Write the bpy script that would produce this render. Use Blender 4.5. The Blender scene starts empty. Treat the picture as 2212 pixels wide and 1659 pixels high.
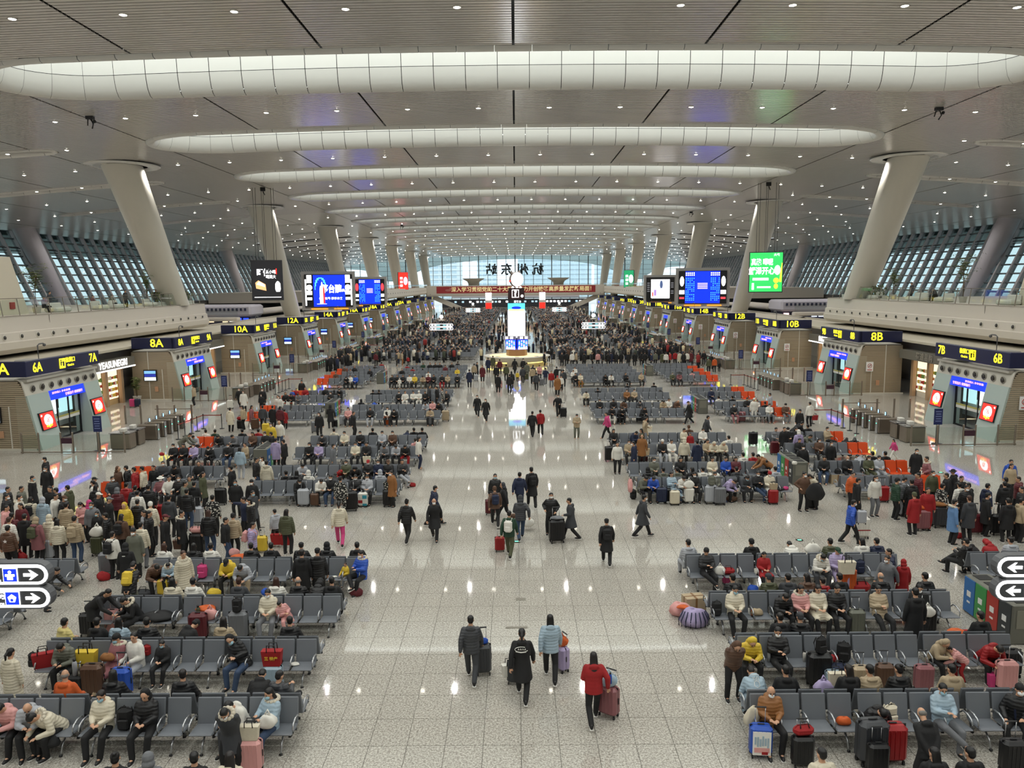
import bpy, bmesh, math, random
import numpy as np
from mathutils import Vector, Matrix, Euler
R = random.Random(7)
SC = bpy.context.scene
COL = SC.collection
PI = math.pi
# ------------------------------------------------------------ camera, sky, light, exposure
CH, FPX, PITCH, YAW, ROLL = 9.6, 1661.0, math.radians(7.46), 0.0055, 0.0096
def cam_axes():
    sy, cy, sp, cp = math.sin(YAW), math.cos(YAW), math.sin(PITCH), math.cos(PITCH)
    f = Vector((-sy*cp, cy*cp, -sp)); r0 = Vector((cy, sy, 0)); u0 = r0.cross(f)
    return r0*math.cos(ROLL) - u0*math.sin(ROLL), u0*math.cos(ROLL) + r0*math.sin(ROLL), f
CR, CU, CF = cam_axes()
CP = Vector((0, 0, CH))
def unproj(px, py, z):
    d = CF + CR*((px-1106)/FPX) + CU*((829.5-py)/FPX)
    return CP + d*((z-CH)/d.z)
def proj(P):
    v = Vector(P) - CP; zc = v.dot(CF)
    if zc < .1: return (-9999, -9999, zc)
    return (1106 + FPX*v.dot(CR)/zc, 829.5 - FPX*v.dot(CU)/zc, zc)
def seen(P, m=60):
    x, y, z = proj(P)
    return z > 1 and -m < x < 2212+m and -m < y < 1659+m
cd = bpy.data.cameras.new('camera'); cam = bpy.data.objects.new('camera', cd); COL.objects.link(cam)
cd.sensor_width = 36; cd.lens = FPX/2212*36; cd.clip_end = 2000; cd.clip_start = .3
M = Matrix.Identity(4)
for i in range(3):
    M[i][0] = CR[i]; M[i][1] = CU[i]; M[i][2] = -CF[i]; M[i][3] = CP[i]
cam.matrix_world = M; SC.camera = cam
W = bpy.data.worlds.new('World'); SC.world = W; W.use_nodes = True
wb = W.node_tree.nodes['Background']; wb.inputs[0].default_value = (.86, .93, 1, 1); wb.inputs[1].default_value = 1.5
SKY_E = 1.8
vs = SC.view_settings; vs.view_transform = 'Standard'; vs.look = 'None'; vs.gamma = 1; vs.use_curve_mapping = False
vs.exposure = 0.5
cy = SC.cycles; cy.max_bounces = 5; cy.diffuse_bounces = 3; cy.glossy_bounces = 2; cy.transmission_bounces = 4
cy.transparent_max_bounces = 8; cy.sample_clamp_indirect = 3; cy.use_adaptive_sampling = True; cy.adaptive_threshold = .07; cy.caustics_reflective = False; cy.caustics_refractive = False
# ------------------------------------------------------------ materials
def lin(c):
    if isinstance(c, str): c = [int(c[i:i+2], 16)/255 for i in (0, 2, 4)]
    return [x/12.92 if x <= .04045 else ((x+.055)/1.055)**2.4 for x in c]
MATS = {}
def mat(name, col, rough=.6, metal=0, noise=0, scale=20, emit=0, bump=0, spec=.5, nosample=False, coat=0):
    if name in MATS: return MATS[name]
    m = bpy.data.materials.new(name); m.use_nodes = True; nt = m.node_tree; b = nt.nodes['Principled BSDF']
    c = lin(col) + [1]
    b.inputs['Base Color'].default_value = c; b.inputs['Roughness'].default_value = rough
    b.inputs['Metallic'].default_value = metal; b.inputs['Specular IOR Level'].default_value = spec
    if coat: b.inputs['Coat Weight'].default_value = coat
    if noise or bump:
        tc = nt.nodes.new('ShaderNodeTexCoord'); n = nt.nodes.new('ShaderNodeTexNoise'); n.inputs['Scale'].default_value = scale
        n.inputs['Detail'].default_value = 3; nt.links.new(tc.outputs['Object'], n.inputs['Vector'])
    if noise:
        r = nt.nodes.new('ShaderNodeMapRange'); r.inputs[3].default_value = 1-noise; r.inputs[4].default_value = 1+noise
        nt.links.new(n.outputs[0], r.inputs[0])
        mx = nt.nodes.new('ShaderNodeVectorMath'); mx.operation = 'SCALE'; mx.inputs[0].default_value = c[:3]
        nt.links.new(r.outputs[0], mx.inputs[3]); nt.links.new(mx.outputs[0], b.inputs['Base Color'])
    if bump:
        bp = nt.nodes.new('ShaderNodeBump'); bp.inputs['Strength'].default_value = bump; bp.inputs['Distance'].default_value = .02
        nt.links.new(n.outputs[0], bp.inputs['Height']); nt.links.new(bp.outputs[0], b.inputs['Normal'])
    if emit:
        b.inputs['Emission Color'].default_value = c; b.inputs['Emission Strength'].default_value = emit
        if nosample: m.cycles.emission_sampling = 'NONE'
    MATS[name] = m; return m
def glassmat(name, tint, refl=.12, alpha=.15):
    m = bpy.data.materials.new(name); m.use_nodes = True; nt = m.node_tree; nt.nodes.clear()
    o = nt.nodes.new('ShaderNodeOutputMaterial'); t = nt.nodes.new('ShaderNodeBsdfTransparent'); t.inputs[0].default_value = lin(tint)+[1]
    g = nt.nodes.new('ShaderNodeBsdfGlossy'); g.inputs['Roughness'].default_value = .03
    fr = nt.nodes.new('ShaderNodeFresnel'); fr.inputs[0].default_value = 1.5
    ad = nt.nodes.new('ShaderNodeMath'); ad.operation = 'ADD'; ad.inputs[1].default_value = refl; ad.use_clamp = True
    nt.links.new(fr.outputs[0], ad.inputs[0])
    ge = nt.nodes.new('ShaderNodeNewGeometry'); iv = nt.nodes.new('ShaderNodeMath'); iv.operation = 'SUBTRACT'; iv.inputs[0].default_value = 1; nt.links.new(ge.outputs['Backfacing'], iv.inputs[1])
    ml = nt.nodes.new('ShaderNodeMath'); ml.operation = 'MULTIPLY'; nt.links.new(ad.outputs[0], ml.inputs[0]); nt.links.new(iv.outputs[0], ml.inputs[1])
    mx = nt.nodes.new('ShaderNodeMixShader'); nt.links.new(ml.outputs[0], mx.inputs[0]); nt.links.new(t.outputs[0], mx.inputs[1]); nt.links.new(g.outputs[0], mx.inputs[2])
    nt.links.new(mx.outputs[0], o.inputs[0]); MATS[name] = m; return m
white = mat('white_panel', 'D8D7D2', .35, noise=.02, scale=.4)
soft = mat('soft_white', 'DAD7CE', .5)
slatm = mat('ceiling_slat', 'D2CEC8', .2, .2, noise=.03, scale=.2)
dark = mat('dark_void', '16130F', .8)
colm = mat('column_paint', 'D0CCC0', .45, noise=.03, scale=.5)
greym = mat('grey_frame', '6A7072', .4, .4)
glass = glassmat('window_glass', 'CDDADA', .06)
rail_glass = glassmat('rail_glass', 'F5F9F7', .0)
fargl = glassmat('far_glass', 'ECF4F6', .02)
steel = mat('brushed_steel', '9A9084', .32, .85, noise=.05, scale=3)
chrome = mat('polished_aluminium', 'C9CACC', .22, .9)
navy = mat('navy_sign', '1B2146', .35)
yell = mat('yellow_light', 'FFF02A', .5, emit=1.5, nosample=True)
whl = mat('white_light', 'FFFFFF', .5, emit=1.6, nosample=True)
blul = mat('blue_screen', '0A2BE6', .4, emit=1.2)
cyl = mat('cyan_light', '52C8F0', .4, emit=1.1, nosample=True)
redl = mat('red_screen', 'EE2A20', .4, emit=1.1)
orl = mat('orange_light', 'FFB030', .4, emit=1.2, nosample=True)
pinkl = mat('pink_light', 'FFB4C8', .4, emit=1.1, nosample=True)
grnl = mat('green_screen', '2FB457', .4, emit=1.1)
blkl = mat('black_screen', '2A2A2E', .3, emit=.35, nosample=True)
black = mat('black_plastic', '18181A', .45)
lamp = mat('lamp_lens', 'FFF8E8', .4, emit=22, nosample=True)
def floor_mat():
    m = bpy.data.materials.new('granite_floor'); m.use_nodes = True; nt = m.node_tree; b = nt.nodes['Principled BSDF']; N = nt.nodes.new; L = nt.links.new
    g = N('ShaderNodeNewGeometry')
    v1 = N('ShaderNodeTexNoise'); v1.inputs['Scale'].default_value = 22; v1.inputs['Detail'].default_value = 2; L(g.outputs['Position'], v1.inputs[0])
    v2 = N('ShaderNodeTexNoise'); v2.inputs['Scale'].default_value = 55; v2.inputs['Detail'].default_value = 1; L(g.outputs['Position'], v2.inputs[0])
    ad = N('ShaderNodeMath'); ad.operation = 'ADD'; L(v1.outputs[0], ad.inputs[0]); L(v2.outputs[0], ad.inputs[1])
    r = N('ShaderNodeValToRGB'); r.color_ramp.elements[0].position = .40; r.color_ramp.elements[1].position = .60
    hf = N('ShaderNodeMath'); hf.operation = 'MULTIPLY'; hf.inputs[1].default_value = .5; L(ad.outputs[0], hf.inputs[0])
    L(hf.outputs[0], r.inputs[0])
    r.color_ramp.elements[0].color = lin('857F76')+[1]; r.color_ramp.elements[1].color = lin('CCC8BE')+[1]
    # each slab has its own slight tint
    sn = N('ShaderNodeVectorMath'); sn.operation = 'DIVIDE'; sn.inputs[1].default_value = (.8, 1, 9); L(g.outputs['Position'], sn.inputs[0])
    fl = N('ShaderNodeVectorMath'); fl.operation = 'FLOOR'; L(sn.outputs[0], fl.inputs[0])
    sx = N('ShaderNodeVectorMath'); sx.operation = 'MULTIPLY'; sx.inputs[1].default_value = (1, 1, 0); L(fl.outputs[0], sx.inputs[0])
    wn = N('ShaderNodeTexWhiteNoise'); wn.noise_dimensions = '2D'; L(sx.outputs[0], wn.inputs[0])
    mr = N('ShaderNodeMapRange'); mr.inputs[3].default_value = .96; mr.inputs[4].default_value = 1.03; L(wn.outputs[0], mr.inputs[0])
    sc = N('ShaderNodeVectorMath'); sc.operation = 'SCALE'; L(r.outputs[0], sc.inputs[0]); L(mr.outputs[0], sc.inputs[3])
    L(sc.outputs[0], b.inputs['Base Color']); b.inputs['Roughness'].default_value = .04; b.inputs['Specular IOR Level'].default_value = .5
    return m
granite = floor_mat()
# ------------------------------------------------------------ object helpers
def tag(o, label=None, cat=None, group=None, kind=None):
    if label: o['label'] = label
    if cat: o['category'] = cat
    if group: o['group'] = group
    if kind: o['kind'] = kind
    return o
def link(name, me, parent=None, loc=None, rot=None, scl=None, m=None):
    o = bpy.data.objects.new(name, me); COL.objects.link(o)
    if parent: o.parent = parent
    if loc is not None: o.location = loc
    if rot is not None: o.rotation_euler = rot
    if scl is not None: o.scale = scl
    if m is not None:
        if not me.materials: me.materials.append(m)
        for i, mm in enumerate(m if isinstance(m, (list, tuple)) else [m]):
            while len(me.materials) <= i: me.materials.append(mm)
            if me.materials[i] != mm:
                o.material_slots[i].link = 'OBJECT'; o.material_slots[i].material = mm
    return o
def empty(name, loc=(0, 0, 0), rz=0, parent=None):
    o = bpy.data.objects.new(name, None); COL.objects.link(o); o.location = loc; o.rotation_euler = (0, 0, rz)
    o.empty_display_size = .2
    if parent: o.parent = parent
    return o
class MB:
    """collects geometry with material slots into one mesh"""
    def __init__(s): s.v = []; s.f = []; s.mi = []; s.sm = []
    def add(s, vs, fs, mi=0, smooth=False):
        o = len(s.v); s.v += [tuple(v) for v in vs]; s.f += [tuple(i+o for i in f) for f in fs]; s.mi += [mi]*len(fs); s.sm += [smooth]*len(fs)
        return s
    def quad(s, a, b, c, d, mi=0): return s.add([a, b, c, d], [(0, 1, 2, 3)], mi)
    def box(s, c, d, mi=0, rz=0, bev=0, M=None):
        x, y, z = d[0]/2, d[1]/2, d[2]/2
        if bev:
            b = min(bev, x*.9, y*.9, z*.9); vs = []; 
            for k, (zz, i) in enumerate(((-z, b), (-z+b, 0), (z-b, 0), (z, b))):
                xx, yy = x-i, y-i
                bb = b if i == 0 else b*.5
                vs += [(-xx+bb, -yy, zz), (xx-bb, -yy, zz), (xx, -yy+bb, zz), (xx, yy-bb, zz), (xx-bb, yy, zz), (-xx+bb, yy, zz), (-xx, yy-bb, zz), (-xx, -yy+bb, zz)]
            fs = [tuple(range(7, -1, -1)), tuple(range(24, 32))]
            for k in range(3):
                for j in range(8): fs.append((k*8+j, k*8+(j+1) % 8, k*8+8+(j+1) % 8, k*8+8+j))
        else:
            vs = [(sx*x, sy*y, sz*z) for sz in (-1, 1) for sy in (-1, 1) for sx in (-1, 1)]
            fs = [(0, 2, 3, 1), (4, 5, 7, 6), (0, 1, 5, 4), (2, 6, 7, 3), (0, 4, 6, 2), (1, 3, 7, 5)]
        if M is not None: vs = [M @ Vector(v) for v in vs]
        elif rz:
            cc, ss = math.cos(rz), math.sin(rz); vs = [(a*cc-b*ss, a*ss+b*cc, q) for a, b, q in vs]
        return s.add([(a+c[0], b+c[1], q+c[2]) for a, b, q in vs], fs, mi)
    def tube(s, pts, r, n=8, mi=0, cap=True):
        """pts list of points, r number or list"""
        P = [Vector(p) for p in pts]; rs = r if isinstance(r, (list, tuple)) else [r]*len(P)
        vs = []; up = Vector((0, 0, 1))
        for i, p in enumerate(P):
            d = (P[min(i+1, len(P)-1)] - P[max(i-1, 0)]).normalized()
            a = d.cross(up)
            if a.length < .05: a = d.cross(Vector((0, 1, 0)))
            a.normalize(); b = a.cross(d)
            for k in range(n):
                t = 2*PI*k/n; vs.append(p + (a*math.cos(t) + b*math.sin(t))*rs[i])
        fs = [(i*n+k, i*n+(k+1) % n, (i+1)*n+(k+1) % n, (i+1)*n+k) for i in range(len(P)-1) for k in range(n)]
        if cap: fs += [tuple(range(n-1, -1, -1)), tuple(range((len(P)-1)*n, len(P)*n))]
        return s.add(vs, fs, mi, True)
    def lathe(s, prof, n=16, mi=0, c=(0, 0, 0), sx=1, sy=1, smooth=True):
        vs = [(c[0]+r*math.cos(2*PI*k/n)*sx, c[1]+r*math.sin(2*PI*k/n)*sy, c[2]+z) for r, z in prof for k in range(n)]
        fs = [(i*n+k, i*n+(k+1) % n, (i+1)*n+(k+1) % n, (i+1)*n+k) for i in range(len(prof)-1) for k in range(n)]
        if prof[0][0] > 1e-4: fs.append(tuple(range(n-1, -1, -1)))
        if prof[-1][0] > 1e-4: fs.append(tuple(range((len(prof)-1)*n, len(prof)*n)))
        return s.add(vs, fs, mi, smooth)
    def ball(s, c, r, n=10, mi=0, sx=1, sy=1, sz=1):
        m = max(4, n//2)
        return s.lathe([(max(r*math.sin(PI*k/m), 1e-5), -r*math.cos(PI*k/m)*sz) for k in range(m+1)], n, mi, c, sx, sy)
    def prism(s, poly, axis, a, b, mi=0):
        """poly 2D list extruded along axis 'x','y','z' from a to b"""
        def p(u, v, t): return {'x': (t, u, v), 'y': (u, t, v), 'z': (u, v, t)}[axis]
        n = len(poly); vs = [p(u, v, a) for u, v in poly] + [p(u, v, b) for u, v in poly]
        fs = [tuple(range(n)), tuple(range(2*n-1, n-1, -1))] + [(k, k+n, (k+1) % n+n, (k+1) % n) for k in range(n)]
        return s.add(vs, fs, mi)
    def mesh(s, name, mats=(), recalc=True):
        me = bpy.data.meshes.new(name); me.from_pydata(s.v, [], s.f)
        for m in mats: me.materials.append(m)
        me.polygons.foreach_set('material_index', s.mi); me.polygons.foreach_set('use_smooth', s.sm)
        if not recalc: me.update(); return me
        bm = bmesh.new(); bm.from_mesh(me); bmesh.ops.recalc_face_normals(bm, faces=bm.faces); bm.to_mesh(me); bm.free()
        me.update(); return me
    def build(s, name, mats, parent=None, **k):
        if not isinstance(mats, (list, tuple)): mats = [mats]
        return link(name, s.mesh(name, mats), parent, **k)
ucube = MB().box((0, 0, 0), (1, 1, 1)).mesh('unit_box')
def boxes(name, lst, m, parent, limit=300, min_px=0):
    """many alike box pieces (centre, size, rot): the largest in view as parts, the rest one stuff part"""
    def key(b):
        x, y, z = proj(b[0]); 
        if z < 1 or not (-80 < x < 2290 and -80 < y < 1740): return 0
        d = sorted(b[1]); return d[1]*FPX/z
    L = sorted(lst, key=key, reverse=True); own = [b for b in L[:limit] if key(b) > min_px]; rest = L[len(own):]
    if len(m if isinstance(m, list) else [m]) and not ucube.materials: ucube.materials.append(soft)
    for b in own:
        link(name, ucube, parent, loc=b[0], rot=b[2] if len(b) > 2 else (0, 0, 0), scl=b[1], m=m)
    if rest:
        mb = MB()
        for b in rest:
            M = Euler(b[2]).to_matrix() if len(b) > 2 else None
            mb.box(b[0], b[1], M=M)
        tag(mb.build(name, m, parent), kind='stuff')
DIGI = {1: 'first', 2: 'second', 3: 'third', 4: 'fourth', 5: 'fifth', 6: 'sixth', 7: 'seventh', 8: 'eighth', 9: 'ninth', 10: 'tenth',
        11: 'eleventh', 12: 'twelfth', 13: 'thirteenth', 14: 'fourteenth', 15: 'fifteenth', 16: 'sixteenth', 17: 'seventeenth', 18: 'eighteenth', 19: 'nineteenth'}
def nth(n):
    if n in DIGI: return DIGI[n]
    if n % 10 in (1, 2, 3) and n % 100 not in (11, 12, 13): return f"{n}{['st', 'nd', 'rd'][n % 10-1]}"
    return f'{n}th'
# text: made as font curves and turned into meshes in one go
TXT = []
FC = {}
def text(s, size, loc, rot, m, parent=None, name='lettering', align='CENTER', bold=.012, ext=.004, sx=1, mirror=False, kindlabel=None):
    c = bpy.data.curves.new(name, 'FONT'); c.body = s; c.size = size; c.align_x = align; c.align_y = 'CENTER'; c.offset = bold*size; c.extrude = ext
    c.resolution_u = 2
    o = bpy.data.objects.new(name, c); COL.objects.link(o)
    TXT.append((o, name, loc, rot, m, parent, sx*(-1 if mirror else 1)))
def flush_text():
    bpy.context.view_layer.update(); dg = bpy.context.evaluated_depsgraph_get()
    for o, name, loc, rot, m, parent, sx in TXT:
        me = bpy.data.meshes.new_from_object(o.evaluated_get(dg)); me.materials.clear(); me.materials.append(m)
        bpy.data.objects.remove(o)
        n = link(name, me, parent, loc=loc, rot=rot, scl=(sx, 1, 1))
    TXT.clear()
# ------------------------------------------------------------ the hall shell
def hz(x): return 21.9 - 3.6*(abs(x)/72)**2.2
DEND, XW = 345.0, 75.0
# floor: slabs 0.8 x 1 m with joints
fl = tag(empty('floor'), kind='structure')
MB().box((0, (DEND-25)/2, -.16), (150, DEND+25, .3)).build('joint_bed', mat('joint_bed', '5E5A52', .6), fl)
tiles = []
for i in range(-33, 33):
    for j in range(12, 132):
        tiles.append((i, j))
tm = MB().box((0, 0, -.005), (.789, .989, .012)).mesh('floor_slab', [granite])
vis = [t for t in tiles if seen(((t[0]+.5)*.8+.04, t[1]+.5, 0), 40)]
vis.sort(key=lambda t: t[1])
own = set(vis[:290])
for t in vis[:290]: link('floor_slab', tm, fl, loc=(t[0]*.8+.44, t[1]+.5, 0))
mb = MB()
for t in tiles:
    if t not in own:
        x, y = t[0]*.8+.44, t[1]+.5; mb.add([(x-.3945, y-.4945, .001), (x+.3945, y-.4945, .001), (x+.3945, y+.4945, .001), (x-.3945, y+.4945, .001)], [(0, 1, 2, 3)])
tag(mb.build('floor_slab', granite, fl), kind='stuff')
mb = MB()
xl, xr = -33*.8+.04, 33*.8+.04
for a, b, c, d in ((-75, xl, -24, DEND), (xr, 75, -24, DEND), (xl, xr, 132, DEND), (xl, xr, -24, 12)):
    mb.quad((a, c, .001), (b, c, .001), (b, d, .001), (a, d, .001))
tag(mb.build('floor_paving', granite, fl), kind='stuff')
# small floor fixtures
tag(MB().box((-.05, 20.55, .004), (.62, .11, .012)).build('floor_access_cover', mat('cover_steel', '8A857A', .4, .5)), 'long thin steel access cover let into the aisle floor', 'floor cover')
tag(MB().box((.08, 22.5, .004), (.3, .2, .012)).build('floor_access_cover', mat('cover_steel', '8A857A')), 'small square floor cover beyond the long thin one', 'floor cover')
for px, py, lb in ((1116, 1170, 'green exit marker light in the floor beside the child on the red suitcase'), (1727, 1167, 'green exit marker light in the open floor before the right seats'), (2032, 1021, 'green exit marker light in the floor near the right queue')):
    p = unproj(px, py, 0)
    e = tag(empty('floor_marker_light', (p.x, p.y, 0)), lb, 'floor light')
    MB().lathe([(.14, .002), (.14, .012), (.0001, .014)], 14).build('rim', black, e)
    MB().box((0, 0, .015), (.13, .07, .004)).build('lens', mat('green_led', '5BF0B0', emit=3, nosample=True), e)
# ceiling -----------------------------------------------------
ce = tag(empty('ceiling'), kind='structure')
SKD = [46.5+20*k for k in range(15)]
SKALL = [-13.5, 6.5, 26.5] + SKD
HL, HW = 30.6, 4.4
OUT_A, OUT_B, OHW = 38.5, 62.0, 1.2
def cuts(d):
    """x ranges (positive side) cut from the ceiling at depth d"""
    c = []
    for k in SKALL:
        t = abs(d-k)
        if t < HW: c.append((-1, HL-HW*1.3+1.3*math.sqrt(HW*HW-t*t)))
        if t < OHW: q = math.sqrt(OHW*OHW-t*t); c.append((OUT_A+OHW-q, OUT_B-OHW+q))
    return c
def spans(d):
    seg = []
    edges = [0, 5, 10, 15, 20, 25, 30, 35, 40, 45, 50, 55, 60, 65, 70, 74.5]
    for a, b in zip(edges, edges[1:]):
        if a % 10 == 0: a += .07
        if b % 10 == 0: b -= .07
        S = [(a, b)]
        for c0, c1 in cuts(d):
            n = []
            for s0, s1 in S:
                if c1 <= s0 or c0 >= s1: n.append((s0, s1)); continue
                if s0 < c0: n.append((s0, c0))
                if s1 > c1: n.append((c1, s1))
            S = n
        seg += S
    return seg
mb = MB(); d = 31.0
while d < 128:
    y0, y1 = d, d+.25
    for a, b in spans(d+.13):
        for s in (-1, 1):
            za, zb = hz(a), hz(b); A, B = a*s, b*s
            mb.add([(A, y0, za), (B, y0, zb), (B, y1, zb), (A, y1, za), (A, y0, za+.07), (B, y0, zb+.07), (A, y1, za+.07), (B, y1, zb+.07)], [(0, 1, 2, 3), (0, 4, 5, 1), (3, 2, 7, 6)])
    d += .335
tag(mb.build('ceiling_slat', slatm, ce), kind='stuff')
mb = MB()
for y0, y1, st in ((-24, 31, 1.0), (128, DEND, 1.0)):
    y = y0
    while y < y1:
        for a, b in spans(y+st/2):
            for s in (-1, 1):
                mb.quad((a*s, y, hz(a)), (b*s, y, hz(b)), (b*s, y+st-.03, hz(b)), (a*s, y+st-.03, hz(a)))
        y += st
tag(mb.build('ceiling_panel', mat('ceiling_far', 'C8C6C2', .24, .2), ce), kind='stuff')
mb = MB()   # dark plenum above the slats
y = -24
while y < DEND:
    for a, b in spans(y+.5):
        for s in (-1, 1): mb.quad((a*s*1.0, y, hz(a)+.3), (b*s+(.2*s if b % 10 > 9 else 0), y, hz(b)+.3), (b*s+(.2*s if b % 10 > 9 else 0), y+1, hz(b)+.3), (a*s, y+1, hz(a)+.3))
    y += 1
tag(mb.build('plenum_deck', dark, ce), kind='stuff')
MB().box((0, 160, 26.5), (152, 375, .3)).build('roof_deck', dark, ce)
# skylights ---------------------------------------------------
skym = mat('skylight_membrane', 'F2F8F4', .6, emit=SKY_E)
PROF = [(-.02, .02), (.06, -.14), (.32, -.2), (.62, -.08), (.86, .22), (1.0, .62), (1.08, 1.1)]
PROF2 = [(1.09, 1.13), (1.12, 2.0), (1.14, 3.1)]
def perim(hl, hw, step):
    """points and outward normals round a capsule, broken into panels about step long"""
    st = hl-hw*1.3; pan = []
    n = max(1, round(2*st/step)); xs = [-st + 2*st*i/n for i in range(n+1)]
    for i in range(n): pan.append([((x, -hw), (0, -1)) for x in (xs[i]+.02, xs[i+1]-.02)])
    m = max(2, round(PI*hw*1.15/step))
    for side in (1, -1):
        for i in range(m):
            P = []
            for k in range(4):
                t = -PI/2 + PI*(i+(k/3)*.99+.005)/m
                P.append(((side*(st+1.3*hw*math.cos(t)), side*hw*math.sin(t)), (side*math.cos(t), side*math.sin(t))))
            pan.append(P)
        if side == 1:
            for i in range(n, 0, -1): pan.append([((x, hw), (0, 1)) for x in (xs[i]-.02, xs[i-1]+.02)])
    return pan
PAN = perim(HL, HW, 2.0)
def panel_geo(mb, P, prof, c=(0, 0), hzf=hz):
    n = len(prof); vs = []
    for (x, y), (nx, ny) in P:
        for s, t in prof: X, Y = x-nx*s, y-ny*s; vs.append((X+c[0], Y+c[1], hzf(min(abs(x+c[0]), 70))+t))
    fs = [(i*n+k, i*n+k+1, (i+1)*n+k+1, (i+1)*n+k) for i in range(len(P)-1) for k in range(n-1)]
    mb.add(vs, fs, 0, True)
PM = []
for P in PAN:
    for pr in (PROF, PROF2):
        m_ = MB(); panel_geo(m_, P, pr); PM.append(m_.mesh('surround_panel', [white]))
mb0 = MB()
for P in PAN:
    for pr in (PROF, PROF2): panel_geo(mb0, P, pr)
allpan = mb0.mesh('surround_panel', [white])
poly = [p[0] for P in PAN for p in P]
bk = MB(); nn = len(poly)
bk.add([(x*.985, y*.92, hz(0)+3.05) for x, y in poly], [tuple(range(nn))]); memb = bk.mesh('membrane', [skym])
bk = MB(); 
for P in PAN: panel_geo(bk, [(((x*1.0), y*1.0), n_) for (x, y), n_ in P], [(.02, .3), (.75, 1.2), (.95, 3.4)])
backm = bk.mesh('joint_backing', [dark])
rn = ['frontmost', 'second', 'third', 'fourth', 'fifth', 'sixth', 'seventh', 'eighth', 'ninth', 'tenth', 'eleventh', 'twelfth', 'thirteenth', 'fourteenth', 'farthest']
for k, dk in enumerate(SKALL):
    i = k-3
    if i < 0: e = tag(empty('skylight', (0, dk, 0)), ['hindmost oval skylight, over the back of the hall behind the viewer', 'middle one of the oval skylights behind and above the viewer', 'oval skylight above the viewer, just nearer than the frontmost visible one'][k], 'skylight')
    else: e = tag(empty('skylight', (0, dk, 0)), f'{rn[i]} long oval white skylight recess across the slatted ceiling', 'skylight', 'long oval skylights')
    if i in (0, 1):
        for m_ in PM: link('surround_panel', m_, e)
    else: tag(link('surround_panel', allpan, e), kind='stuff')
    link('joint_backing', backm, e); link('membrane', memb, e)
PO = perim((OUT_B-OUT_A)/2, OHW, 3)
for i, dk in enumerate(SKD[:7]):
    if i == 0: continue
    for s in (-1, 1):
        mb = MB(); cx = s*(OUT_A+OUT_B)/2
        for P in PO: panel_geo(mb, P, [(0, .02), (.05, -.1), (.2, -.12), (.35, .1), (.4, .8)], (cx, 0))
        mb.quad((cx-11.5, -1, hz(50)+.7), (cx+11.5, -1, hz(50)+.7), (cx+11.5, 1, hz(50)+.7), (cx-11.5, 1, hz(50)+.7), 1)
        tag(mb.build('ceiling_slot', [white, mat('slot_back', 'A9A8A4', .6)], loc=(0, dk, 0)), f"narrow closed ceiling slot {'left' if s < 0 else 'right'} of the {rn[i]} oval skylight", 'ceiling slot', 'narrow side ceiling slots')
# downlights --------------------------------------------------
spots = []
for k in range(16):
    d = 36.3+20*k
    for i in range(14):
        x = 2.5+5*i
        for s in (-1, 1):
            if abs(x-37.5) < 1 and k % 2 == 0 and k > 0: continue
            if k == 0 and i == 0 and s == 1: continue
            spots.append((s*x, d))
            if x > 36 and d+10 < DEND: spots.append((s*x, d+10))
spots = [p for p in spots if seen((p[0], p[1], hz(p[0])))]
spots.sort(key=lambda p: p[1])
lm = MB().lathe([(.2, .03), (.2, -.03), (.17, -.035), (.16, -.02)], 10, 0).lathe([(.16, -.022), (.09, -.05), (.0001, -.07)], 10, 1).mesh('downlight', [soft, lamp])
rowof = {}
for x, d in spots[:300]: rowof.setdefault(d, []).append(x)
for ri, (d, xs) in enumerate(sorted(rowof.items())):
    xs.sort()
    for j, x in enumerate(xs):
        tag(link('downlight', lm, loc=(x, d, hz(x)-.01)), f'small bright downlight, {nth(j+1)} from the left in the {nth(ri+1)} ceiling row', 'ceiling light', 'ceiling downlights')
mb = MB()
for x, d in spots[300:]: mb.lathe([(.11, .03), (.1, -.04), (.0001, -.06)], 6, 0, (x, d, hz(x)-.01))
tag(mb.build('downlight', [lamp]), 'small distant downlights dotting the far ceiling', 'ceiling light', 'far ceiling downlights', 'stuff')
LSP = bpy.data.lights.new('downlight_beam', 'SPOT'); LSP.energy = 1000; LSP.spot_size = math.radians(165); LSP.spot_blend = 1; LSP.shadow_soft_size = .07; LSP.color = (1, .97, .925)
for k in range(-2, 16):
    for i in range(7):
        for s in (-1, 1):
            x = s*(5+10*i)
            o = bpy.data.objects.new('downlight_beam', LSP); COL.objects.link(o); o.location = (x, 36.3+20*k, hz(x)-.3)
# columns -----------------------------------------------------
def column(sgn, d, xt, xb, rt, rb, zb, label, col, ring=True, lean=.64):
    e = tag(empty('column', (0, d, 0)), label, 'column', 'leaning white columns')
    zt = hz(xt)+.3
    n = 24; P = []
    for i in range(9):
        t = i/8; P.append(((sgn*(xb+(xt-xb)*t), (1-t)*(zt-zb)*lean, zb+(zt-zb)*t), rb+(rt-rb)*t))
    vs = [(p[0]+r*math.cos(2*PI*k/n), p[1]+r*math.sin(2*PI*k/n), p[2]) for p, r in P for k in range(n)]
    fs = [(i*n+k, i*n+(k+1) % n, (i+1)*n+(k+1) % n, (i+1)*n+k) for i in range(8) for k in range(n)]
    MB().add(vs, fs, 0, True).build('shaft', col, e)
    if ring:
        z0 = hz(xt)
        MB().lathe([(rt+.5, z0-.02), (rt+.55, z0-.12), (rt+1.5, z0-.12), (rt+1.65, z0-.02)], 36, 0, (sgn*xt, 0, 0)).build('collar_ring', white, e)
        MB().lathe([(rt*.9, z0-.03), (rt+.55, z0-.03)], 36, 0, (sgn*xt, 0, 0)).build('collar_gap', mat('gap', '6E675E', .7), e)
    return e
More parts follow.
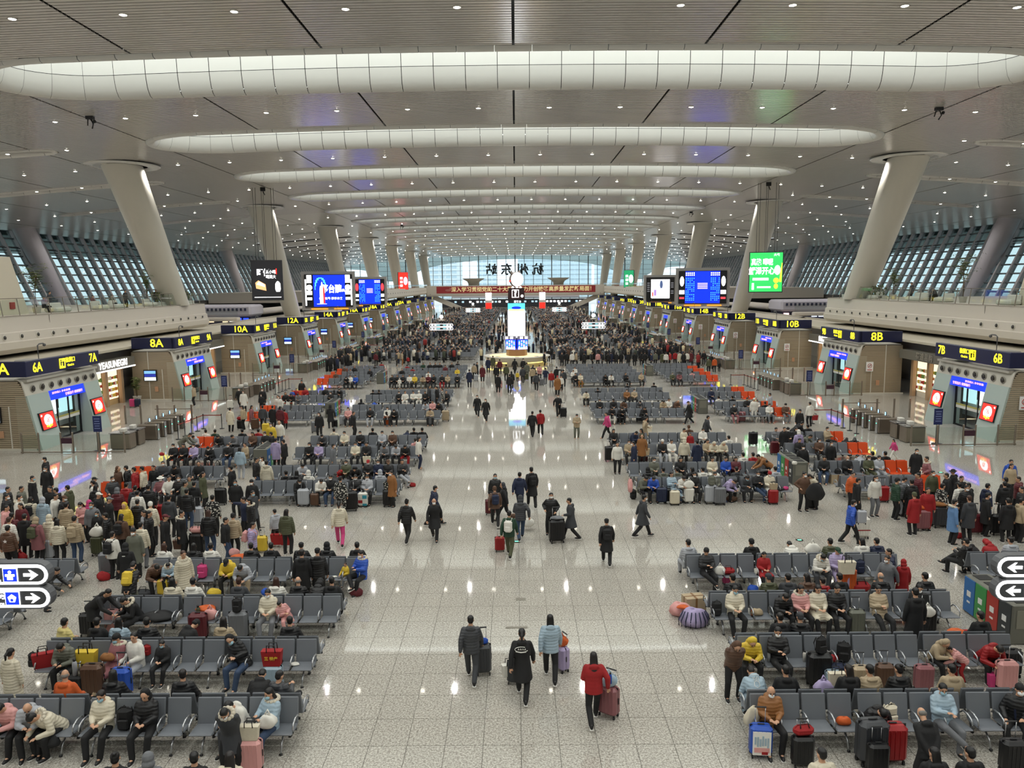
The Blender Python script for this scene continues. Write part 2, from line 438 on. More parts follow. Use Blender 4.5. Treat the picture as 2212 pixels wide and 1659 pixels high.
for s, sd in ((-1, 'left'), (1, 'right')):
    for i in range(7):
        column(s, 75+40*i, 37.4, 36.9 if i == 0 else 36.0, 1.85, 1.4 if i == 0 else 1.15, 7.55 if i == 0 else 0, f'{["nearest", "second", "third", "fourth", "fifth", "sixth", "farthest"][i]} leaning white column of the inner row on the {sd} side', colm)
    for i in range(4):
        column(s, 115+40*i, 72.5, 71, 1.55, 1.3, 6, f'{["nearest", "second", "third", "fourth"][i]} leaning column of the outer row by the {sd} window wall', mat('column_outer', 'BDB9BE', .5), ring=False, lean=.5)
for px, py, lb in ((195, 262, 'black rope winch bracket on the ceiling above the nearest left column'), (2028, 243, 'black rope winch bracket on the ceiling at the upper right'), (868, 490, 'small black winch bracket on the far ceiling, left of the middle'), (1493, 462, 'small black winch bracket on the ceiling, right of the middle'), (1115, 482, 'small black winch bracket on the ceiling seam in the middle')):
    p = unproj(px, py, 21.5)
    for _ in range(4): p = unproj(px, py, hz(p.x)-.35)
    e = tag(empty('winch_bracket', (p.x, p.y, hz(p.x)-.02)), lb, 'ceiling bracket')
    MB().box((0, 0, -.1), (.5, .3, .2)).tube([(0, 0, -.1), (.2, 0, -.5), (.05, .1, -.8)], .05, 6).tube([(-.15, 0, -.1), (-.25, .1, -.6)], .04, 6).ball((.3, 0, -.35), .12, 8).build('bracket', black, e)
# side window walls -------------------------------------------
for s, nm in ((-1, 'wall_left'), (1, 'wall_right')):
    w = tag(empty(nm), kind='structure')
    zb, zt = 6.4, hz(74)+.1; xb, xt = 70.2, 75.5
    lean = math.atan2(s*(xt-xb), zt-zb); L = math.hypot(xt-xb, zt-zb)
    mull, panes, trans = [], [], []
    n0, dy = 22, 3.15
    nrow = 9
    for j in range(102):
        y = n0+dy*j
        mull.append(((s*(xb+xt)/2, y, (zb+zt)/2), (.75, .34 if j % 4 else .5, L), (0, lean, 0)))
        for r_ in range(nrow):
            t = (r_+.5)/nrow
            c = (s*(xb+(xt-xb)*t+.1), y+dy/2, zb+(zt-zb)*t)
            panes.append((c, (.03, dy-.36, L/nrow-.08), (0, lean, 0)))
    for r_ in range(nrow+1):
        t = r_/nrow
        trans.append(((s*(xb+(xt-xb)*t), n0+dy*51, zb+(zt-zb)*t), (.22, dy*102, .16), (0, lean, 0)))
    boxes('pane', panes, glass, w, 290, 6)
    boxes('mullion', mull, mat('mullion_grey', 'B4B1B2', .5), w, 120)
    boxes('transom', trans, greym, w)
    lou = []
    for j in range(18, 60):
        y = n0+dy*(j+.5); t = 6.5/nrow
        if j % 9 < 8:
            for q in range(4): lou.append(((s*(xb+(xt-xb)*t-.25), y, zb+(zt-zb)*t-.6+q*.38), (.06, dy*.7, .09), (0, lean, 0)))
    boxes('louvre', lou, mat('louvre_dark', '26282B', .5), w, 160)
    # solid base below the glazing and the roof eave outside
    MB().box((s*71, 160, 3.1), (1, 370, 6.4)).build('base_wall', mat('base_wall', '77746F', .7), w)
    MB().prism([(s*76.5, 17.5), (s*76.5, 22), (s*100, 17.4), (s*100, 16.6)], 'y', -25, DEND+20).build('outer_eave', mat('eave_grey', 'A2ADAC', .7), w)
wb_ = tag(MB().box((0, -24.5, 12), (152, .6, 28)).build('wall_back', soft), kind='structure')
# far glazed wall ---------------------------------------------
w = tag(empty('wall_far'), kind='structure')
panes, mull, trans = [], [], []
for i in range(-18, 18):
    x = (i+.5)*4.05
    for r_ in range(9):
        z = 3+r_*2.05
        if z+2.05 < hz(x)+1: panes.append(((x, DEND, z+1), (3.9, .04, 1.93)))
boxes('pane', panes, fargl, w, 300)
for i in range(-18, 19): x = i*4.05; mull.append(((x, DEND-.1, hz(min(abs(x), 74))/2), (.22 if i % 4 else .42, .3, hz(min(abs(x), 74)))))
for r_ in range(11): trans.append(((0, DEND-.1, 3+r_*2.05), (150, .14, .12)))
boxes('mullion', mull, greym, w); boxes('transom', trans, greym, w)
MB().box((0, DEND, hz(0)+.3), (150, .8, .7)).build('head_beam', mat('head_beam', '4B5455', .5), w)
# lettering on the glass, read from outside
calli = mat('calligraphy_black', '2B2E33', .6)
for ch, px in (('杭', 1162), ('州', 1129), ('东', 1094), ('站', 1062)):
    x = (px-1113)/FPX*342
    text(ch, 5.2, (x, DEND+.8, 15.4), (PI/2, 0, 0), calli, w, bold=.03, ext=.05, mirror=True)
# outer canopy with an arched opening, seen through the far glass
mb = MB(); n = 40
for i in range(n):
    a0, a1 = PI*i/n, PI*(i+1)/n
    x0, x1 = 52*math.cos(a0), 52*math.cos(a1); z0, z1 = 11+10.5*math.sin(a0)**.8, 11+10.5*math.sin(a1)**.8
    mb.quad((x0, 380, z0), (x1, 380, z1), (x1, 380, 34), (x0, 380, 34)); mb.quad((x0, 380, z0), (x1, 380, z1), (x1, 386, z1), (x0, 386, z0))
for s in (-1, 1):
    mb.quad((s*52, 380, 11), (s*62, 380, 11), (s*62, 380, 34), (s*52, 380, 34))
    for i in range(12):
        a0, a1 = PI*i/12, PI*(i+1)/12; cx = s*80
        mb.quad((cx+18*math.cos(a0), 380, 9+8*math.sin(a0)), (cx+18*math.cos(a1), 380, 9+8*math.sin(a1)), (cx+18*math.cos(a1), 380, 34), (cx+18*math.cos(a0), 380, 34))
tag(mb.build('outer_canopy', mat('canopy_outer', 'A9B6B2', .7)), 'grey outer canopy with a wide arched opening beyond the far glass wall', 'canopy')
for x, y, wd, dp, h, lb, cc, nf in ((-47, 520, 22, 20, 38, 'tall pale apartment tower outside the far glass wall on the left', 'EEF2F2', 12), (-23, 640, 16, 16, 44, 'narrow pale tower beyond the far glass, right of the left apartment tower', 'F0F3F4', 12),
                               (28, 560, 52, 20, 34, 'long pale blue office block outside the far glass wall on the right', 'DCEAF0', 10), (74, 600, 24, 20, 30, 'pale block outside the far glass at the far right', 'E4EEF2', 10)):
    e = tag(empty('building', (x, y, 0)), lb, 'building')
    MB().box((0, 0, h/2), (wd, dp, h)).build('wall', mat('bw'+cc, cc, .8), e)
    bx = []
    for f in range(nf):
        z = (f+.5)*h/nf
        for q in range(int(wd/4)): bx.append(((-wd/2+2+q*4, -dp/2-.05, z), (3.0, .2, h/nf*.55)))
    boxes('window', bx, mat('bwin', 'CFE0E8', .3), e, 120)
tag(MB().box((0, 440, -1.1), (900, 980, .4)).build('ground_outside', mat('ground_outside', 'B5B8B4', .9)), kind='structure')
# ------------------------------------------------------------ gate booths along both sides
slatw = mat('booth_slat', 'B5A68E', .45, .15, noise=.04, scale=1)
nosem = mat('booth_nose', 'D6D2C6', .35)
legm = mat('booth_leg', 'AFBDB6', .3)
whitep = mat('white_print', 'F4F4F2', .6)
LEN = 7.8
def booth_proto():
    """right-handed booth (hall on its -x side): origin at the near inner foot, y along the hall, x outward"""
    e = empty('gate_booth')
    xo = 4.3
    prof = [(1.15, 4.22), (.95, 4.12), (.83, 3.9), (.74, 3.3)]
    mb = MB()      # slatted end walls (near and far): one slat joined
    for y in (0, LEN):
        z = .1
        while z < 4.1:
            x0 = .12 + z*.2 + (max(0, z-3.4)**2)*.5
            mb.box(((x0+xo)/2, y, z+.05), (xo-x0, .07, .085), 0)
            z += .115
        mb.box(((.9+xo)/2, y+(.06 if y == 0 else -.06), 2.1), (xo-.9, .05, 4.1), 1)
        mb.add([(.15, y+.02, .05), (1.2, y+.02, .05), (1.2, y+.02, 4.1), (.95, y+.02, 4.0)], [(0, 1, 2, 3)], 1)
    tag(mb.build('slat_cladding', [slatw, mat('slat_gap', '5E5446', .7)], e), kind='stuff')
    mb = MB()
    for x in (1.75, 2.9): mb.box((x, -.05, 2.1 if x > 2 else 1.35), (.06, .05, 4.1 if x > 2 else 2.6))
    mb.box((2.4, -.06, .06), (4.2, .06, .12))
    mb.build('wall_trim', nosem, e)
    # nose: curved white hood along the hall side
    pr = [(1.2, 4.28), (1.0, 4.24), (.83, 4.1), (.76, 3.85), (.7, 3.55), (.645, 3.27)]
    mb = MB(); n = len(pr)
    vs = [(x, y, z) for y in (-.03, LEN+.03) for x, z in pr] + [(x+.12, y, z-.04) for y in (-.03, LEN+.03) for x, z in pr]
    fs = [(i, i+1, n+i+1, n+i) for i in range(n-1)] + [(2*n+i, 3*n+i, 3*n+i+1, 2*n+i+1) for i in range(n-1)] + [(i, 2*n+i, 2*n+i+1, i+1) for i in range(n-1)] + [(n+i, n+i+1, 3*n+i+1, 3*n+i) for i in range(n-1)]
    mb.add(vs, fs, 0, True); mb.build('nose_hood', nosem, e)
    sl = .2  # lean of the face
    def face(y0, y1, z0, z1, off, m, name, par=e, th=.04):
        a = MB(); q = lambda z: .645-(3.27-z)*sl - off
        vs = [(q(z0), y0, z0), (q(z0), y1, z0), (q(z1), y1, z1), (q(z1), y0, z1)]; vs += [(x+th, y, z) for x, y, z in vs]
        a.add(vs, [(0, 1, 2, 3), (7, 6, 5, 4), (0, 4, 5, 1), (1, 5, 6, 2), (2, 6, 7, 3), (3, 7, 4, 0)]); return a.build(name, m, par)
    for y0, y1 in ((0, 2.1), (6.0, LEN)):
        mb = MB(); q = lambda z: .645-(3.27-z)*sl
        vs = [(q(0), y0, 0), (q(0), y1, 0), (q(3.27), y1, 3.27), (q(3.27), y0, 3.27), (1.35, y0, 0), (1.35, y1, 0), (1.35, y1, 3.27), (1.35, y0, 3.27)]
        mb.add(vs, [(0, 1, 2, 3), (0, 4, 5, 1), (1, 5, 6, 2), (3, 7, 4, 0), (2, 6, 7, 3)]); mb.build('leg_panel', legm, e)
    # poster screens on the legs, each with its print
    for y0, y1 in ((.45, 1.85), (6.15, 7.55)):
        s = face(y0, y1, 1.08, 2.14, .09, black, 'poster_screen', th=.09)
        face(y0+.06, y1-.06, 1.13, 2.09, .10, redl, 'poster_print', s, .01)
        mb = MB(); q = lambda z: .645-(3.27-z)*sl - .115
        c = (y0+y1)/2; P = [(c+.40*math.cos(t)*(1 if math.sin(t) > 0 else 1.05), 1.62+.36*math.sin(t)) for t in [2*PI*k/18 for k in range(18)]]
        mb.add([(q(z), y, z) for y, z in P], [tuple(range(18))], 0)
        for yy, zz, rr in ((c-.22, 1.30, .12), (c, 1.26, .13), (c+.2, 1.31, .11), (c+.08, 1.36, .07), (c-.1, 1.37, .06)):
            mb.add([(q(zz)-.004, yy+rr*math.cos(2*PI*k/8), zz+rr*.7*math.sin(2*PI*k/8)) for k in range(8)], [tuple(range(8))], 1)
        for (ya, za), (yb, zb) in (((c-.14, 1.55), (c+.06, 1.7)), ((c-.1, 1.5), (c+.02, 1.8)), ((c+.12, 1.62), (c+.14, 1.82)), ((c-.02, 1.5), (c+.1, 1.62))):
            d = Vector((yb-ya, zb-za)).normalized()*.03; mb.add([(q(za)-.004, ya-d.y, za+d.x), (q(zb)-.004, yb-d.y, zb+d.x), (q(zb)-.004, yb+d.y, zb-d.x), (q(za)-.004, ya+d.y, za-d.x)], [(0, 1, 2, 3)], 2)
        for k in range(2): mb.add([(q(z), y, z) for y, z in ((y0+.12, 2.02), (y0+.24, 2.0), (y0+.2, 1.92), (y0+.1, 1.9))], [(0, 1, 2, 3)], 0)
        mb.build('poster_motif', [whl, orl, redl], s)
    # recessed sliding door
    dx = 1.0
    MB().box((dx+.02, 4.05, 2.72), (.1, 3.9, .12)).box((dx+.02, 2.13, 1.3), (.12, .1, 2.7)).box((dx+.02, 5.97, 1.3), (.12, .1, 2.7)).box((dx, 4.05, .03), (.12, 3.9, .06)).build('door_frame', black, e)
    for k in range(3):
        y = 2.2+1.24*k
        d = MB().box((dx, y+.03, 1.33), (.05, .05, 2.6)).box((dx, y+1.2, 1.33), (.05, .05, 2.6)).box((dx, y+.6, 2.6), (.05, 1.2, .05)).box((dx, y+.6, .05), (.05, 1.2, .1)).build('door_leaf', black, e)
        MB().box((dx, y+.6, 1.33), (.015, 1.15, 2.5)).build('pane', rail_glass, d)
        MB().box((dx-.015, y+.6, 1.42), (.01, 1.13, .12), 0).box((dx-.015, y+.6, 1.27), (.01, 1.13, .18), 1).build('glass_sticker', [mat('stick_green', 'B8B060', .6), mat('stick_white', 'E4E2D8', .6)], d)
    MB().box((2.5, 5.4, 1.0), (.06, 4.4, 1.2), 0).box((2.2, 4.95, 1.95), (.03, 1.0, 1.2), 1).box((2.2, 6.4, 1.95), (.03, 1.5, 1.2), 2).build('inner_poster', [soft, whl, mat('inner_cyan', 'BCE8EE', .5, emit=.9, nosample=True)], e)
    for k in range(8):
        z = 3.62; x = .70; y = .62+k*.935
        nz = MB()
        Mx = Matrix.Translation((x-.02, y, z)) @ Euler((0, -PI/2-.15, 0)).to_matrix().to_4x4()
        def ring(pr, mi):
            vs = [Mx @ Vector((r*math.cos(2*PI*t/14)*1.15, r*math.sin(2*PI*t/14), h)) for r, h in pr for t in range(14)]
            fs = [(i*14+t, i*14+(t+1) % 14, (i+1)*14+(t+1) % 14, (i+1)*14+t) for i in range(len(pr)-1) for t in range(14)]
            nz.add(vs, fs + [tuple(range((len(pr)-1)*14, len(pr)*14))], mi, True)
        ring([(.2, 0), (.2, .05), (.16, .05), (.15, -.02)], 0); ring([(.1, .0), (.12, .12), (.09, .13)], 1)
        nz.build('air_nozzle', [mat('nozzle_rim', '9C978C', .4), mat('nozzle_dark', '3A3733', .5)], e)
    s = face(2.15, 5.95, 2.68, 3.24, -.02, blul, 'led_screen', th=.1)
    # sign box round the corner
    sb = MB().box((.62, LEN/2-.1, 4.86), (.35, LEN+.2, .92), bev=.03).box((2.35, -.05, 4.86), (3.6, .3, .92), bev=.03).build('sign_box', navy, e)
    MB().box((2.2, 3.2, 4.75), (1.5, 1.2, .8), 0, bev=.05).box((1.8, 5.6, 4.6), (2.0, 1.6, .5), 0, bev=.05).build('roof_unit', mat('roof_unit', '9E9C97', .5, .3), e)
    MB().tube([(1.0, 2.0, 4.3), (1.0, 2.0, 6.1), (.98, 2.15, 6.2), (.95, 2.5, 6.2)], .04, 6).ball((.95, 2.6, 6.1), .1, 8).build('camera_mast', mat('mast', '5C5C5C', .5), e)
    MB().box((2.4, LEN/2, 4.15), (3.6, LEN-.1, .14)).build('roof', mat('booth_roof', 'BDB9AE', .6), e)
    # small timetable screen on the end wall
    t = MB().box((2.75, -.12, 2.15), (1.1, .1, .95)).build('timetable_screen', black, e)
    MB().box((2.75, -.18, 2.42), (.96, .02, .24), 0).box((2.75, -.18, 2.15), (.96, .02, .22), 1).box((2.75, -.18, 1.86), (.96, .02, .28), 2).build('screen_face', [mat('tt_blue', '6FA4DC', .4, emit=.9, nosample=True), mat('tt_navy', '1E2C8C', .4, emit=.9, nosample=True), mat('tt_white', 'CFE3EE', .4, emit=1, nosample=True)], t)
    MB().box((2.3, -.1, .98), (.28, .03, .42)).build('door_notice', mat('notice_pink', 'C99A78', .7), e)
    return e
def copy_tree(o, parent=None, flip=False):
    c = o.copy(); COL.objects.link(c)
    if parent is not None: c.parent = parent
    for ch in list(o.children): copy_tree(ch, c)
    return c
proto = booth_proto()
D0 = 44.8; BX = 28.25
used = False
for s, let in ((-1, 'A'), (1, 'B')):
    for k in range(-0, 12):
        if not used: b = proto; used = True
        else: b = copy_tree(proto)
        d0 = D0+19.9*k; b.location = (s*BX, d0, 0)
        b.scale = (s, 1, 1)
        n0, n1 = 6+2*k, 7+2*k
        tag(b, f'ticket gate booth {n0}{let} and {n1}{let} on the {"left" if s < 0 else "right"} side of the hall', 'ticket gate', 'ticket gate booths along both sides')
        sb = [c for c in b.children if c.name.startswith('sign_box')][0]
        x = .43; mir = (s < 0)
        # side lettering reads along the hall; for the left side the parent is mirrored, so mirror the text back
        rot = (PI/2, 0, -PI/2)
        def T(st, size, y, z, face='side', col=yell):
            if face == 'side': text(st, size, (x, y, z), rot, col, sb, 'gate_lettering', sx=1, mirror=mir, bold=.012)
            else: text(st, size, (y, -.21, z), (PI/2, 0, 0), col, sb, 'gate_lettering', mirror=mir, bold=.012)
        if k < 9:
            T(f'{n0}{let}', .8, .9, 4.86); T(f'{n1}{let}', .8, 7.0, 4.86)
            T(f'{n0}{let}', .95, 2.0, 4.86, 'end')
            T('检票口', .36, 4.35, 5.0); T('Check in', .2, 4.35, 4.68)
            MB().box((x-.005, 3.45 if s < 0 else 3.45, 4.86), (.01, .62, .62)).build('gate_icon', yell, sb)
            mb = MB()
            mb.ball((x-.012, 3.3, 5.05), .07, 8, 0, .1).box((x-.014, 3.3, 4.85), (.01, .12, .26)).box((x-.014, 3.56, 4.82), (.01, .16, .3)).box((x-.014, 3.42, 4.92), (.01, .2, .05)); mb.build('icon_figure', navy, sb)
        if s > 0:
            for c in list(b.children):
                if c.name.startswith('timetable_screen'):
                    for g in list(c.children): bpy.data.objects.remove(g)
                    bpy.data.objects.remove(c)
            ns = MB().box((1.55, -.12, 2.35), (.6, .04, .8)).build('no_smoking_sign', whitep, b)
            mm = MB(); P = [(1.55+.17*math.cos(t), -.15, 2.42+.17*math.sin(t)) for t in [2*PI*q/16 for q in range(17)]]
            mm.tube(P, .018, 5); mm.tube([(1.43, -.15, 2.3), (1.67, -.15, 2.54)], .016, 5); mm.box((1.55, -.15, 2.42), (.2, .01, .035), 1).box((1.55, -.15, 2.08), (.4, .01, .06), 0)
            mm.build('no_smoking_symbol', [mat('sym_red', 'B8342C', .5), black], ns)
        ls = [c for c in b.children if c.name.startswith('led_screen')][0]
        if k < 5:
            text('平安同心 年年好春', .24, (.62, 3.4, 3.04), rot, pinkl, ls, 'led_message', mirror=mir); text('文明出行 健康随行', .24, (.57, 4.7, 2.84), rot, pinkl, ls, 'led_message', mirror=mir)
# ------------------------------------------------------------ turnstiles, fences and stands in front of each booth
tsm = MB().box((0, 0, .5), (1.3, .3, 1.0), 0, bev=.08).box((-.67, 0, .52), (.04, .26, .96), 1).box((-.69, 0, .66), (.02, .07, .05), 2).tube([(.1, 0, .98), (-.05, 0, 1.22)], .02, 6, 1).mesh('turnstile_body', [steel, chrome, mat('gate_green', '58FFC8', emit=2.2, nosample=True)])
tss = MB().box((-.12, 0, 1.27), (.05, .16, .24), 0, bev=.015).box((-.15, 0, 1.27), (.01, .13, .2), 1).mesh('face_screen', [black, mat('face_blue', '9CC8F0', emit=1.2, nosample=True)])
tcm = MB().box((0, 0, .48), (1.2, .8, .96), 0, bev=.06).box((0, 0, .98), (1.25, .86, .05), 1).box((-.1, .1, 1.12), (.3, .4, .24), 2, bev=.03).mesh('service_counter', [steel, chrome, soft])
postm = MB().box((0, 0, .62), (.09, .09, 1.24), 0, bev=.02).mesh('post', [steel])
for s, sd, let in ((-1, 'left', 'A'), (1, 'right', 'B')):
    for k in range(0, 8):
        d0 = D0+19.9*k; nm = f'{6+2*k}{let}'
        for j in range(5):
            e = tag(empty('turnstile', (s*(23.3), d0+2.9+.95*j, 0), 0 if s > 0 else PI), f'brushed steel turnstile, {nth(j+1)} from the counter, in front of gate {nm}', 'turnstile', 'turnstiles before the ticket gates')
            link('turnstile_body', tsm, e); link('face_screen', tss, e)
        for j in range(2):
            e = tag(empty('service_counter', (s*23.6, d0+.4+1.15*j, 0), 0 if s > 0 else PI), f'steel service counter, {["nearest", "second"][j]} at the near end of the turnstiles of gate {nm}', 'counter', 'service counters at the turnstiles')
            link('counter_body', tcm, e)
        # near fence from the booth foot to the counters
        e = tag(empty('gate_fence', (0, d0-.85, 0)), f'steel post and glass fence before the near foot of gate booth {nm}', 'fence', 'glass fences before the gate booths')
        xs = [22.9, 24.4, 25.9, 26.6, 27.9, 28.9] if k < 3 else [22.9, 24.9, 26.6, 28.5]
        for x in xs: link('post', postm, e, loc=(s*x, 0, 0))
        for a, b in zip(xs, xs[1:]):
            if abs(a-25.9) < .01: continue
            MB().box((s*(a+b)/2, 0, .62), (b-a-.1, .015, .95)).build('pane', rail_glass, e)
        MB().box((s*26, 0, .07), (6, .05, .05)).build('rail', steel, e)
        MB().box((s*26.25, -.03, .74), (.62, .05, .32), 0).box((s*26.25, 0, .95), (.66, .05, .05), 1).build('gate_plate', [mat('maroon_plate', '3C1C2E', .5), steel], e)
        # far fence
        e = tag(empty('gate_fence', (0, d0+8.6, 0)), f'taller steel posts with a single rail beyond the turnstiles of gate {nm}', 'fence', 'post fences beyond the turnstiles')
        for j, x in enumerate((22.9, 24.1, 25.3, 26.5, 27.6)): link('post', postm, e, loc=(s*x, 0, 0), scl=(1.3, 1.3, 1.1))
        MB().box((s*24.2, 0, 1.05), (2.6, .03, .05)).build('rail', steel, e)
        # blue notice stand
        e = tag(empty('notice_stand', (s*24.7, d0-.3, 0)), f'dark blue notice board on a thin black stand by gate {nm}', 'notice stand', 'blue notice stands by the gates')
        MB().lathe([(.3, 0), (.3, .02), (.02, .04)], 12).tube([(-.08, 0, .02), (-.08, 0, 1.2)], .02, 6).tube([(.08, 0, .02), (.08, 0, 1.2)], .02, 6).build('stand', black, e)
        bd = MB().box((0, 0, 1.62), (.5, .05, .95), bev=.01).build('board', mat('stand_blue', '1D2A5E', .4), e)
        mb = MB()
        for q in range(5): mb.box((0, -.03, 1.92-.14*q), (.34-.05*(q % 2), .005, .05))
        mb.build('board_print', mat('faint_print', '7A86B4', .6), bd)
    # queue barriers
    for k in range(0, 4):
        d0 = D0+19.9*k
        e = tag(empty('queue_barrier', (0, d0, 0)), f'black posts with red belt marking the queue of gate {6+2*k}{let} on the {sd}', 'queue barrier', 'belt barriers before the gates')
        pts = [(21.4, 2.9), (21.4, 3.9), (21.35, 4.8), (21.3, 5.6), (21.25, 6.5), (20.0, 6.5)] + [(19.9, 4.6)]
        for x, y in pts[:6]:
            MB().lathe([(.17, 0), (.17, .03), (.03, .05), (.026, .95), (.04, .96), (.04, 1.02), (.0001, 1.03)], 10, 0, (s*x, y, 0)).build('post', black, e)
        mb = MB()
        for (x0, y0), (x1, y1) in zip(pts[:5], pts[1:6]): mb.quad((s*x0, y0, .9), (s*x1, y1, .9), (s*x1, y1, .96), (s*x0, y0, .96))
        mb.build('belt', mat('belt_red', '8E2A22', .6), e)
# ------------------------------------------------------------ shops behind the gates
for s, sd in ((-1, 'left'), (1, 'right')):
    w = tag(MB().box((s*38.5, 160, 2.4), (.4, 330, 4.8)).build('wall_'+('left' if s < 0 else 'right')+'_shops', mat('shop_wall', 'B7B0A2', .6)), kind='structure')
    MB().box((s*35.6, 168, 4.55), (6.4, 262, .18)).build('soffit', mat('soffit', 'C2BAA8', .6), w)
shops = [(-1, 0, 'YEASUNEGRI', '馥 燕', whl, 'lit gift shop with a bright white sign between gates 7A and 8A', 'C8A878'),
         (-1, 1, '', '蜜雪冰城', cyl, 'lit shop between gates 9A and 10A with a cyan and white sign', 'D8B070'),
         (1, 0, '', '荷達易购', mat('sign_steel', 'B8B2A6', .3, .5), 'shop with dark canopy and steel lettering between gates 7B and 8B', 'E2D8C8'),
         (1, 1, '', '良品铺子', whl, 'lit shop between gates 9B and 10B with a red and white sign', 'E8D8A8')]
for s, k, en, cn, sm, lb, wc in shops:
    y0 = D0+LEN+19.9*k+1.0; y1 = y0+10.5; sx_ = 33.0
    e = tag(empty('shop', (0, 0, 0)), lb, 'shop')
    can = MB().prism([(y0, 3.15), (y1, 3.15), (y1, 3.85), (y0, 3.85)], 'x', s*(sx_-1.0), s*(sx_+.2)).build('sign_canopy', mat('canopy_dark', '6F6B62', .5), e)
    if k == 1 or s < 0: MB().box((s*(sx_-1.02), (y0+y1)/2, 3.1), (.06, y1-y0, .1)).build('canopy_light', whl, can)
    MB().box((s*(sx_+.3), (y0+y1)/2, 1.6), (.1, y1-y0, 3.2)).box((s*(sx_+1.6), y1, 1.6), (2.6, .1, 3.2)).box((s*(sx_+1.6), y0, 1.6), (2.6, .1, 3.2)).build('back_wall', mat('shop_in'+wc, wc, .6), e)
    for q in range(4):
        y = y0+1.4+q*2.45
        MB().box((s*(sx_+.2), y, 1.75), (.06, 1.9, 2.5)).build('lit_window', mat('warm_window', 'F4E4C4', .5, emit=.9), e)
        mb = MB()
        for zz in range(4):
            for yy in range(7): mb.box((s*(sx_+.1), y-.75+yy*.25, .8+zz*.48), (.1, .16, .18+.14*R.random()), R.randrange(5))
        tag(mb.build('goods', [mat('goods'+c, c, .6) for c in ('B43A34', 'E0C050', 'F0E8DC', '7A9A50', 'C87840')], e), kind='stuff')
        MB().box((s*(sx_), y+1.2, 1.6), (.3, .35, 3.2)).build('pier', mat('shop_pier', 'B89878', .5), e)
    rot = (PI/2, 0, s*-PI/2)
    # signs read from the hall and from the camera end
    X = s*(sx_-1.06)
    if s < 0:
        text(cn, .62, (X, y0+2.0, 3.5), rot, sm, can, 'shop_lettering')
        if en: text(en, .75, (X, y0+7.0, 3.52), rot, sm, can, 'shop_lettering', bold=.02)
    else:
        text(cn, .62, (X, y0+6.5, 3.5), rot, sm, can, 'shop_lettering')
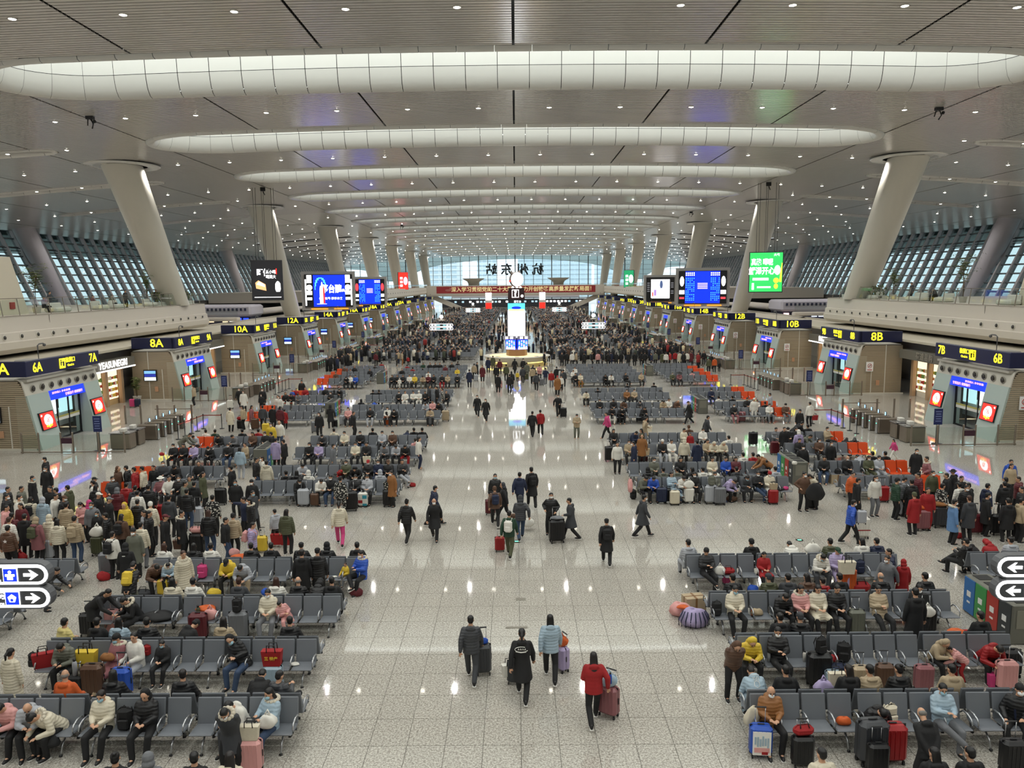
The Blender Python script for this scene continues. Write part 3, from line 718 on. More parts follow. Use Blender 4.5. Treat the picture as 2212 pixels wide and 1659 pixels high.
# potted plant and two suitcases by the shop are placed with the luggage
# ------------------------------------------------------------ mezzanine decks with parapets
deckm = mat('deck_fascia', 'D3CBBF', .45)
def balustrade(e, s, x, y0, y1, z, step=1.9, hgt=1.25):
    n = int((y1-y0)/step)
    for i in range(n+1): link('rail_post', postm, e, loc=(s*x, y0+i*step, z), scl=(.7, .7, hgt/1.24), rot=(0, s*.12, 0))
    gp = []
    for i in range(n): gp.append(((s*(x+.05), y0+(i+.5)*step, z+.62), (.02, step-.08, 1.1)))
    boxes('pane', gp, rail_glass, e, 60)
    MB().tube([(s*(x+.12), y0, z+hgt), (s*(x+.12), y1, z+hgt)], .03, 6).build('handrail', steel, e)
for s, sd in ((-1, 'left'), (1, 'right')):
    e = tag(empty('mezzanine_deck'), f'beige upper deck with a row of round air nozzles and a glass rail, near {sd}', 'balcony')
    y0, y1 = 22, 89.3
    pr = [(36.0, 7.62), (35.9, 6.5), (35.75, 6.45), (35.7, 5.85), (35.55, 5.8), (35.6, 5.3), (36.0, 4.95), (37.2, 4.8), (40, 4.75), (71, 4.75), (71, 7.6), (36.3, 7.62)]
    mb = MB(); n = len(pr)
    vs = [(s*x, y, z) for y in (y0, y1) for x, z in pr]
    mb.add(vs, [tuple(range(n)), tuple(range(2*n-1, n-1, -1))] + [(i, (i+1) % n, n+(i+1) % n, n+i) for i in range(n)]); mb.build('deck_body', deckm, e)
    for i in range(26):
        y = y1-1.6-i*1.9
        MB().lathe([(.2, 0), (.2, .06), (.15, .06), (.14, .0)], 14, 0).lathe([(.1, .0), (.12, .1), (.0001, .11)], 12, 1).build('air_nozzle', [nosem, mat('nozzle_dark', '3A3733')], e, loc=(s*35.73, y, 6.15), rot=(0, -s*PI/2, 0))
    MB().quad((s*35.99, y0, 7.6), (s*35.99, y1, 7.6), (s*35.9, y1, 7.63), (s*35.9, y0, 7.63)).box((s*35.95, y1-30, 7.0), (.02, .04, 1.1)).build('panel_joint', mat('joint_dark', '77706A', .6), e)
    balustrade(e, s, 36.2, y0, y1, 7.6)
    # far deck beyond the screens
    e = tag(empty('mezzanine_deck'), f'far upper deck with a glass rail running to the banner bridge on the {sd}', 'balcony')
    y0, y1 = 176, 292
    pr = [(33.0, 8.3), (32.9, 6.2), (33.4, 5.8), (36, 5.7), (70, 5.7), (70, 8.0), (33.3, 8.3)]
    mb = MB(); n = len(pr); vs = [(s*x, y, z) for y in (y0, y1) for x, z in pr]
    mb.add(vs, [tuple(range(n)), tuple(range(2*n-1, n-1, -1))] + [(i, (i+1) % n, n+(i+1) % n, n+i) for i in range(n)]); mb.build('deck_body', deckm, e)
    mb = MB()
    for i in range(26): mb.ball((s*32.93, y0+3+i*4.2, 7.2), .2, 8, 0, .3)
    tag(mb.build('air_nozzle', mat('nozzle_dark', '3A3733'), e), kind='stuff')
    balustrade(e, s, 33.2, y0, y1, 8.2, 4)
    # upper shop block beyond the near deck
    e = tag(empty('upper_shop_block'), f'two storey shop block with a slotted white parapet, beyond the {sd} deck', 'shop block')
    MB().box((s*55, 118, 5.9), (31, 6, 1.7), bev=.3).build('parapet', mat('parapet_lilac', 'CFCBD6', .5), e)
    mb = MB()
    for i in range(46): mb.box((s*(40.3+i*.62), 114.9, 6.1), (.22, .3, .38))
    tag(mb.build('parapet_slot', mat('slot_navy', '2E3350', .6), e), kind='stuff')
    MB().box((s*55, 118.6, 2.6), (30, 5, 5)).build('shop_front', mat('front_dark', '35384A', .6), e)
    cols = ['9CC8F8', 'F4F2E8', '3050D8', 'F0D8B0', 'FF6050'] if s < 0 else ['F4F2E8', 'FFD8D8', 'FF5040', 'F4F2E8', 'D8E0F0']
    bx = MB()
    for i in range(28):
        for r_ in range(3):
            if R.random() < .75: bx.box((s*(40.6+i*1.05), 115.9, 4.5-r_*.95), (.75, .2, .42 if r_ else .62), R.randrange(5))
    tag(bx.build('lit_sign', [mat('sg'+c, c, .5, emit=.9, nosample=True) for c in cols], e), kind='stuff')
    # near-side clutter block on the wing beyond 90 m
    e = tag(empty('connecting_walkway'), f'low glazed walkway between the near deck and the screens on the {sd}', 'walkway')
    MB().box((s*44, 103, 5.2), (14, 1.2, .5), bev=.1).build('walkway_beam', deckm, e); MB().box((s*42.2, 134, 5.4), (5, 24, .6), bev=.2).build('walkway_slab', deckm, e)
    MB().box((s*44, 102.5, 6.0), (14, .05, 1.0)).build('pane', rail_glass, e)
# things standing on the near decks
leafm = [mat('leaf_a', '4E5F33', .6), mat('leaf_b', '6F7A3E', .6), mat('leaf_c', '38452A', .6)]
def frond(mb, base, ang, ln, rise, mi, w=.07):
    P = []
    for i in range(7):
        t = i/6; P.append(Vector((math.cos(ang)*ln*t, math.sin(ang)*ln*t, rise*math.sin(t*2.2))) + Vector(base))
    for i in range(1, 7):
        d = (P[i]-P[i-1]).normalized(); sd = d.cross(Vector((0, 0, 1))).normalized()
        for sg in (-1, 1):
            a = P[i-1]; tip = a + sd*sg*w*4 + d*.18 - Vector((0, 0, .06))
            mb.add([a, a+d*.07, tip], [(0, 1, 2)], mi)
def plant(name, x, y, z, h, n, label, pot='D8D4CC', spread=.8, cat='plant', sd=0):
    r = random.Random(sd); e = tag(empty(name, (x, y, z)), label, cat)
    MB().lathe([(.24, 0), (.33, .5), (.36, .52), (.3, .5), (.0001, .46)], 16).build('pot', mat('pot'+pot, pot, .5), e)
    st = MB()
    for q in range(3): st.tube([(0, 0, .4), (r.uniform(-.1, .1), r.uniform(-.1, .1), .4+h*.4), (r.uniform(-.25, .25)*spread, r.uniform(-.2, .2), .4+h*.75)], .025, 5)
    st.build('stem', mat('stem', '5A4A32', .8), e)
    mb = MB()
    for q in range(n): frond(mb, (r.uniform(-.2, .2)*spread, r.uniform(-.15, .15), .4+h*r.uniform(.35, .8)), r.uniform(0, 6.28), spread*r.uniform(.5, 1), h*r.uniform(.12, .4), r.randrange(3))
    tag(mb.build('foliage', leafm, e), kind='stuff')
plant('potted_palm', -37.6, 60.5, 7.6, 3.4, 34, 'tall potted palm behind the left deck rail beside the seated group', sd=1, spread=1.5)
plant('potted_palm', -38.2, 80, 7.6, 3.0, 26, 'slim potted palm near the far end of the left deck', sd=2, spread=.9)
plant('potted_palm', 37.8, 65.5, 7.6, 3.6, 30, 'tall potted palm on the right deck with bright green top', sd=3, spread=1.5)
plant('potted_palm', 38, 78, 7.6, 2.6, 30, 'dark potted palm beside the hedge on the right deck', sd=4, spread=1.2)
for s, sd, y in ((-1, 'left', 85), (1, 'right', 84)):
    e = tag(empty('hedge_planter', (s*37.7, y, 7.6)), f'long planter of low green hedge on the {sd} deck', 'hedge')
    MB().box((0, 0, .2), (.9, 9, .4)).build('planter', soft, e)
    mb = MB(); r = random.Random(5)
    for q in range(420):
        c = Vector((r.uniform(-.45, .45), r.uniform(-4.5, 4.5), .4+r.uniform(0, .95))); d = Vector((r.uniform(-1, 1), r.uniform(-1, 1), r.uniform(0, 1))).normalized()*.3; q2 = d.cross(Vector((r.random(), r.random(), 1))).normalized()*.09
        mb.add([c, c+d*.5+q2, c+d, c+d*.5-q2], [(0, 1, 2, 3)], r.randrange(3))
    tag(mb.build('foliage', leafm, e), kind='stuff')
for x, y, ln, lb in ((-37.4, 63, 2.4, 'white moulded lounge seat by the left deck rail'), (-37.2, 69, 1.6, 'white cube bench behind the rail of the left deck'), (-37.3, 72.2, 1.6, 'second white cube bench of the left deck, beyond the first'), (-37.2, 78.5, 1.5, 'rounded white lounge chair near the far end of the left deck'),
                     (37.3, 67.5, 1.8, 'white rounded bench under the tall palm on the right deck'), (37.3, 72, 2.6, 'long white bench block in the middle of the right deck'), (37.2, 80.2, 1.4, 'rounded white chair by the hedge of the right deck'), (37.2, 58.5, 1.8, 'large white egg shaped chair at the right edge of the right deck')):
    e = tag(empty('lounge_seat', (x, y, 7.6)), lb, 'seat'); s = 1 if x > 0 else -1
    MB().box((0, 0, .22), (1.0, ln, .44), bev=.14).build('seat', soft, e); MB().box((s*.42, 0, .55), (.2, ln*.9, .5), bev=.09, ).build('backrest', soft, e)
for s in (-1,):
    e = tag(empty('deck_kiosk', (-38.8, 56.5, 7.6)), 'cream tapered kiosk with a red box on the left deck', 'kiosk')
    MB().prism([(-1.6, 0), (3.0, 0), (1.3, 4.3), (-1.6, 4.3)], 'x', -1.2, 1.2).build('kiosk_body', mat('kiosk', 'D9D0BC', .4), e)
    MB().box((1.25, 1.0, .7), (.12, .5, .5)).build('red_box', mat('kred', '9C2A24', .5), e)
e = tag(empty('deck_kiosk', (38.9, 55.0, 7.6)), 'cream tapered kiosk at the near end of the right deck', 'kiosk')
MB().prism([(-1.6, 0), (3.4, 0), (1.7, 5), (-1.6, 5)], 'x', -1.2, 1.2).build('kiosk_body', mat('kiosk', 'D9D0BC'), e)
# ------------------------------------------------------------ bridge with the red banner
e = tag(empty('banner_bridge', (0, 291, 0)), 'beige footbridge spanning the far end of the hall', 'bridge')
MB().prism([(-3, 5.0), (3, 5.0), (3.2, 5.6), (3.2, 8.9), (2.9, 8.9), (2.9, 6.3), (-2.9, 6.3), (-2.9, 8.9), (-3.2, 8.9), (-3.2, 5.6)], 'x', -33, 33).build('bridge_deck', deckm, e)
for s in (-1, 1): MB().prism([(s*30, 5.2), (s*34, 5.2), (s*22, 0), (s*18, 0)], 'y', -1.5, 1.5).build('stair', deckm, e)
bn = tag(empty('banner', (0, 287.76, 0)), 'long red banner with gold lettering hung on the far bridge', 'banner')
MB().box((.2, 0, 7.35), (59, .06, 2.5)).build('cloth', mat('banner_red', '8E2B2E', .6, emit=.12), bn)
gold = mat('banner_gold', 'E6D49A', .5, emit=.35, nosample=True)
text('深入学习贯彻党的二十大精神', 1.9, (-11.5, -.06, 7.35), (PI/2, 0, 0), gold, bn, bold=.02)
text('奋力开创铁路高质量发展新局面！', 1.9, (15.2, -.06, 7.35), (PI/2, 0, 0), gold, bn, bold=.02)
MB().ball((-25, -.03, 7.2), .8, 10, 0, 1.6, .05, .5).ball((-24.2, -.04, 7.8), .4, 8, 0, 1, .05, 1).build('dove_emblem', mat('banner_pale', 'B8706A', .6), bn)
for x in (-16, 16.5):
    e = tag(MB().lathe([(2.0, 0), (2.0, 4.5), (2.4, 5.4), (4.0, 6.3), (4.3, 6.6)], 20, 0, (x, 297, 5)).build('vent_shaft', mat('shaft', '9C978A', .6)), f'flared grey shaft rising behind the banner bridge, {"left" if x < 0 else "right"} one', 'vent shaft')
e = tag(empty('far_kiosk_row', (0, 318, 0)), 'dark row of kiosks and machines under the far bridge', 'kiosk row')
MB().box((0, 0, 1.6), (60, 3, 3.2)).build('kiosk_wall', mat('fk', '3A3B42', .6), e)
MB().box((0, -2, 4.3), (52, 2, .9), bev=.2).build('kiosk_fascia', mat('parapet_lilac', 'CFCBD6'), e)
mb = MB()
for i in range(40):
    if R.random() < .6: mb.box((-29+i*1.5, -1.6, 2.2), (.9, .1, .7), R.randrange(2))
tag(mb.build('lit_panel', [whl, mat('pp', 'A8C8D8', emit=.8, nosample=True)], e), kind='stuff')
# ------------------------------------------------------------ big screens
def cells(mb, x0, x1, z0, z1, nx, nz, y, mi, p=.8, fx=.7, fz=.5, r=R):
    for i in range(nx):
        for j in range(nz):
            if r.random() < p: mb.box((x0+(i+.5)*(x1-x0)/nx, y, z0+(j+.5)*(z1-z0)/nz), ((x1-x0)/nx*fx, .02, (z1-z0)/nz*fz), mi)
housm = mat('screen_housing', 'A9A6A2', .45)
def bigscreen(x, d, wd, z0, z1, kind, lb, rz):
    e = tag(empty('led_wall', (x, d, 0), rz), lb, 'screen')
    h = z1-z0; zc = (z0+z1)/2
    M_ = Euler((-.06, 0, 0)).to_matrix()
    MB().prism([(0, z0-.5), (.35, z1+.5), (8, z1+.5), (8, z0+.6)], 'x', -wd/2-.5, wd/2+.5).build('housing', housm, e)
    MB().box((0, .1, zc), (wd, .5, h)).build('screen_frame', black, e)
    sc = MB()
    Y = -.17
    if kind == 'ad':
        sc.box((.1, Y, zc), (wd*.66, .04, h*.96), 0)
        for s in (-1, 1):
            sc.box((s*wd*.40, Y, zc+h*.36), (wd*.1, .03, h*.24), 1).ball((s*wd*.4, Y, zc+h*.1), .5, 10, 1, 1, .05, 1).box((s*wd*.40, Y, zc-h*.06), (wd*.11, .03, h*.12), 1).box((s*wd*.40, Y, zc-h*.24), (wd*.1, .03, h*.08), 1).box((s*wd*.475, Y, zc-h*.05), (wd*.03, .03, h*.8), 1)
        for k in range(3): sc.tube([(-wd*.17+k*.28, Y-.05, zc-h*.38), (-wd*.17+k*.26, Y-.05, zc+h*(.05+.12*(k == 1))), (-wd*.17+k*.24, Y-.05, zc+h*(.15+.12*(k == 1)))], [.15, .14, .05], 8, [1, 1, 2][k])
        P = [(-wd*.17+.9*math.cos(t), zc+.2+h*.36*math.sin(t)) for t in [PI*k/10 for k in range(11)]]
        for (xa, za), (xb, zb) in zip(P, P[1:]): sc.box(((xa+xb)/2, Y-.03, (za+zb)/2), (abs(xa-xb)+.08, .02, abs(za-zb)+.08), 3)
        sc.box((-wd*.15, Y-.03, zc-h*.4), (1.6, .02, .08), 1)
        o = sc.build('screen_image', [blul, whl, redl, cyl], e)
        text('茅台醇', h*.27, (wd*.06, Y-.05, zc+h*.04), (PI/2, 0, 0), whl, o, sx=.75, bold=.03)
        text('香飘世界 醇享未来', h*.085, (wd*.04, Y-.05, zc-h*.24), (PI/2, 0, 0), whl, o); text('酱香典范', h*.1, (wd*.27, Y-.05, zc+h*.0), (PI/2, 0, 0), whl, o)
    elif kind == 'board':
        sc.box((0, Y, zc), (wd*.72, .04, h*.97), 0)
        for s in (-1, 1):
            sc.ball((s*wd*.43, Y, zc+h*.18), .36, 10, 1 if x > 0 else 4, 1, .05, 2.4).box((s*wd*.43, Y, zc-h*.15), (wd*.11, .03, h*.12), 1).box((s*wd*.43, Y, zc-h*.33), (wd*.1, .03, h*.06), 4 if x > 0 else 1)
            cells(sc, s*wd*.26-wd*.1, s*wd*.26+wd*.1, z0+h*.08, z1-h*.2, 5, 13, Y-.03, 3, .85, .5, .4)
            cells(sc, s*wd*.26-wd*.1, s*wd*.26+wd*.1, z1-h*.16, z1-h*.04, 5, 2, Y-.03, 1, 1, .6, .6)
        cells(sc, -wd*.11, wd*.11, zc-h*.06, zc+h*.14, 1, 4, Y-.03, 5, 1, .95, .6)
        sc.build('screen_image', [blul, whl, redl, cyl, mat('warm_red', 'E0404A', .4, emit=1, nosample=True), mat('pale_lilac', 'C9B8F0', .4, emit=1, nosample=True)], e)
    else:
        sc.box((0, Y, zc+.1), (wd*.66, .04, h*.78), 0).ball((.2, Y-.03, zc+h*.2), .5, 10, 1, .7, .05, 1.8).box((-wd*.18, Y-.03, zc-h*.14), (.5, .02, 1.3), 2).box((-wd*.27, Y-.03, zc-h*.2), (.25, .02, .9), 3).ball((.5, Y-.03, zc-h*.1), .8, 10, 4, 1, .05, 1.1)
        for s in (-1, 1): cells(sc, s*wd*.42-.35, s*wd*.42+.35, zc-h*.2, zc+h*.3, 1, 6, Y-.02, 5, .8, .8, .5)
        sc.build('screen_image', [whl, mat('slate_blue', '4A5C84', .4, emit=.7, nosample=True), mat('mauve', 'A080C8', .4, emit=.8, nosample=True), redl, mat('pale', 'D8D0E8', .4, emit=1, nosample=True), mat('dimtext', '7A7A80', .4, emit=.5, nosample=True)], e)
    MB().box((-wd*.2, -.1, z0-.3), (wd*.35, .3, .18), 0).box((wd*.25, -.1, z0-.3), (wd*.3, .3, .18), 0).build('uplight', mat('warm_uplight', 'F0A030', .5, emit=.9), e)
bigscreen(-31.6, 131, 7.9, 5.9, 11.4, 'ad', 'large blue advertising screen with big white characters, left side, nearer one', .22)
bigscreen(-31.6, 168, 6.3, 5.4, 10.8, 'board', 'blue train timetable screen beyond the advertising screen on the left', .15)
bigscreen(31.6, 131, 7.9, 5.9, 11.4, 'board', 'large blue train timetable screen on the right, nearer one', -.22)
bigscreen(31.4, 168, 6.0, 5.4, 10.6, 'white', 'bright white advertising screen beyond the timetable screen on the right', -.15)
def hanging(x, d, wd, z0, z1, kind, lb, rz):
    e = tag(empty('hanging_screen', (x, d, 0), rz), lb, 'screen'); zc, h = (z0+z1)/2, z1-z0
    MB().box((0, 0, zc), (wd, .35, h), bev=.03).build('frame', mat('hs_frame', '3C3D40', .5), e)
    for q in (-1.2, -.9, -.2, 0, .9, 1.2):
        MB().tube([(q, 0, z1), (q, 0, hz(abs(x))-.05)], .025, 4).build('cable', mat('cable', '4A4A48', .6), e)
    MB().box((0, 0, hz(abs(x))-.2), (.6, .4, .5), bev=.05).tube([(0, 0, hz(abs(x))-.4), (.2, 0, hz(abs(x))-.9)], .06, 6).build('bracket', black, e)
    Y = -.19; m = MB(); 
    if kind == 'black':
        m.box((0, Y, zc), (wd*.94, .02, h*.95), 0).add([(-wd*.36, Y-.02, zc-h*.2), (-wd*.04, Y-.02, zc-h*.26), (-wd*.06, Y-.02, zc-h*.1), (-wd*.28, Y-.02, zc), (-wd*.38, Y-.02, zc-h*.06)], [(0, 1, 2, 3, 4)], 1)
        m.add([(-wd*.34, Y-.03, zc-h*.1), (-wd*.08, Y-.03, zc-h*.16), (-wd*.1, Y-.03, zc-h*.1), (-wd*.26, Y-.03, zc-h*.03)], [(0, 1, 2, 3)], 2)
        m.lathe([(.3, -1.3), (.38, -1.0), (.36, -.3), (.2, .0), (.16, .3), (.2, .9), (.18, 1.3), (.0001, 1.4)], 12, 2, (wd*.33, Y, zc-.1), 1, .05).box((wd*.3, Y-.03, zc+h*.22), (.12, .02, .7), 3)
        m.box((0, Y-.02, z0+h*.08), (wd*.85, .02, .07), 2).lathe([(.1, 0), (.08, .3), (.02, .4)], 8, 2, (-wd*.38, Y, zc+h*.3), 1, .1)
        o = m.build('screen_image', [blkl, mat('cake', 'F0B078', .5, emit=1, nosample=True), whl, redl], e)
        text('旺仔', .95, (-wd*.12, Y-.04, zc+h*.18), (PI/2, 0, 0), whl, o, bold=.03, sx=.8); text('从小喝', .5, (wd*.12, Y-.04, zc+h*.2), (PI/2, 0, 0), whl, o, sx=.8); text('喝到大', .5, (wd*.12, Y-.04, zc+h*.08), (PI/2, 0, 0), whl, o, sx=.8)
    else:
        m.box((0, Y, zc), (wd*.95, .02, h*.96), 0).box((-wd*.15, Y-.02, zc-h*.17), (wd*.46, .02, .3), 1).box((-wd*.37, Y-.02, zc-h*.35), (.25, .02, .8), 1).box((-wd*.05, Y-.02, zc-h*.37), (wd*.4, .02, .22), 2)
        m.ball((wd*.33, Y-.02, zc+.25), .38, 10, 2, 1, .05, 1.6).ball((wd*.3, Y-.02, zc-1.0), .33, 10, 3, 1, .05, 1).ball((wd*.3, Y-.02, zc-1.7), .25, 10, 3, 1, .05, 1.3).tube([(wd*.42, Y-.03, zc-1.2), (wd*.46, Y-.03, zc+1.1)], [.16, .05], 6, 3)
        o = m.build('screen_image', [grnl, whl, mat('palegreen', 'D8F4D8', .4, emit=1, nosample=True), mat('yell2', 'E8D040', .4, emit=1, nosample=True)], e)
        text('真能 喝呢', .85, (-wd*.12, Y-.04, zc+h*.24), (PI/2, 0, 0), whl, o, bold=.03, sx=.7); text('解渴开心', .95, (-wd*.12, Y-.04, zc+h*.02), (PI/2, 0, 0), whl, o, bold=.03, sx=.8)
        text('大卖', .35, (wd*.3, Y-.04, zc+h*.42), (PI/2, 0, 0), whl, o)
hanging(-30.4, 95, 3.7, 7.8, 12.7, 'black', 'hanging black advertising screen with a bottle and a cake, left', .25)
hanging(30.6, 95, 4.0, 8.2, 13.1, 'green', 'hanging bright green advertising screen on cables, right', -.25)
for x, d, col, lb, rz in ((-33.6, 232, 'red', 'narrow red upright advertising panel by the far left deck', .5), (34.0, 232, 'green', 'narrow green and white upright panel by the far right deck', -.5)):
    e = tag(empty('upright_panel', (x, d, 8.0), rz), lb, 'screen')
    MB().box((0, 0, 2.6), (3.2, .4, 5.2)).build('frame', mat('hs_frame', '3C3D40'), e)
    m = MB().box((0, -.22, 2.6), (3.0, .03, 5.0), 0)
    for q in range(3): m.box((-.6, -.25, 1.2+q*1.1), (.8, .02, .7), 1)
    m.ball((.7, -.25, 2.6), .7, 10, 2, 1, .05, 1.8); m.build('panel_print', [redl, whl, pinkl] if col == 'red' else [mat('dgreen', '1E8C5A', emit=.9, nosample=True), whl, whl], e)
# ------------------------------------------------------------ information desk with screen pillar
e = tag(empty('information_desk', (.1, 91.5, 0)), 'round white information desk with glowing yellow strips in the central aisle', 'desk')
MB().lathe([(2.6, 0), (2.8, .35), (3.15, .5), (3.3, .95), (3.45, 1.02), (3.45, 1.1), (2.9, 1.12), (2.85, .75), (2.8, 0)], 40, 0, sx=1.15).build('counter', mat('desk_white', 'D8D2C6', .35), e)
MB().lathe([(2.82, .36), (3.1, .48)], 40, 0, sx=1.16).lathe([(2.62, .03), (2.66, .12)], 40, 0, sx=1.16).build('light_strip', mat('strip_yellow', 'FFE070', emit=2.2), e)
MB().lathe([(2.78, .9), (2.82, 1.08)], 40, 0, sx=1.15).build('inner_glow', mat('warm_glow', 'FFD890', emit=1.0), e)
for a in (-2.3, -1.57, -.8): MB().box((3.25*math.cos(a), 2.95*math.sin(a)+.0, 1.16), (.5, .3, .03), rz=0).build('desk_notice', mat('desk_notice', 'B8BCBC', .5), e)
e = tag(empty('screen_pillar', (.1, 91.5, 0)), 'tall screen pillar rising from the information desk, bright white screen below a question mark sign', 'screen pillar')
MB().lathe([(1.0, .2), (1.25, .9), (1.25, 1.9), (1.35, 2.0)], 8).build('base', mat('pillar_bronze', '6E5A50', .4, .4), e)
MB().box((0, .0, 5.2), (2.1, 1.9, 4.2)).box((0, 0, 3.4), (1.0, 1.0, 3)).box((0, 0, 7.4), (1.7, 1.6, .5)).build('pillar_body', mat('pillar_grey', '4C4A50', .4, .3), e)
MB().box((0, -.98, 4.85), (2.0, .05, 3.2), 0).box((0, -.98, 6.85), (2.0, .05, .85), 1).box((0, -1.0, 6.5), (1.9, .04, .2), 2).ball((0, -1.0, 6.75), .6, 12, 3, 1, .05, .3).build('front_screen', [mat('bright_white_screen', 'FFFFFF', emit=3.2), cyl, mat('lgreen', 'C8D890', emit=1), blul], e)
m = MB()
for sg in (-1, 1):
    M_ = Matrix.Translation((sg*.68, -1.15, 2.45)) @ Euler((0, 0, sg*.55)).to_matrix().to_4x4()
    m.box((0, 0, 0), (1.35, .12, 1.15), 0, M=M_)
    for i in range(4):
        for j in range(5): m.box((0, 0, 0), (.2, .02, .1), [1, 2, 1][(i+j) % 3], M=M_ @ Matrix.Translation((-.48+i*.32, -.07, -.25+j*.17)))
    m.box((0, 0, 0), (1.25, .02, .2), 1, M=M_ @ Matrix.Translation((0, -.07, -.45)))
    M2 = Matrix.Translation((sg*.85, -1.1, 3.25)) @ Euler((0, 0, sg*.25)).to_matrix().to_4x4()
    m.box((0, 0, 0), (1.6, .1, .42), 3, M=M2)
    for i in range(7): m.box((0, 0, 0), (.14, .02, .28), 1 if i % 3 else 3, M=M2 @ Matrix.Translation((-.62+i*.2, -.06, 0)))
    m.box((sg*1.06, 0, 4.9), (.06, 1.5, 2.6), 3)
m.build('timetable_ring', [blul, whl, cyl, mat('dimgrey_screen', '7C7A84', .4, emit=.3)], e)
sg = MB().prism([(-1.0, 7.75), (1.0, 7.75), (.92, 9.05), (-.92, 9.05)], 'y', -1.1, 1.1).build('question_sign', mat('sign_brown', '3A2226', .4), e)
m = MB().box((-.1, -1.12, 8.4), (.82, .03, .92), 0, bev=.02).box((-.1, -1.14, 8.4), (.68, .03, .78), 1).ball((.68, -1.14, 8.12), .17, 10, 0, 1, .1, 1); m.build('sign_face', [whl, mat('sign_brown', '3A2226')], sg)
text('?', .95, (-.1, -1.17, 8.4), (PI/2, 0, 0), whl, sg, bold=.05)
text('服务台', .28, (.15, -.9, 7.45), (PI/2, 0, 0), whl, sg, bold=.02)
e = tag(empty('globe_clock', (.1, 91.5, 9.1)), 'round clock with two small ears, bright white dial, on top of the screen pillar', 'clock')
MB().ball((0, .1, .95), .82, 18, 0, 1, .7, 1.1).lathe([(.3, -.1), (.2, .2)], 10).tube([(-.5, 0, 1.6), (-.6, 0, 1.98)], [.22, .05], 8).tube([(.35, 0, 1.65), (.42, 0, 2.0)], [.22, .05], 8).build('clock_case', mat('clock_case', '8C8078', .4, .4), e)
MB().ball((.12, -.5, .95), .72, 18, 0, 1, .12, 1.15).build('dial', mat('bright_dial', 'FFFFFF', emit=2.2), e)
MB().ball((-.75, -.3, .75), .1, 8).build('warning_light', redl, e)
MB().ball((-.4, -.4, 0), .16, 8).ball((.1, -.4, -.02), .14, 8).ball((.5, -.4, -.02), .16, 8).build('spot_lamps', whl, e)
# ------------------------------------------------------------ direction signs on posts
def totem(x, d, lb, near=None, scale=1):
    e = tag(empty('direction_sign', (x, d, 0)), lb, 'sign', 'lit direction signs on posts')
    MB().tube([(0, 0, 0), (0, 0, 4.4)], .07, 8).lathe([(.35, 0), (.35, .04), (.1, .08)], 14).build('pole', mat('pole_dark', '4A4644', .4, .4), e)
    MB().ball((0, 0, 4.75), .3, 12).build('globe_lamp', mat('globe', 'FFFFFF', emit=2), e)
    MB().lathe([(.5, 4.2), (.5, 4.28), (.1, 4.35)], 14).build('canopy_disc', soft, e)
    for z in (3.5, 2.98):
        w, h = 3.6, .46
        def pill(mb, w, h, y0, y1, mi):
            P = [(w/2-h/2+h/2*math.cos(t), z+h/2*math.sin(t)) for t in [-PI/2+PI*k/8 for k in range(9)]] + [(-w/2+h/2-h/2*math.cos(t), z-h/2*math.sin(t)) for t in [-PI/2+PI*k/8 for k in range(9)]]
            mb.prism(P, 'y', y0, y1, mi)
        body = MB(); pill(body, w, h+.06, -.1, .1, 0); b = body.build('sign_panel', mat('sign_grey', '5C5E62', .4), e)
        f = MB(); pill(f, w-.06, h-.02, -.115, -.1, 0); pill(f, w-.2, h-.15, -.125, -.113, 1); f.build('sign_light', [mat('sign_white', 'FFFFFF', emit=1.5), mat('sign_dark', '46484C', .5)], b)
        if near:
            side, rows = near; cn, en, ic = rows[0] if z > 3.2 else rows[1]
            sg = 1 if side == 'L' else -1
            m = MB(); xa = sg*(w/2-.38); y = -.135
            m.box((xa-sg*.06, y, z), (.2, .01, .07), 0); m.add([(xa+sg*.16, y, z), (xa+sg*.0, y, z+.11), (xa-sg*.05, y, z+.11), (xa+sg*.04, y, z), (xa-sg*.05, y, z-.11), (xa+sg*.0, y, z-.11)], [(0, 1, 2, 3), (0, 3, 4, 5)], 0)
            xi = sg*(w/2-.82); m.box((xi, y, z), (.32, .01, .32), 0); m.box((xi, y-.01, z), (.28, .01, .28), 1)
            if ic == 'seat': m.ball((xi, y-.02, z+.07), .04, 8, 0, 1, .1, 1).box((xi, y-.02, z+.0), (.2, .01, .05), 0).box((xi, y-.02, z-.06), (.12, .01, .08), 0)
            elif ic == 'hand': m.add([(xi+.1*math.cos(2*PI*k/5+PI/2), y-.02, z+.1*math.sin(2*PI*k/5+PI/2)) for k in range(5)], [(0, 1, 2, 3, 4)], 0).ball((xi, y-.03, z-.03), .035, 8, 1, 1, .1, 1)
            elif ic == 'check': m.ball((xi+.05, y-.02, z+.08), .035, 8, 0, 1, .1, 1).box((xi+.05, y-.02, z-.03), (.06, .01, .16), 0).box((xi-.06, y-.02, z+.04), (.13, .01, .04), 0).box((xi-.08, y-.02, z+.09), (.05, .01, .05), 0)
            else:
                for dx_ in (-.07, .07):
                    for dz_ in (-.07, .07): m.ball((xi+dx_, y-.02, z+dz_), .035, 8, 0, 1.3, .1, .8)
                m.box((xi, y-.02, z), (.012, .01, .27), 0).box((xi, y-.02, z), (.27, .01, .012), 0)
            m.build('pictogram', [whl, blul], b)
            xt = sg*(w/2-1.35)
            text(cn, .2, (xt, -.14, z+.06), (PI/2, 0, 0), whl, b, bold=.03); text(en, .11, (xt, -.14, z-.12), (PI/2, 0, 0), whl, b)
        else:
            m = MB()
            for q in (-1.35, -.9, .9, 1.35): m.box((q, -.135, z), (.3, .01, .16), 0)
            m.box((-.45, -.135, z), (.5, .01, .12), 1).box((.45, -.135, z), (.4, .01, .12), 1); m.build('pictogram', [whl, mat('sign_teal', '8CCFDC', emit=1, nosample=True)], b)
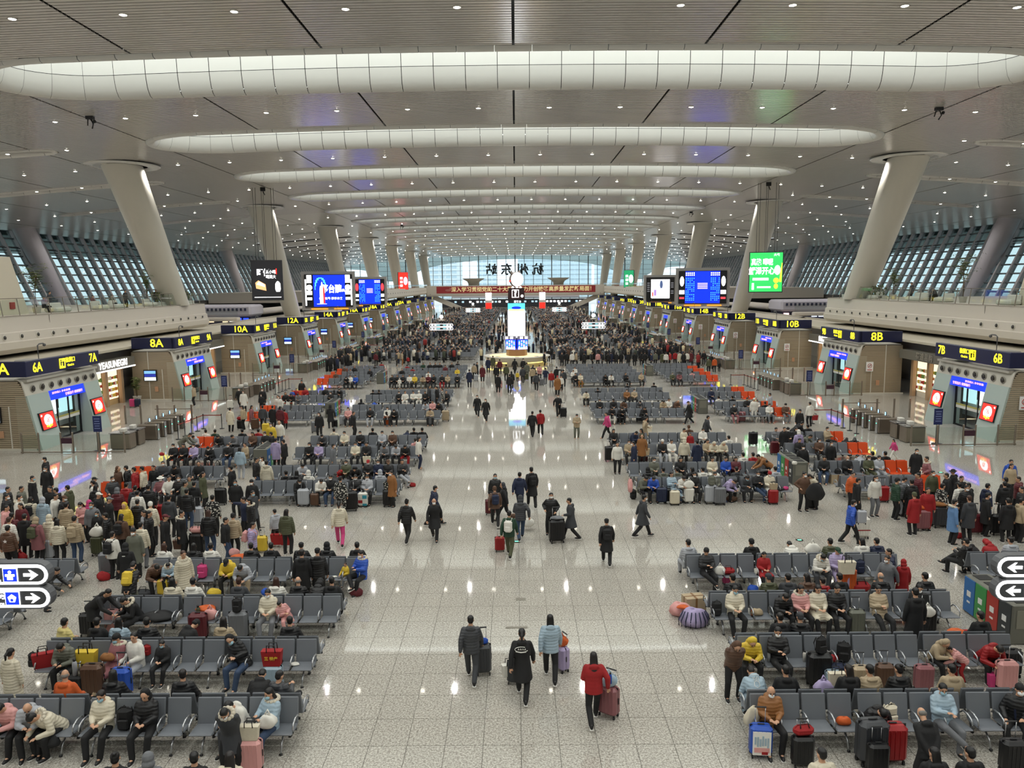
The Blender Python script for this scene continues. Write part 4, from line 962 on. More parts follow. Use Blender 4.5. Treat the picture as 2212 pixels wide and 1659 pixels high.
totem(-11.86, 15.9, 'lit direction sign with right arrows at the left edge, nearest the viewer', ('L', [('商务座', 'Business Class', 'seat'), ('重点服务', 'Priority Service', 'hand')]))
totem(12.0, 15.9, 'lit direction sign with left arrows at the right edge, nearest the viewer', ('R', [('检票口', 'Check in', 'check'), ('盥洗室', 'Toilets', 'toilet')]))
totem(-11.1, 115, 'lit white direction sign on a post with a globe lamp, left of the screen pillar')
totem(11.6, 115, 'lit white direction sign on a post with a globe lamp, right of the screen pillar')
totem(-10.3, 187, 'small distant lit direction sign, left beyond the screen pillar')
totem(10.6, 187, 'small distant lit direction sign, right beyond the screen pillar')
for s in (-1, 1):
    e = tag(empty('vending_sign', (s*9.2, 265, 0)), f'distant red and white vertical sign {"left" if s < 0 else "right"} of the pillar', 'sign')
    MB().box((0, 0, 3.25), (2.2, .5, 6.5)).build('sign_body', soft, e); MB().box((0, -.3, 5.2), (2.0, .05, 2.6), 0).box((0, -.3, 2.0), (2.0, .05, 2.0), 1).build('sign_face', [whl, redl], e)
# ------------------------------------------------------------ benches
seatm = mat('seat_grey', '70747A', .42, noise=.03, scale=6); seato = mat('seat_orange', 'D9501E', .4)
legc = mat('bench_metal', 'B9BBBE', .28, .85)
SW = .545
def tilt_box(mb, c, d, a, mi=0, bev=.02):
    return mb.box((0, 0, 0), d, mi, bev=bev, M=Matrix.Translation(c) @ Euler((a, 0, 0)).to_matrix().to_4x4())
seat_me = tilt_box(MB(), (0, -.38, .435), (.50, .48, .045), -.06).mesh('seat', [seatm])
back_me = tilt_box(MB(), (0, -.07, .69), (.50, .04, .56), -.22).mesh('backrest', [seatm])
arm_me = MB().tube([(0, -.1, .56), (0, -.2, .655), (0, -.36, .665), (0, -.5, .62), (0, -.55, .53), (0, -.52, .44)], [.015, .021, .023, .021, .018, .014], 6).mesh('armrest', [legc])
leg_me = MB().tube([(0, -.28, .38), (0, -.52, .2), (0, -.6, .03)], .022, 6).tube([(0, -.28, .38), (0, -.02, .2), (0, .05, .03)], .022, 6).lathe([(.035, 0), (.035, .03), (.01, .04)], 8, 1, (0, -.6, 0)).lathe([(.035, 0), (.035, .03), (.01, .04)], 8, 1, (0, .05, 0)).mesh('leg_frame', [legc, black])
beam_me = MB().tube([(-1.08, -.28, .385), (1.08, -.28, .385)], .03, 6).mesh('beam', [mat('beam_dark', '4C4E50', .4, .5)])
def fr_mesh():
    mb = MB()
    for j in range(5):
        x = (j-2)*SW; mb.tube([(x, -.1, .56), (x, -.3, .665), (x, -.5, .62), (x, -.52, .44)], .024, 4)
    for x in (-.85, .85): mb.tube([(x, -.28, .38), (x, -.6, .0)], .024, 4).tube([(x, -.28, .38), (x, .05, .0)], .024, 4)
    mb.tube([(-1.08, -.28, .385), (1.08, -.28, .385)], .03, 4)
    return mb.mesh('frame', [legc])
frame_me = fr_mesh()
seat4 = MB(); back4 = MB()
for j in range(4):
    x = (j-1.5)*SW; tilt_box(seat4, (x, -.38, .435), (.50, .48, .045), -.06, 0, 0); tilt_box(back4, (x, -.07, .69), (.50, .04, .56), -.22, 0, 0)
UP = 2.275
ROWS = {'A': [15.3, 17.97, 20.6, 23.6], 'B': [33.4, 36.3, 40.5, 43.6], 'C': [52.3, 55.1, 60.1, 62.9], 'D': [71.2, 73.9, 76.6, 79.3, 82.0]}
NB = {'A': 'nearest', 'B': 'second', 'C': 'third', 'D': 'fourth'}
RB = {}
units = []
for b, rs in [('0', [12.3])] + list(ROWS.items()):
    for ri, d in enumerate(rs):
        RB[(b, ri)] = d
        for s in (-1, 1):
            e0 = 4.9 if b in 'A0' else 5.15
            if s > 0: e0 = 4.8 if (b, ri) == ('A', 0) else 5.3
            if (b, ri, s) == ('A', 0, -1): e0 = 4.6
            for part, x0, nu in (('inner', e0, 3), ('outer', 14.1 if s < 0 else 14.3, 2)):
                for u in range(nu):
                    for f in ('S', 'N'):
                        if b == '0' and f == 'S': continue
                        if (b, ri) == ('A', 0) and part == 'outer': continue
                        cx = s*(x0+UP/2+u*UP); cy_ = d if f == 'S' else d+.14
                        if not seen((cx, cy_, .5), 130): continue
                        units.append((b, ri, s, part, u, f, cx, cy_))
units.sort(key=lambda q: q[7])
RN = {0: 'front', 1: 'second', 2: 'third', 3: 'fourth', 4: 'fifth'}
WORD = {1: 'one', 2: 'two'}
for (b, ri, s, part, u, f, x, y) in units[:300]:
    sd = 'left' if s < 0 else 'right'
    pos = ['nearest the aisle', 'middle', 'farthest from the aisle'][u] if part == 'inner' else ['inner', 'outer'][u]
    if b == '0': lb = f'grey bench at the bottom edge, {pos}, {sd}, seen from behind'
    elif part == 'inner': lb = f'grey four-seat bench {pos}, {RN[ri]} row of {NB[b]} {sd} block, facing {"viewer" if f == "S" else "away"}'
    else: lb = f'{pos} grey bench, {RN[ri]} row of {NB[b]} far {sd} block, facing {"viewer" if f == "S" else "away"}'
    orange = part == 'outer' and u == 1
    if orange: lb = lb.replace('grey bench', 'grey and orange bench').replace('grey four', 'grey and orange four')
    e = tag(empty('bench', (x, y, 0), 0 if f == 'S' else PI), lb, 'bench', 'four-seat waiting benches')
    full = b in '0AB'
    for j in range(4):
        xx = (j-1.5)*SW
        wx = xx*(1 if f == 'S' else -1)*s          # outward position
        mm = seato if orange and wx > 0 else seatm
        link('seat', seat_me, e, loc=(xx, 0, 0), m=mm); link('backrest', back_me, e, loc=(xx, 0, 0), m=mm)
    if full:
        for j in range(5):
            if b in '0A' or j in (0, 4) or True: link('armrest', arm_me, e, loc=((j-2)*SW*(1 if 0 < j < 4 else .985), 0, 0))
        for xx in (-.82, .82): link('leg_frame', leg_me, e, loc=(xx, 0, 0))
        link('beam', beam_me, e)
    else: link('frame', frame_me, e)
# the rows beyond, joined
mb = MB()
def bench_lo(mb, x, y, f):
    sg = 1 if f == 'S' else -1
    for j in range(4):
        xx = x+(j-1.5)*SW
        mb.box((xx, y-sg*.38, .435), (.5, .48, .05)); 
        mb.add([(xx-.25, y-sg*.13, .42), (xx+.25, y-sg*.13, .42), (xx+.25, y, .96), (xx-.25, y, .96)], [(0, 1, 2, 3)])
    mb.box((x, y-sg*.3, .3), (2.1, .06, .06), 1); mb.box((x-.85, y-sg*.3, .2), (.05, .6, .4), 1); mb.box((x+.85, y-sg*.3, .2), (.05, .6, .4), 1)
for (b, ri, s, part, u, f, x, y) in units[300:]: bench_lo(mb, x, y, f)
FARROWS = []
for k in range(12):
    for r_ in (0, 2.8, 6.2, 9.0, 11.8):
        d = 98+19.9*k+r_
        if d > 282: continue
        FARROWS.append(d)
        for s in (-1, 1):
            for x0, nu in ((5.2, 3), (14.2, 2)):
                for u in range(nu):
                    bench_lo(mb, s*(x0+UP/2+u*UP), d, 'S')
                    bench_lo(mb, s*(x0+UP/2+u*UP), d+.14, 'N')
tag(mb.build('bench', [seatm, legc]), 'distant rows of grey benches filling the far part of the hall', 'bench', 'distant bench rows', 'stuff')
# ------------------------------------------------------------ recycling bins between the blocks
binm = [mat('bin_body', '6F6F66', .45, .3), mat('bin_blue', '2E6AA8', .5), mat('bin_green', '3E8E4A', .5), mat('bin_red', 'A8362E', .5), mat('bin_dark', '34383A', .5), mat('bin_hole', '1C1C1C', .7), mat('bin_white', 'E0E0DC', .6)]
def rbin(x, y, rz, lb):
    e = tag(empty('recycling_bin', (x, y, 0), rz), lb, 'bin', 'four-part recycling bins')
    MB().box((0, 0, .55), (.72, 2.2, 1.1), 0, bev=.03).build('bin_body', binm[0], e)
    for i in range(4):
        yy = -.8+i*.535
        MB().box((-.37, yy, .56), (.02, .5, 1.0)).build('bin_door', binm[[4, 3, 2, 1][i]], e)
        MB().box((0, yy, 1.105), (.42, .36, .02)).build('opening', binm[5], e)
        m = MB().box((-.385, yy, .62), (.01, .18, .16)).box((-.385, yy, .38), (.01, .14, .05)); m.build('bin_print', binm[6], e)
    MB().box((0, -1.11, .7), (.5, .02, .5)).build('end_panel', mat('bin_end', '7E7C70', .5), e)
rbin(13.35, 20.4, 0, 'grey recycling bin with coloured doors under the right direction sign')
p = unproj(1725, 1045, 0); rbin(p.x, p.y+.9, 0, 'grey recycling bin with blue, green and red doors in the second right gap')
p = unproj(570, 1010, 0); rbin(p.x, p.y+.6, PI, 'grey recycling bin with open top between the second left blocks')
p = unproj(1517, 893, 0); rbin(p.x, p.y+.9, 0, 'grey recycling bin with blue top sheet between the third right blocks')
p = unproj(716, 900, 0); rbin(p.x, p.y+.7, PI, 'grey recycling bin with blue top sheet between the third left blocks')
p = unproj(1403, 812, 0); rbin(p.x, p.y+.9, 0, 'pale recycling bin between the fourth right blocks')
p = unproj(823, 828, 0); rbin(p.x, p.y+.7, PI, 'pale recycling bin between the fourth left blocks')
# ------------------------------------------------------------ people
CLR = dict(J=('sky blue', '5E82AE'), Y=('pale yellow', 'D6C680'), k=('black', '151517'), c=('charcoal', '3A3C40'), g=('grey', '6E7074'), s=('light grey', 'A9ACB2'), w=('white', 'DEDBD2'), y=('yellow', 'D8B93A'),
           b=('beige', 'AC9A7E'), t=('brown', '5A4030'), a=('camel', '8F5F33'), r=('red', '98181C'), m=('maroon', '5A1A22'), o=('orange', 'C85A24'), p=('pink', 'D69C98'),
           P=('bright pink', 'C8407A'), v=('lavender', 'A79ABF'), u=('navy', '1C2540'), x=('bright blue', '2450B0'), l=('pale blue', '9DB2C0'), j=('denim blue', '31435E'),
           e=('olive green', '4D5038'), n=('dark green', '203E2C'), d=('rose', '8E5A5E'), i=('cream', 'D3CAB4'), z=('sage grey', '64665A'), q=('black and white patterned', '4A4A4A'))
def cloth(c):
    nm, hx = CLR[c]
    if c == 'q':
        if 'cloth_q' not in MATS:
            m = mat('cloth_q', hx, .8); nt = m.node_tree; b = nt.nodes['Principled BSDF']; N = nt.nodes.new
            tc = N('ShaderNodeTexCoord'); n = N('ShaderNodeTexNoise'); n.inputs['Scale'].default_value = 14; rp = N('ShaderNodeValToRGB'); rp.color_ramp.interpolation = 'CONSTANT'
            rp.color_ramp.elements[0].color = (.01, .01, .01, 1); rp.color_ramp.elements[1].position = .56; rp.color_ramp.elements[1].color = (.6, .58, .52, 1)
            nt.links.new(tc.outputs['Object'], n.inputs[0]); nt.links.new(n.outputs[0], rp.inputs[0]); nt.links.new(rp.outputs[0], b.inputs['Base Color'])
        return MATS['cloth_q']
    return mat('cloth_'+c, hx, .75, noise=.12, scale=9, bump=.25)
def quilt(c):
    k = 'quilt_'+c
    if c == 'q': return cloth(c)
    if k not in MATS:
        nm, hx = CLR[c]; m = mat(k, hx, .5, noise=.1, scale=9); nt = m.node_tree; b = nt.nodes['Principled BSDF']; N = nt.nodes.new
        tc = N('ShaderNodeTexCoord'); w = N('ShaderNodeTexWave'); w.bands_direction = 'Z'; w.inputs['Scale'].default_value = 4.4; w.inputs['Distortion'].default_value = 2.2; w.inputs['Detail Scale'].default_value = 2.0
        bp = N('ShaderNodeBump'); bp.inputs['Strength'].default_value = .32; bp.inputs['Distance'].default_value = .02
        nt.links.new(tc.outputs['Object'], w.inputs['Vector']); nt.links.new(w.outputs['Fac'], bp.inputs['Height']); nt.links.new(bp.outputs[0], b.inputs['Normal'])
    return MATS[k]
SKIN = mat('skin', 'C89A7C', .55); HAIR = {'k': mat('hair_black', '100E0E', .45), 'b': mat('hair_brown', '3B2217', .5), 'g': mat('hair_grey', '77736E', .6), 'n': mat('hair_dark', '1A1413', .45)}
MASKM = mat('mask_white', 'EDEEEE', .7); MASKB = mat('mask_blue', '9CC4D4', .7); FURM = mat('fur_cream', 'D8CFBC', .9, bump=.8, scale=60); SOLE = mat('sole', 'E0DED8', .6)
RM = []
def remesh(mb, name, vox, sm=3, dec=None):
    """closed overlapping volumes -> one continuous skin"""
    o = bpy.data.objects.new('tmp', mb.mesh('tmp')); COL.objects.link(o)
    m = o.modifiers.new('r', 'REMESH'); m.mode = 'VOXEL'; m.voxel_size = vox; m.use_smooth_shade = True
    if sm: q = o.modifiers.new('s', 'SMOOTH'); q.iterations = sm; q.factor = .5
    if dec: q = o.modifiers.new('d', 'DECIMATE'); q.ratio = dec
    me = bpy.data.meshes.new(name); RM.append((o, me, name)); return len(RM)-1
RES = []
def flush_remesh():
    bpy.context.view_layer.update(); dg = bpy.context.evaluated_depsgraph_get(); RES.clear()
    for o, me, name in RM:
        n = bpy.data.meshes.new_from_object(o.evaluated_get(dg)); n.name = name; n.materials.clear(); n.materials.append(soft)
        n.polygons.foreach_set('use_smooth', [True]*len(n.polygons)); RES.append(n)
    for o, me, name in RM: bpy.data.objects.remove(o); bpy.data.meshes.remove(me)
    RM.clear()
V = Vector
def ik(a, b, l1, l2, hint):
    a, b = V(a), V(b); d = b-a; L = min(d.length, l1+l2-.004)
    if L < 1e-4: L = .01
    u = d.normalized(); b2 = a+u*L
    x = (l1*l1-l2*l2+L*L)/(2*L); h = math.sqrt(max(l1*l1-x*x, 0)); hn = V(hint)-u*V(hint).dot(u); hn.normalize()
    return a+u*x+hn*h, b2
POSE = {  # pelvis, lean, side lean, head pitch, head yaw, hands (R, L), feet (R, L)
 'std': dict(p=(0, 0, .92), l=2, h=5, y=0, hr=(.27, .04, .80), hl=(-.27, .04, .80), fr=(.11, .02, 0), fl=(-.11, .02, 0)),
 'phn': dict(p=(0, 0, .92), l=4, h=30, y=0, hr=(.07, .30, 1.15), hl=(-.06, .27, 1.12), fr=(.12, .04, 0), fl=(-.1, -.03, 0)),
 'wlk': dict(p=(0, 0, .90), l=5, h=5, y=0, hr=(.26, .22, .86), hl=(-.26, -.16, .84), fr=(.08, -.34, .06), fl=(-.08, .34, 0)),
 'drg': dict(p=(0, 0, .90), l=4, h=8, y=0, hr=(.32, -.02, .88), hl=(-.10, .26, 1.02), fr=(.08, .30, 0), fl=(-.08, -.32, .06)),
 'bnd': dict(p=(0, -.08, .90), l=52, h=10, y=0, hr=(.16, .62, .78), hl=(-.16, .66, .82), fr=(.12, .06, 0), fl=(-.12, -.12, 0)),
 'bk2': dict(p=(0, -.02, .91), l=24, h=34, y=0, hr=(.05, -.22, .86), hl=(-.05, -.22, .84), fr=(.14, .05, 0), fl=(-.14, 0, 0)),
 'pnt': dict(p=(0, 0, .92), l=3, h=5, y=0, hr=(.74, .2, 1.32), hl=(-.27, .04, .82), fr=(.12, .04, 0), fl=(-.11, -.02, 0)),
 'hip': dict(p=(0, 0, .92), l=1, h=4, y=14, hr=(.22, .12, 1.05), hl=(-.2, .16, 1.0), fr=(.15, .0, 0), fl=(-.13, .06, 0)),
 'sit': dict(p=(0, 0, .53), l=-4, h=22, y=0, hr=(.08, .27, .72), hl=(-.07, .3, .72), fr=(.13, .50, 0), fl=(-.13, .46, 0)),
 'fwd': dict(p=(0, -.04, .53), l=26, h=38, y=0, hr=(.07, .46, .74), hl=(-.07, .44, .70), fr=(.15, .42, 0), fl=(-.15, .40, 0)),
 'upr': dict(p=(0, 0, .53), l=2, h=2, y=20, hr=(.2, .3, .64), hl=(-.1, .28, .70), fr=(.12, .44, 0), fl=(-.14, .50, 0)),
 'rec': dict(p=(0, .1, .51), l=-20, h=26, y=-8, hr=(.05, .25, .78), hl=(-.05, .26, .74), fr=(.12, .78, .02), fl=(-.1, .72, .02)),
 'crs': dict(p=(0, 0, .53), l=-8, h=20, y=-12, hr=(.08, .28, .84), hl=(-.06, .30, .80), fr=(-.12, .62, .26), fl=(-.12, .46, 0)),
 'slp': dict(p=(0, -.02, .53), l=44, h=46, y=0, hr=(.12, .52, .56), hl=(-.12, .5, .56), fr=(.15, .38, 0), fl=(-.15, .36, 0)),
 'sid': dict(p=(0, 0, .53), l=4, h=28, y=20, sd=26, hr=(.12, .26, .74), hl=(-.02, .28, .78), fr=(.12, .46, 0), fl=(-.13, .5, 0)),
}
PD = {}
def ell_loft(mb, pts, n=14, mi=0, R_=None):
    """pts: (centre, rx, ry) rings stacked along a spine in plane frame R_ (matrix); closed"""
    vs = []
    for c, rx, ry, M_ in pts:
        for k in range(n):
            t = 2*PI*k/n; vs.append(V(c) + M_ @ V((rx*math.cos(t), ry*math.sin(t), 0)))
    fs = [(i*n+k, i*n+(k+1) % n, (i+1)*n+(k+1) % n, (i+1)*n+k) for i in range(len(pts)-1) for k in range(n)]
    fs += [tuple(range(n-1, -1, -1)), tuple(range((len(pts)-1)*n, len(pts)*n))]
    mb.add(vs, fs, mi, True)
def ballM(mb, c, r3, M_=None, n=12, mi=0):
    q = MB(); q.ball((0, 0, 0), 1, n); M_ = M_ or Matrix.Identity(3)
    mb.add([V(c) + M_ @ V((v[0]*r3[0], v[1]*r3[1], v[2]*r3[2])) for v in q.v], q.f, mi, True)
def limb(mb, P, rs, ridge=0, n=10):
    """tube with round ends through joints; ridge adds quilted bulges"""
    pts, rr = [], []
    for i in range(len(P)-1):
        a, b = V(P[i]), V(P[i+1]); L = (b-a).length; m = max(2, int(L/.035))
        for k in range(m):
            t = k/m; r = rs[i]+(rs[i+1]-rs[i])*t
            if ridge: r *= 1 + ridge*abs(math.sin(PI*(i*L*.0+t*L)/.085)) - ridge*.5
            pts.append(a.lerp(b, t)); rr.append(r)
    pts.append(V(P[-1])); rr.append(rs[-1])
    mb.tube(pts, rr, n)
    for p, r in zip(P, rs): mb.ball(p, r*.98, n)
def make_pose(k):
    D = POSE[k]; P = V(D['p']); seated = P.z < .7
    M_ = Euler((math.radians(-D['l']), math.radians(D.get('sd', 0)), 0)).to_matrix()
    up = M_ @ V((0, 0, 1)); rt = M_ @ V((1, 0, 0)); fw = M_ @ V((0, 1, 0))
    C = P + up*.36; N = P + up*.52; SH = P + up*.475
    HM = Matrix.Rotation(math.radians(D['y']), 3, 'Z') @ Euler((math.radians(-D['l']*.5-D['h']), math.radians(D.get('sd', 0)), 0)).to_matrix()
    HC = N + up*.03 + HM @ V((0, .025, .12))
    J = {}
    for s, nm in ((1, 'r'), (-1, 'l')):
        sh = SH + rt*.175*s; el, hd = ik(sh, D['h'+nm], .29, .27, (s*.5, -.6, -.5)); 
        hp = P + V((s*.095, 0, -.03)) if seated else P + V((s*.09, 0, -.02))
        ft = V(D['f'+nm]) + V((0, 0, .085)); kn, an = ik(hp, ft, .43, .41, (s*.25, 1, .3 if seated else 0))
        J[nm] = (sh, el, hd, hp, kn, an)
    d = dict(HM=HM, HC=HC, up=up, fw=fw, rt=rt, P=P, C=C, N=N, J=J, M=M_, seated=seated)
    # body: head, neck, core, limbs in one skin, with fingered hands
    b = MB()
    ballM(b, HC + HM @ V((0, 0, .02)), (.076, .092, .098), HM); ballM(b, HC + HM @ V((0, .018, -.05)), (.058, .068, .068), HM)
    ballM(b, HC + HM @ V((0, .098, -.012)), (.014, .02, .026), HM); 
    for s in (-1, 1): ballM(b, HC + HM @ V((s*.078, -.005, -.005)), (.014, .024, .033), HM)
    limb(b, [HC + HM @ V((0, -.01, -.05)), N - up*.05], [.052, .062])
    ell_loft(b, [(P-up*.1, .13, .10, M_), (P+up*.02, .15, .115, M_), (P+up*.18, .13, .10, M_), (P+up*.36, .155, .11, M_), (P+up*.46, .13, .085, M_), (P+up*.53, .055, .06, M_)])
    for nm, s in (('r', 1), ('l', -1)):
        sh, el, hd, hp, kn, an = J[nm]
        limb(b, [sh-rt*s*.03-up*.04, el, hd], [.046, .04, .03]); limb(b, [hp, kn, an], [.085, .058, .042])
        limb(b, [an, an+V((0, .12, -.045))], [.038, .03])
        dr = (hd-el).normalized(); sdv = dr.cross(V((0, 0, 1))); sdv = sdv.normalized() if sdv.length > .1 else V((1, 0, 0)); nv = sdv.cross(dr)
        ballM(b, hd + dr*.05, (.036, .045, .02), Matrix((sdv, dr, nv)).transposed())
        for q in range(4):
            f0 = hd + dr*.08 + sdv*(-.027+.018*q); ln = (.05, .06, .056, .042)[q]
            limb(b, [f0, f0+dr*ln*.6-nv*.008, f0+dr*ln*.9-nv*.03], [.0095, .009, .008], 0, 6)
        limb(b, [hd+dr*.03+sdv*.034*s, hd+dr*.06+sdv*.055*s-nv*.01, hd+dr*.085+sdv*.05*s-nv*.02], [.012, .0105, .009], 0, 6)
    d['body'] = remesh(b, 'body', .0155, 2, .55)
    # trousers
    t = MB()
    ell_loft(t, [(P-up*.13, .14, .12, M_), (P-up*.02, .175, .135, M_), (P+up*.1, .165, .12, M_)])
    for nm in 'rl':
        sh, el, hd, hp, kn, an = J[nm]; limb(t, [hp, kn, an+V((0, 0, .0))], [.108, .078, .064])
    d['trousers'] = remesh(t, 'trousers', .02, 2, .6)
    # shoes
    sh_ = MB()
    for nm, s in (('r', 1), ('l', -1)):
        an = J[nm][5]; kn = J[nm][4]; dr = V((0, 1, 0)) if an.z < .12 else V((0, 1, .2)).normalized()
        base = V((an.x, an.y, an.z-.055)); q = MB(); q.ball((0, .05, .01), 1, 12, 0, .048, .14, .045); q.ball((0, -.02, .045), 1, 10, 0, .045, .06, .06); q.box((0, .045, -.02), (.088, .27, .022), 1, bev=.03)
        sh_.add([base + V(v) for v in q.v], q.f, 0, True); sh_.mi[-len(q.mi):] = q.mi
    d['shoes'] = sh_.mesh('shoes', [black, SOLE])
    # short quilted coat
    for kind in ('coat', 'long_coat'):
        c = MB(); rg = .055 if kind == 'coat' else 0; K = 1.0 if kind == 'coat' else .95
        rings = []; z0 = -.14
        for i in range(27):
            t_ = z0 + (.53-z0)*i/26; 
            rx = np.interp(t_, [-.14, 0, .15, .34, .44, .5, .53], [.205, .205, .195, .225, .205, .13, .07])*K
            ry = np.interp(t_, [-.14, 0, .15, .34, .44, .5, .53], [.165, .165, .155, .17, .14, .1, .06])*K
            if rg: q = 1 + .05*abs(math.sin(PI*t_/.085)) - .02; rx *= q; ry *= q
            rings.append((P+up*t_, rx, ry, M_))
        ell_loft(c, rings, 18)
        for nm, s in (('r', 1), ('l', -1)):
            sh, el, hd, hp, kn, an = J[nm]; limb(c, [sh-up*.03-rt*s*.01, el, hd-(hd-el).normalized()*.01], [.078*K, .07*K, .052], rg*1.2)
        ell_loft(c, [(N-up*.04, .10, .10, M_), (N+up*.015+fw*.012, .083, .083, M_)], 14)
        ballM(c, N - fw*.10 - up*.03, (.12, .06, .075), M_)
        if kind == 'long_coat':
            if seated:
                for nm in 'rl':
                    hp, kn = J[nm][3], J[nm][4]; limb(c, [hp, hp.lerp(kn, .95)], [.125, .095])
                ell_loft(c, [(V((0, kn.y*.2, P.z-.02)), .2, .12, Matrix.Rotation(PI/2, 3, 'X')), (V((0, kn.y*.9, P.z-.0)), .19, .085, Matrix.Rotation(PI/2, 3, 'X'))])
            else:
                kx = (J['r'][4]+J['l'][4])/2; B_ = V((0, P.y*.5+kx.y*.25, .52))
                Mi = Matrix.Identity(3); dy = abs(J['r'][4].y-J['l'][4].y)*.35
                ell_loft(c, [(P.lerp(B_, t_)+up*0, .2+.045*t_, .155+.03*t_+dy*t_, Mi) for t_ in (-.1, .15, .35, .55, .75, .9, 1)], 18)
        d[kind] = remesh(c, kind, .017, 2, .6)
    # fur collar and backpack fitting the torso
    f = MB()
    for q in range(12):
        a = 2*PI*q/12; ballM(f, N - up*.005 - fw*(.03) + rt*.125*math.cos(a) + fw*.11*math.sin(a) - up*.03*math.sin(a), (.05, .05, .045), M_, 8)
    d['fur'] = f.mesh('fur_collar', [FURM])
    b = MB(); c0 = P + up*.27 - fw*.24
    b.box((0, 0, 0), (.29, .17, .42), 0, bev=.06, M=Matrix.Translation(c0) @ M_.to_4x4()); b.box((0, 0, 0), (.2, .06, .2), 0, bev=.025, M=Matrix.Translation(c0 - fw*.1 - up*.08) @ M_.to_4x4())
    for s in (-1, 1): b.tube([c0+rt*s*.09+up*.19+fw*.06, SH+rt*s*.1+up*.045, SH+rt*s*.11+fw*.165-up*.06, P+up*.2+rt*s*.16+fw*.13, c0+rt*s*.12-up*.14+fw*.07], .018, 6)
    d['pack'] = b.mesh('backpack', [black])
    return d
for k in POSE: PD[k] = make_pose(k)
# head pieces, in head space
def hm(f, name, vox=.012):
    b = MB(); f(b); return remesh(b, name, vox, 2)
def _short(b): ballM(b, (0, -.018, .045), (.085, .098, .085)); ballM(b, (0, -.05, -.005), (.078, .062, .075))
def _long(b): _short(b); ell_loft(b, [((0, -.05, .04), .086, .06, Matrix.Identity(3)), ((0, -.07, -.1), .095, .045, Matrix.Identity(3)), ((0, -.12, -.24), .09, .04, Matrix.Identity(3)), ((0, -.14, -.38), .05, .025, Matrix.Identity(3))])
def _pony(b): _short(b); limb(b, [(0, -.11, .04), (0, -.16, -.02), (0, -.15, -.18)], [.03, .036, .014])
def _bun(b): _short(b); ballM(b, (0, -.08, .12), (.04, .04, .035))
def _knit(b): ballM(b, (0, -.012, .05), (.092, .105, .09)); ballM(b, (0, -.04, 0), (.088, .08, .06))
def _cap(b): ballM(b, (0, -.012, .055), (.09, .104, .07)); ballM(b, (0, .1, .045), (.07, .075, .012))
def _hood(b): ballM(b, (0, -.045, .03), (.108, .098, .122)); ballM(b, (0, -.065, -.08), (.12, .095, .09))
def _wide(b): ballM(b, (0, -.01, .06), (.09, .1, .075)); ballM(b, (0, 0, .035), (.17, .18, .02))
def _bald(b): ballM(b, (0, -.03, .0), (.082, .078, .06))
def _straw(b): ell_loft(b, [((0, 0, .04), .3, .3, Matrix.Identity(3)), ((0, 0, .1), .12, .12, Matrix.Identity(3)), ((0, 0, .17), .02, .02, Matrix.Identity(3))])
HP = {c: hm(f, n) for c, f, n in (('h', _short, 'hair'), ('H', _long, 'hair'), ('q', _pony, 'hair'), ('u', _bun, 'hair'), ('k', _knit, 'knit_hat'), ('c', _cap, 'cap'), ('o', _hood, 'hood'), ('w', _wide, 'brimmed_hat'), ('b', _bald, 'hair'), ('s', _straw, 'straw_hat'))}
flush_remesh()
for k in PD:
    for n in ('body', 'trousers', 'coat', 'long_coat'): PD[k][n] = RES[PD[k][n]]
HP = {k: RES[v] for k, v in HP.items()}
# lighter versions for the joined crowd
LO = {}
def lo_all():
    tmp = []
    src = [((k, n), PD[k][n], .09 if n == 'body' else .16) for k in PD for n in ('body', 'trousers', 'coat', 'long_coat')] + [(('hair', k), v, .15) for k, v in HP.items()]
    for key, me, ra in src:
        o = bpy.data.objects.new('tmp', me); COL.objects.link(o); q = o.modifiers.new('d', 'DECIMATE'); q.ratio = ra; tmp.append((key, o))
    bpy.context.view_layer.update(); dg = bpy.context.evaluated_depsgraph_get()
    for key, o in tmp:
        m = o.evaluated_get(dg).to_mesh(); LO[key] = (np.array([v.co[:] for v in m.vertices]), [tuple(p.vertices) for p in m.polygons]); o.evaluated_get(dg).to_mesh_clear()
    for key, o in tmp: bpy.data.objects.remove(o)
lo_all()
b = MB(); ballM(b, (0, .058, -.045), (.062, .062, .052)); maskme = b.mesh('face_mask', [MASKM])
b = MB()
for s in (-1, 1): ballM(b, (s*.03, .083, .012), (.012, .008, .007), n=8); ballM(b, (s*.03, .084, .034), (.02, .008, .005), n=8)
eyeme = b.mesh('eyes_and_brows', [black])
HN = {'h': 'short', 'H': 'long', 'q': 'ponytailed', 'u': 'tied up', 'b': 'thin'}
def spec(line):
    line, _, lb = line.partition('|'); f = line.split(); o = dict(x=float(f[0]), y=float(f[1]), pose=f[2], coat=f[3][-1], long=f[3][0] == 'L', legs=f[4], hair=f[5][0], hc=f[5][1], face=f[6], mask=0, fur=0, pack=None, sc=1, lb=lb.strip())
    for e in f[7:]:
        if e == 'm': o['mask'] = 1
        elif e == 'M': o['mask'] = 2
        elif e == 'f': o['fur'] = 1
        elif e[0] == 'B': o['pack'] = e[1]
        elif e[0] == 's': o['sc'] = float(e[1:])
    return o
FACE = dict(N=0, W=90, S=180, E=-90, NW=45, NE=-45, SW=135, SE=-135)
ORG = {}
for kk, ox, oy, sc in (('A', 0, 940, 4.424), ('B', 440, 940, 4.424), ('C', 0, 1280, 4.424), ('D', 400, 1284, 4.424), ('E', 900, 940, 4.424), ('F', 900, 1284, 4.424), ('G', 1350, 1284, 4.424), ('H', 1712, 1284, 4.424), ('I', 1300, 940, 4.424), ('J', 1712, 940, 4.424),
                       ('K', 560, 760, 5.027), ('L', 1200, 760, 5.027), ('M', 1500, 780, 5.027), ('N', 320, 780, 5.027), ('O', 860, 500, 4.424), ('Z', 0, 0, 1)): ORG[kk] = (ox, oy, sc)
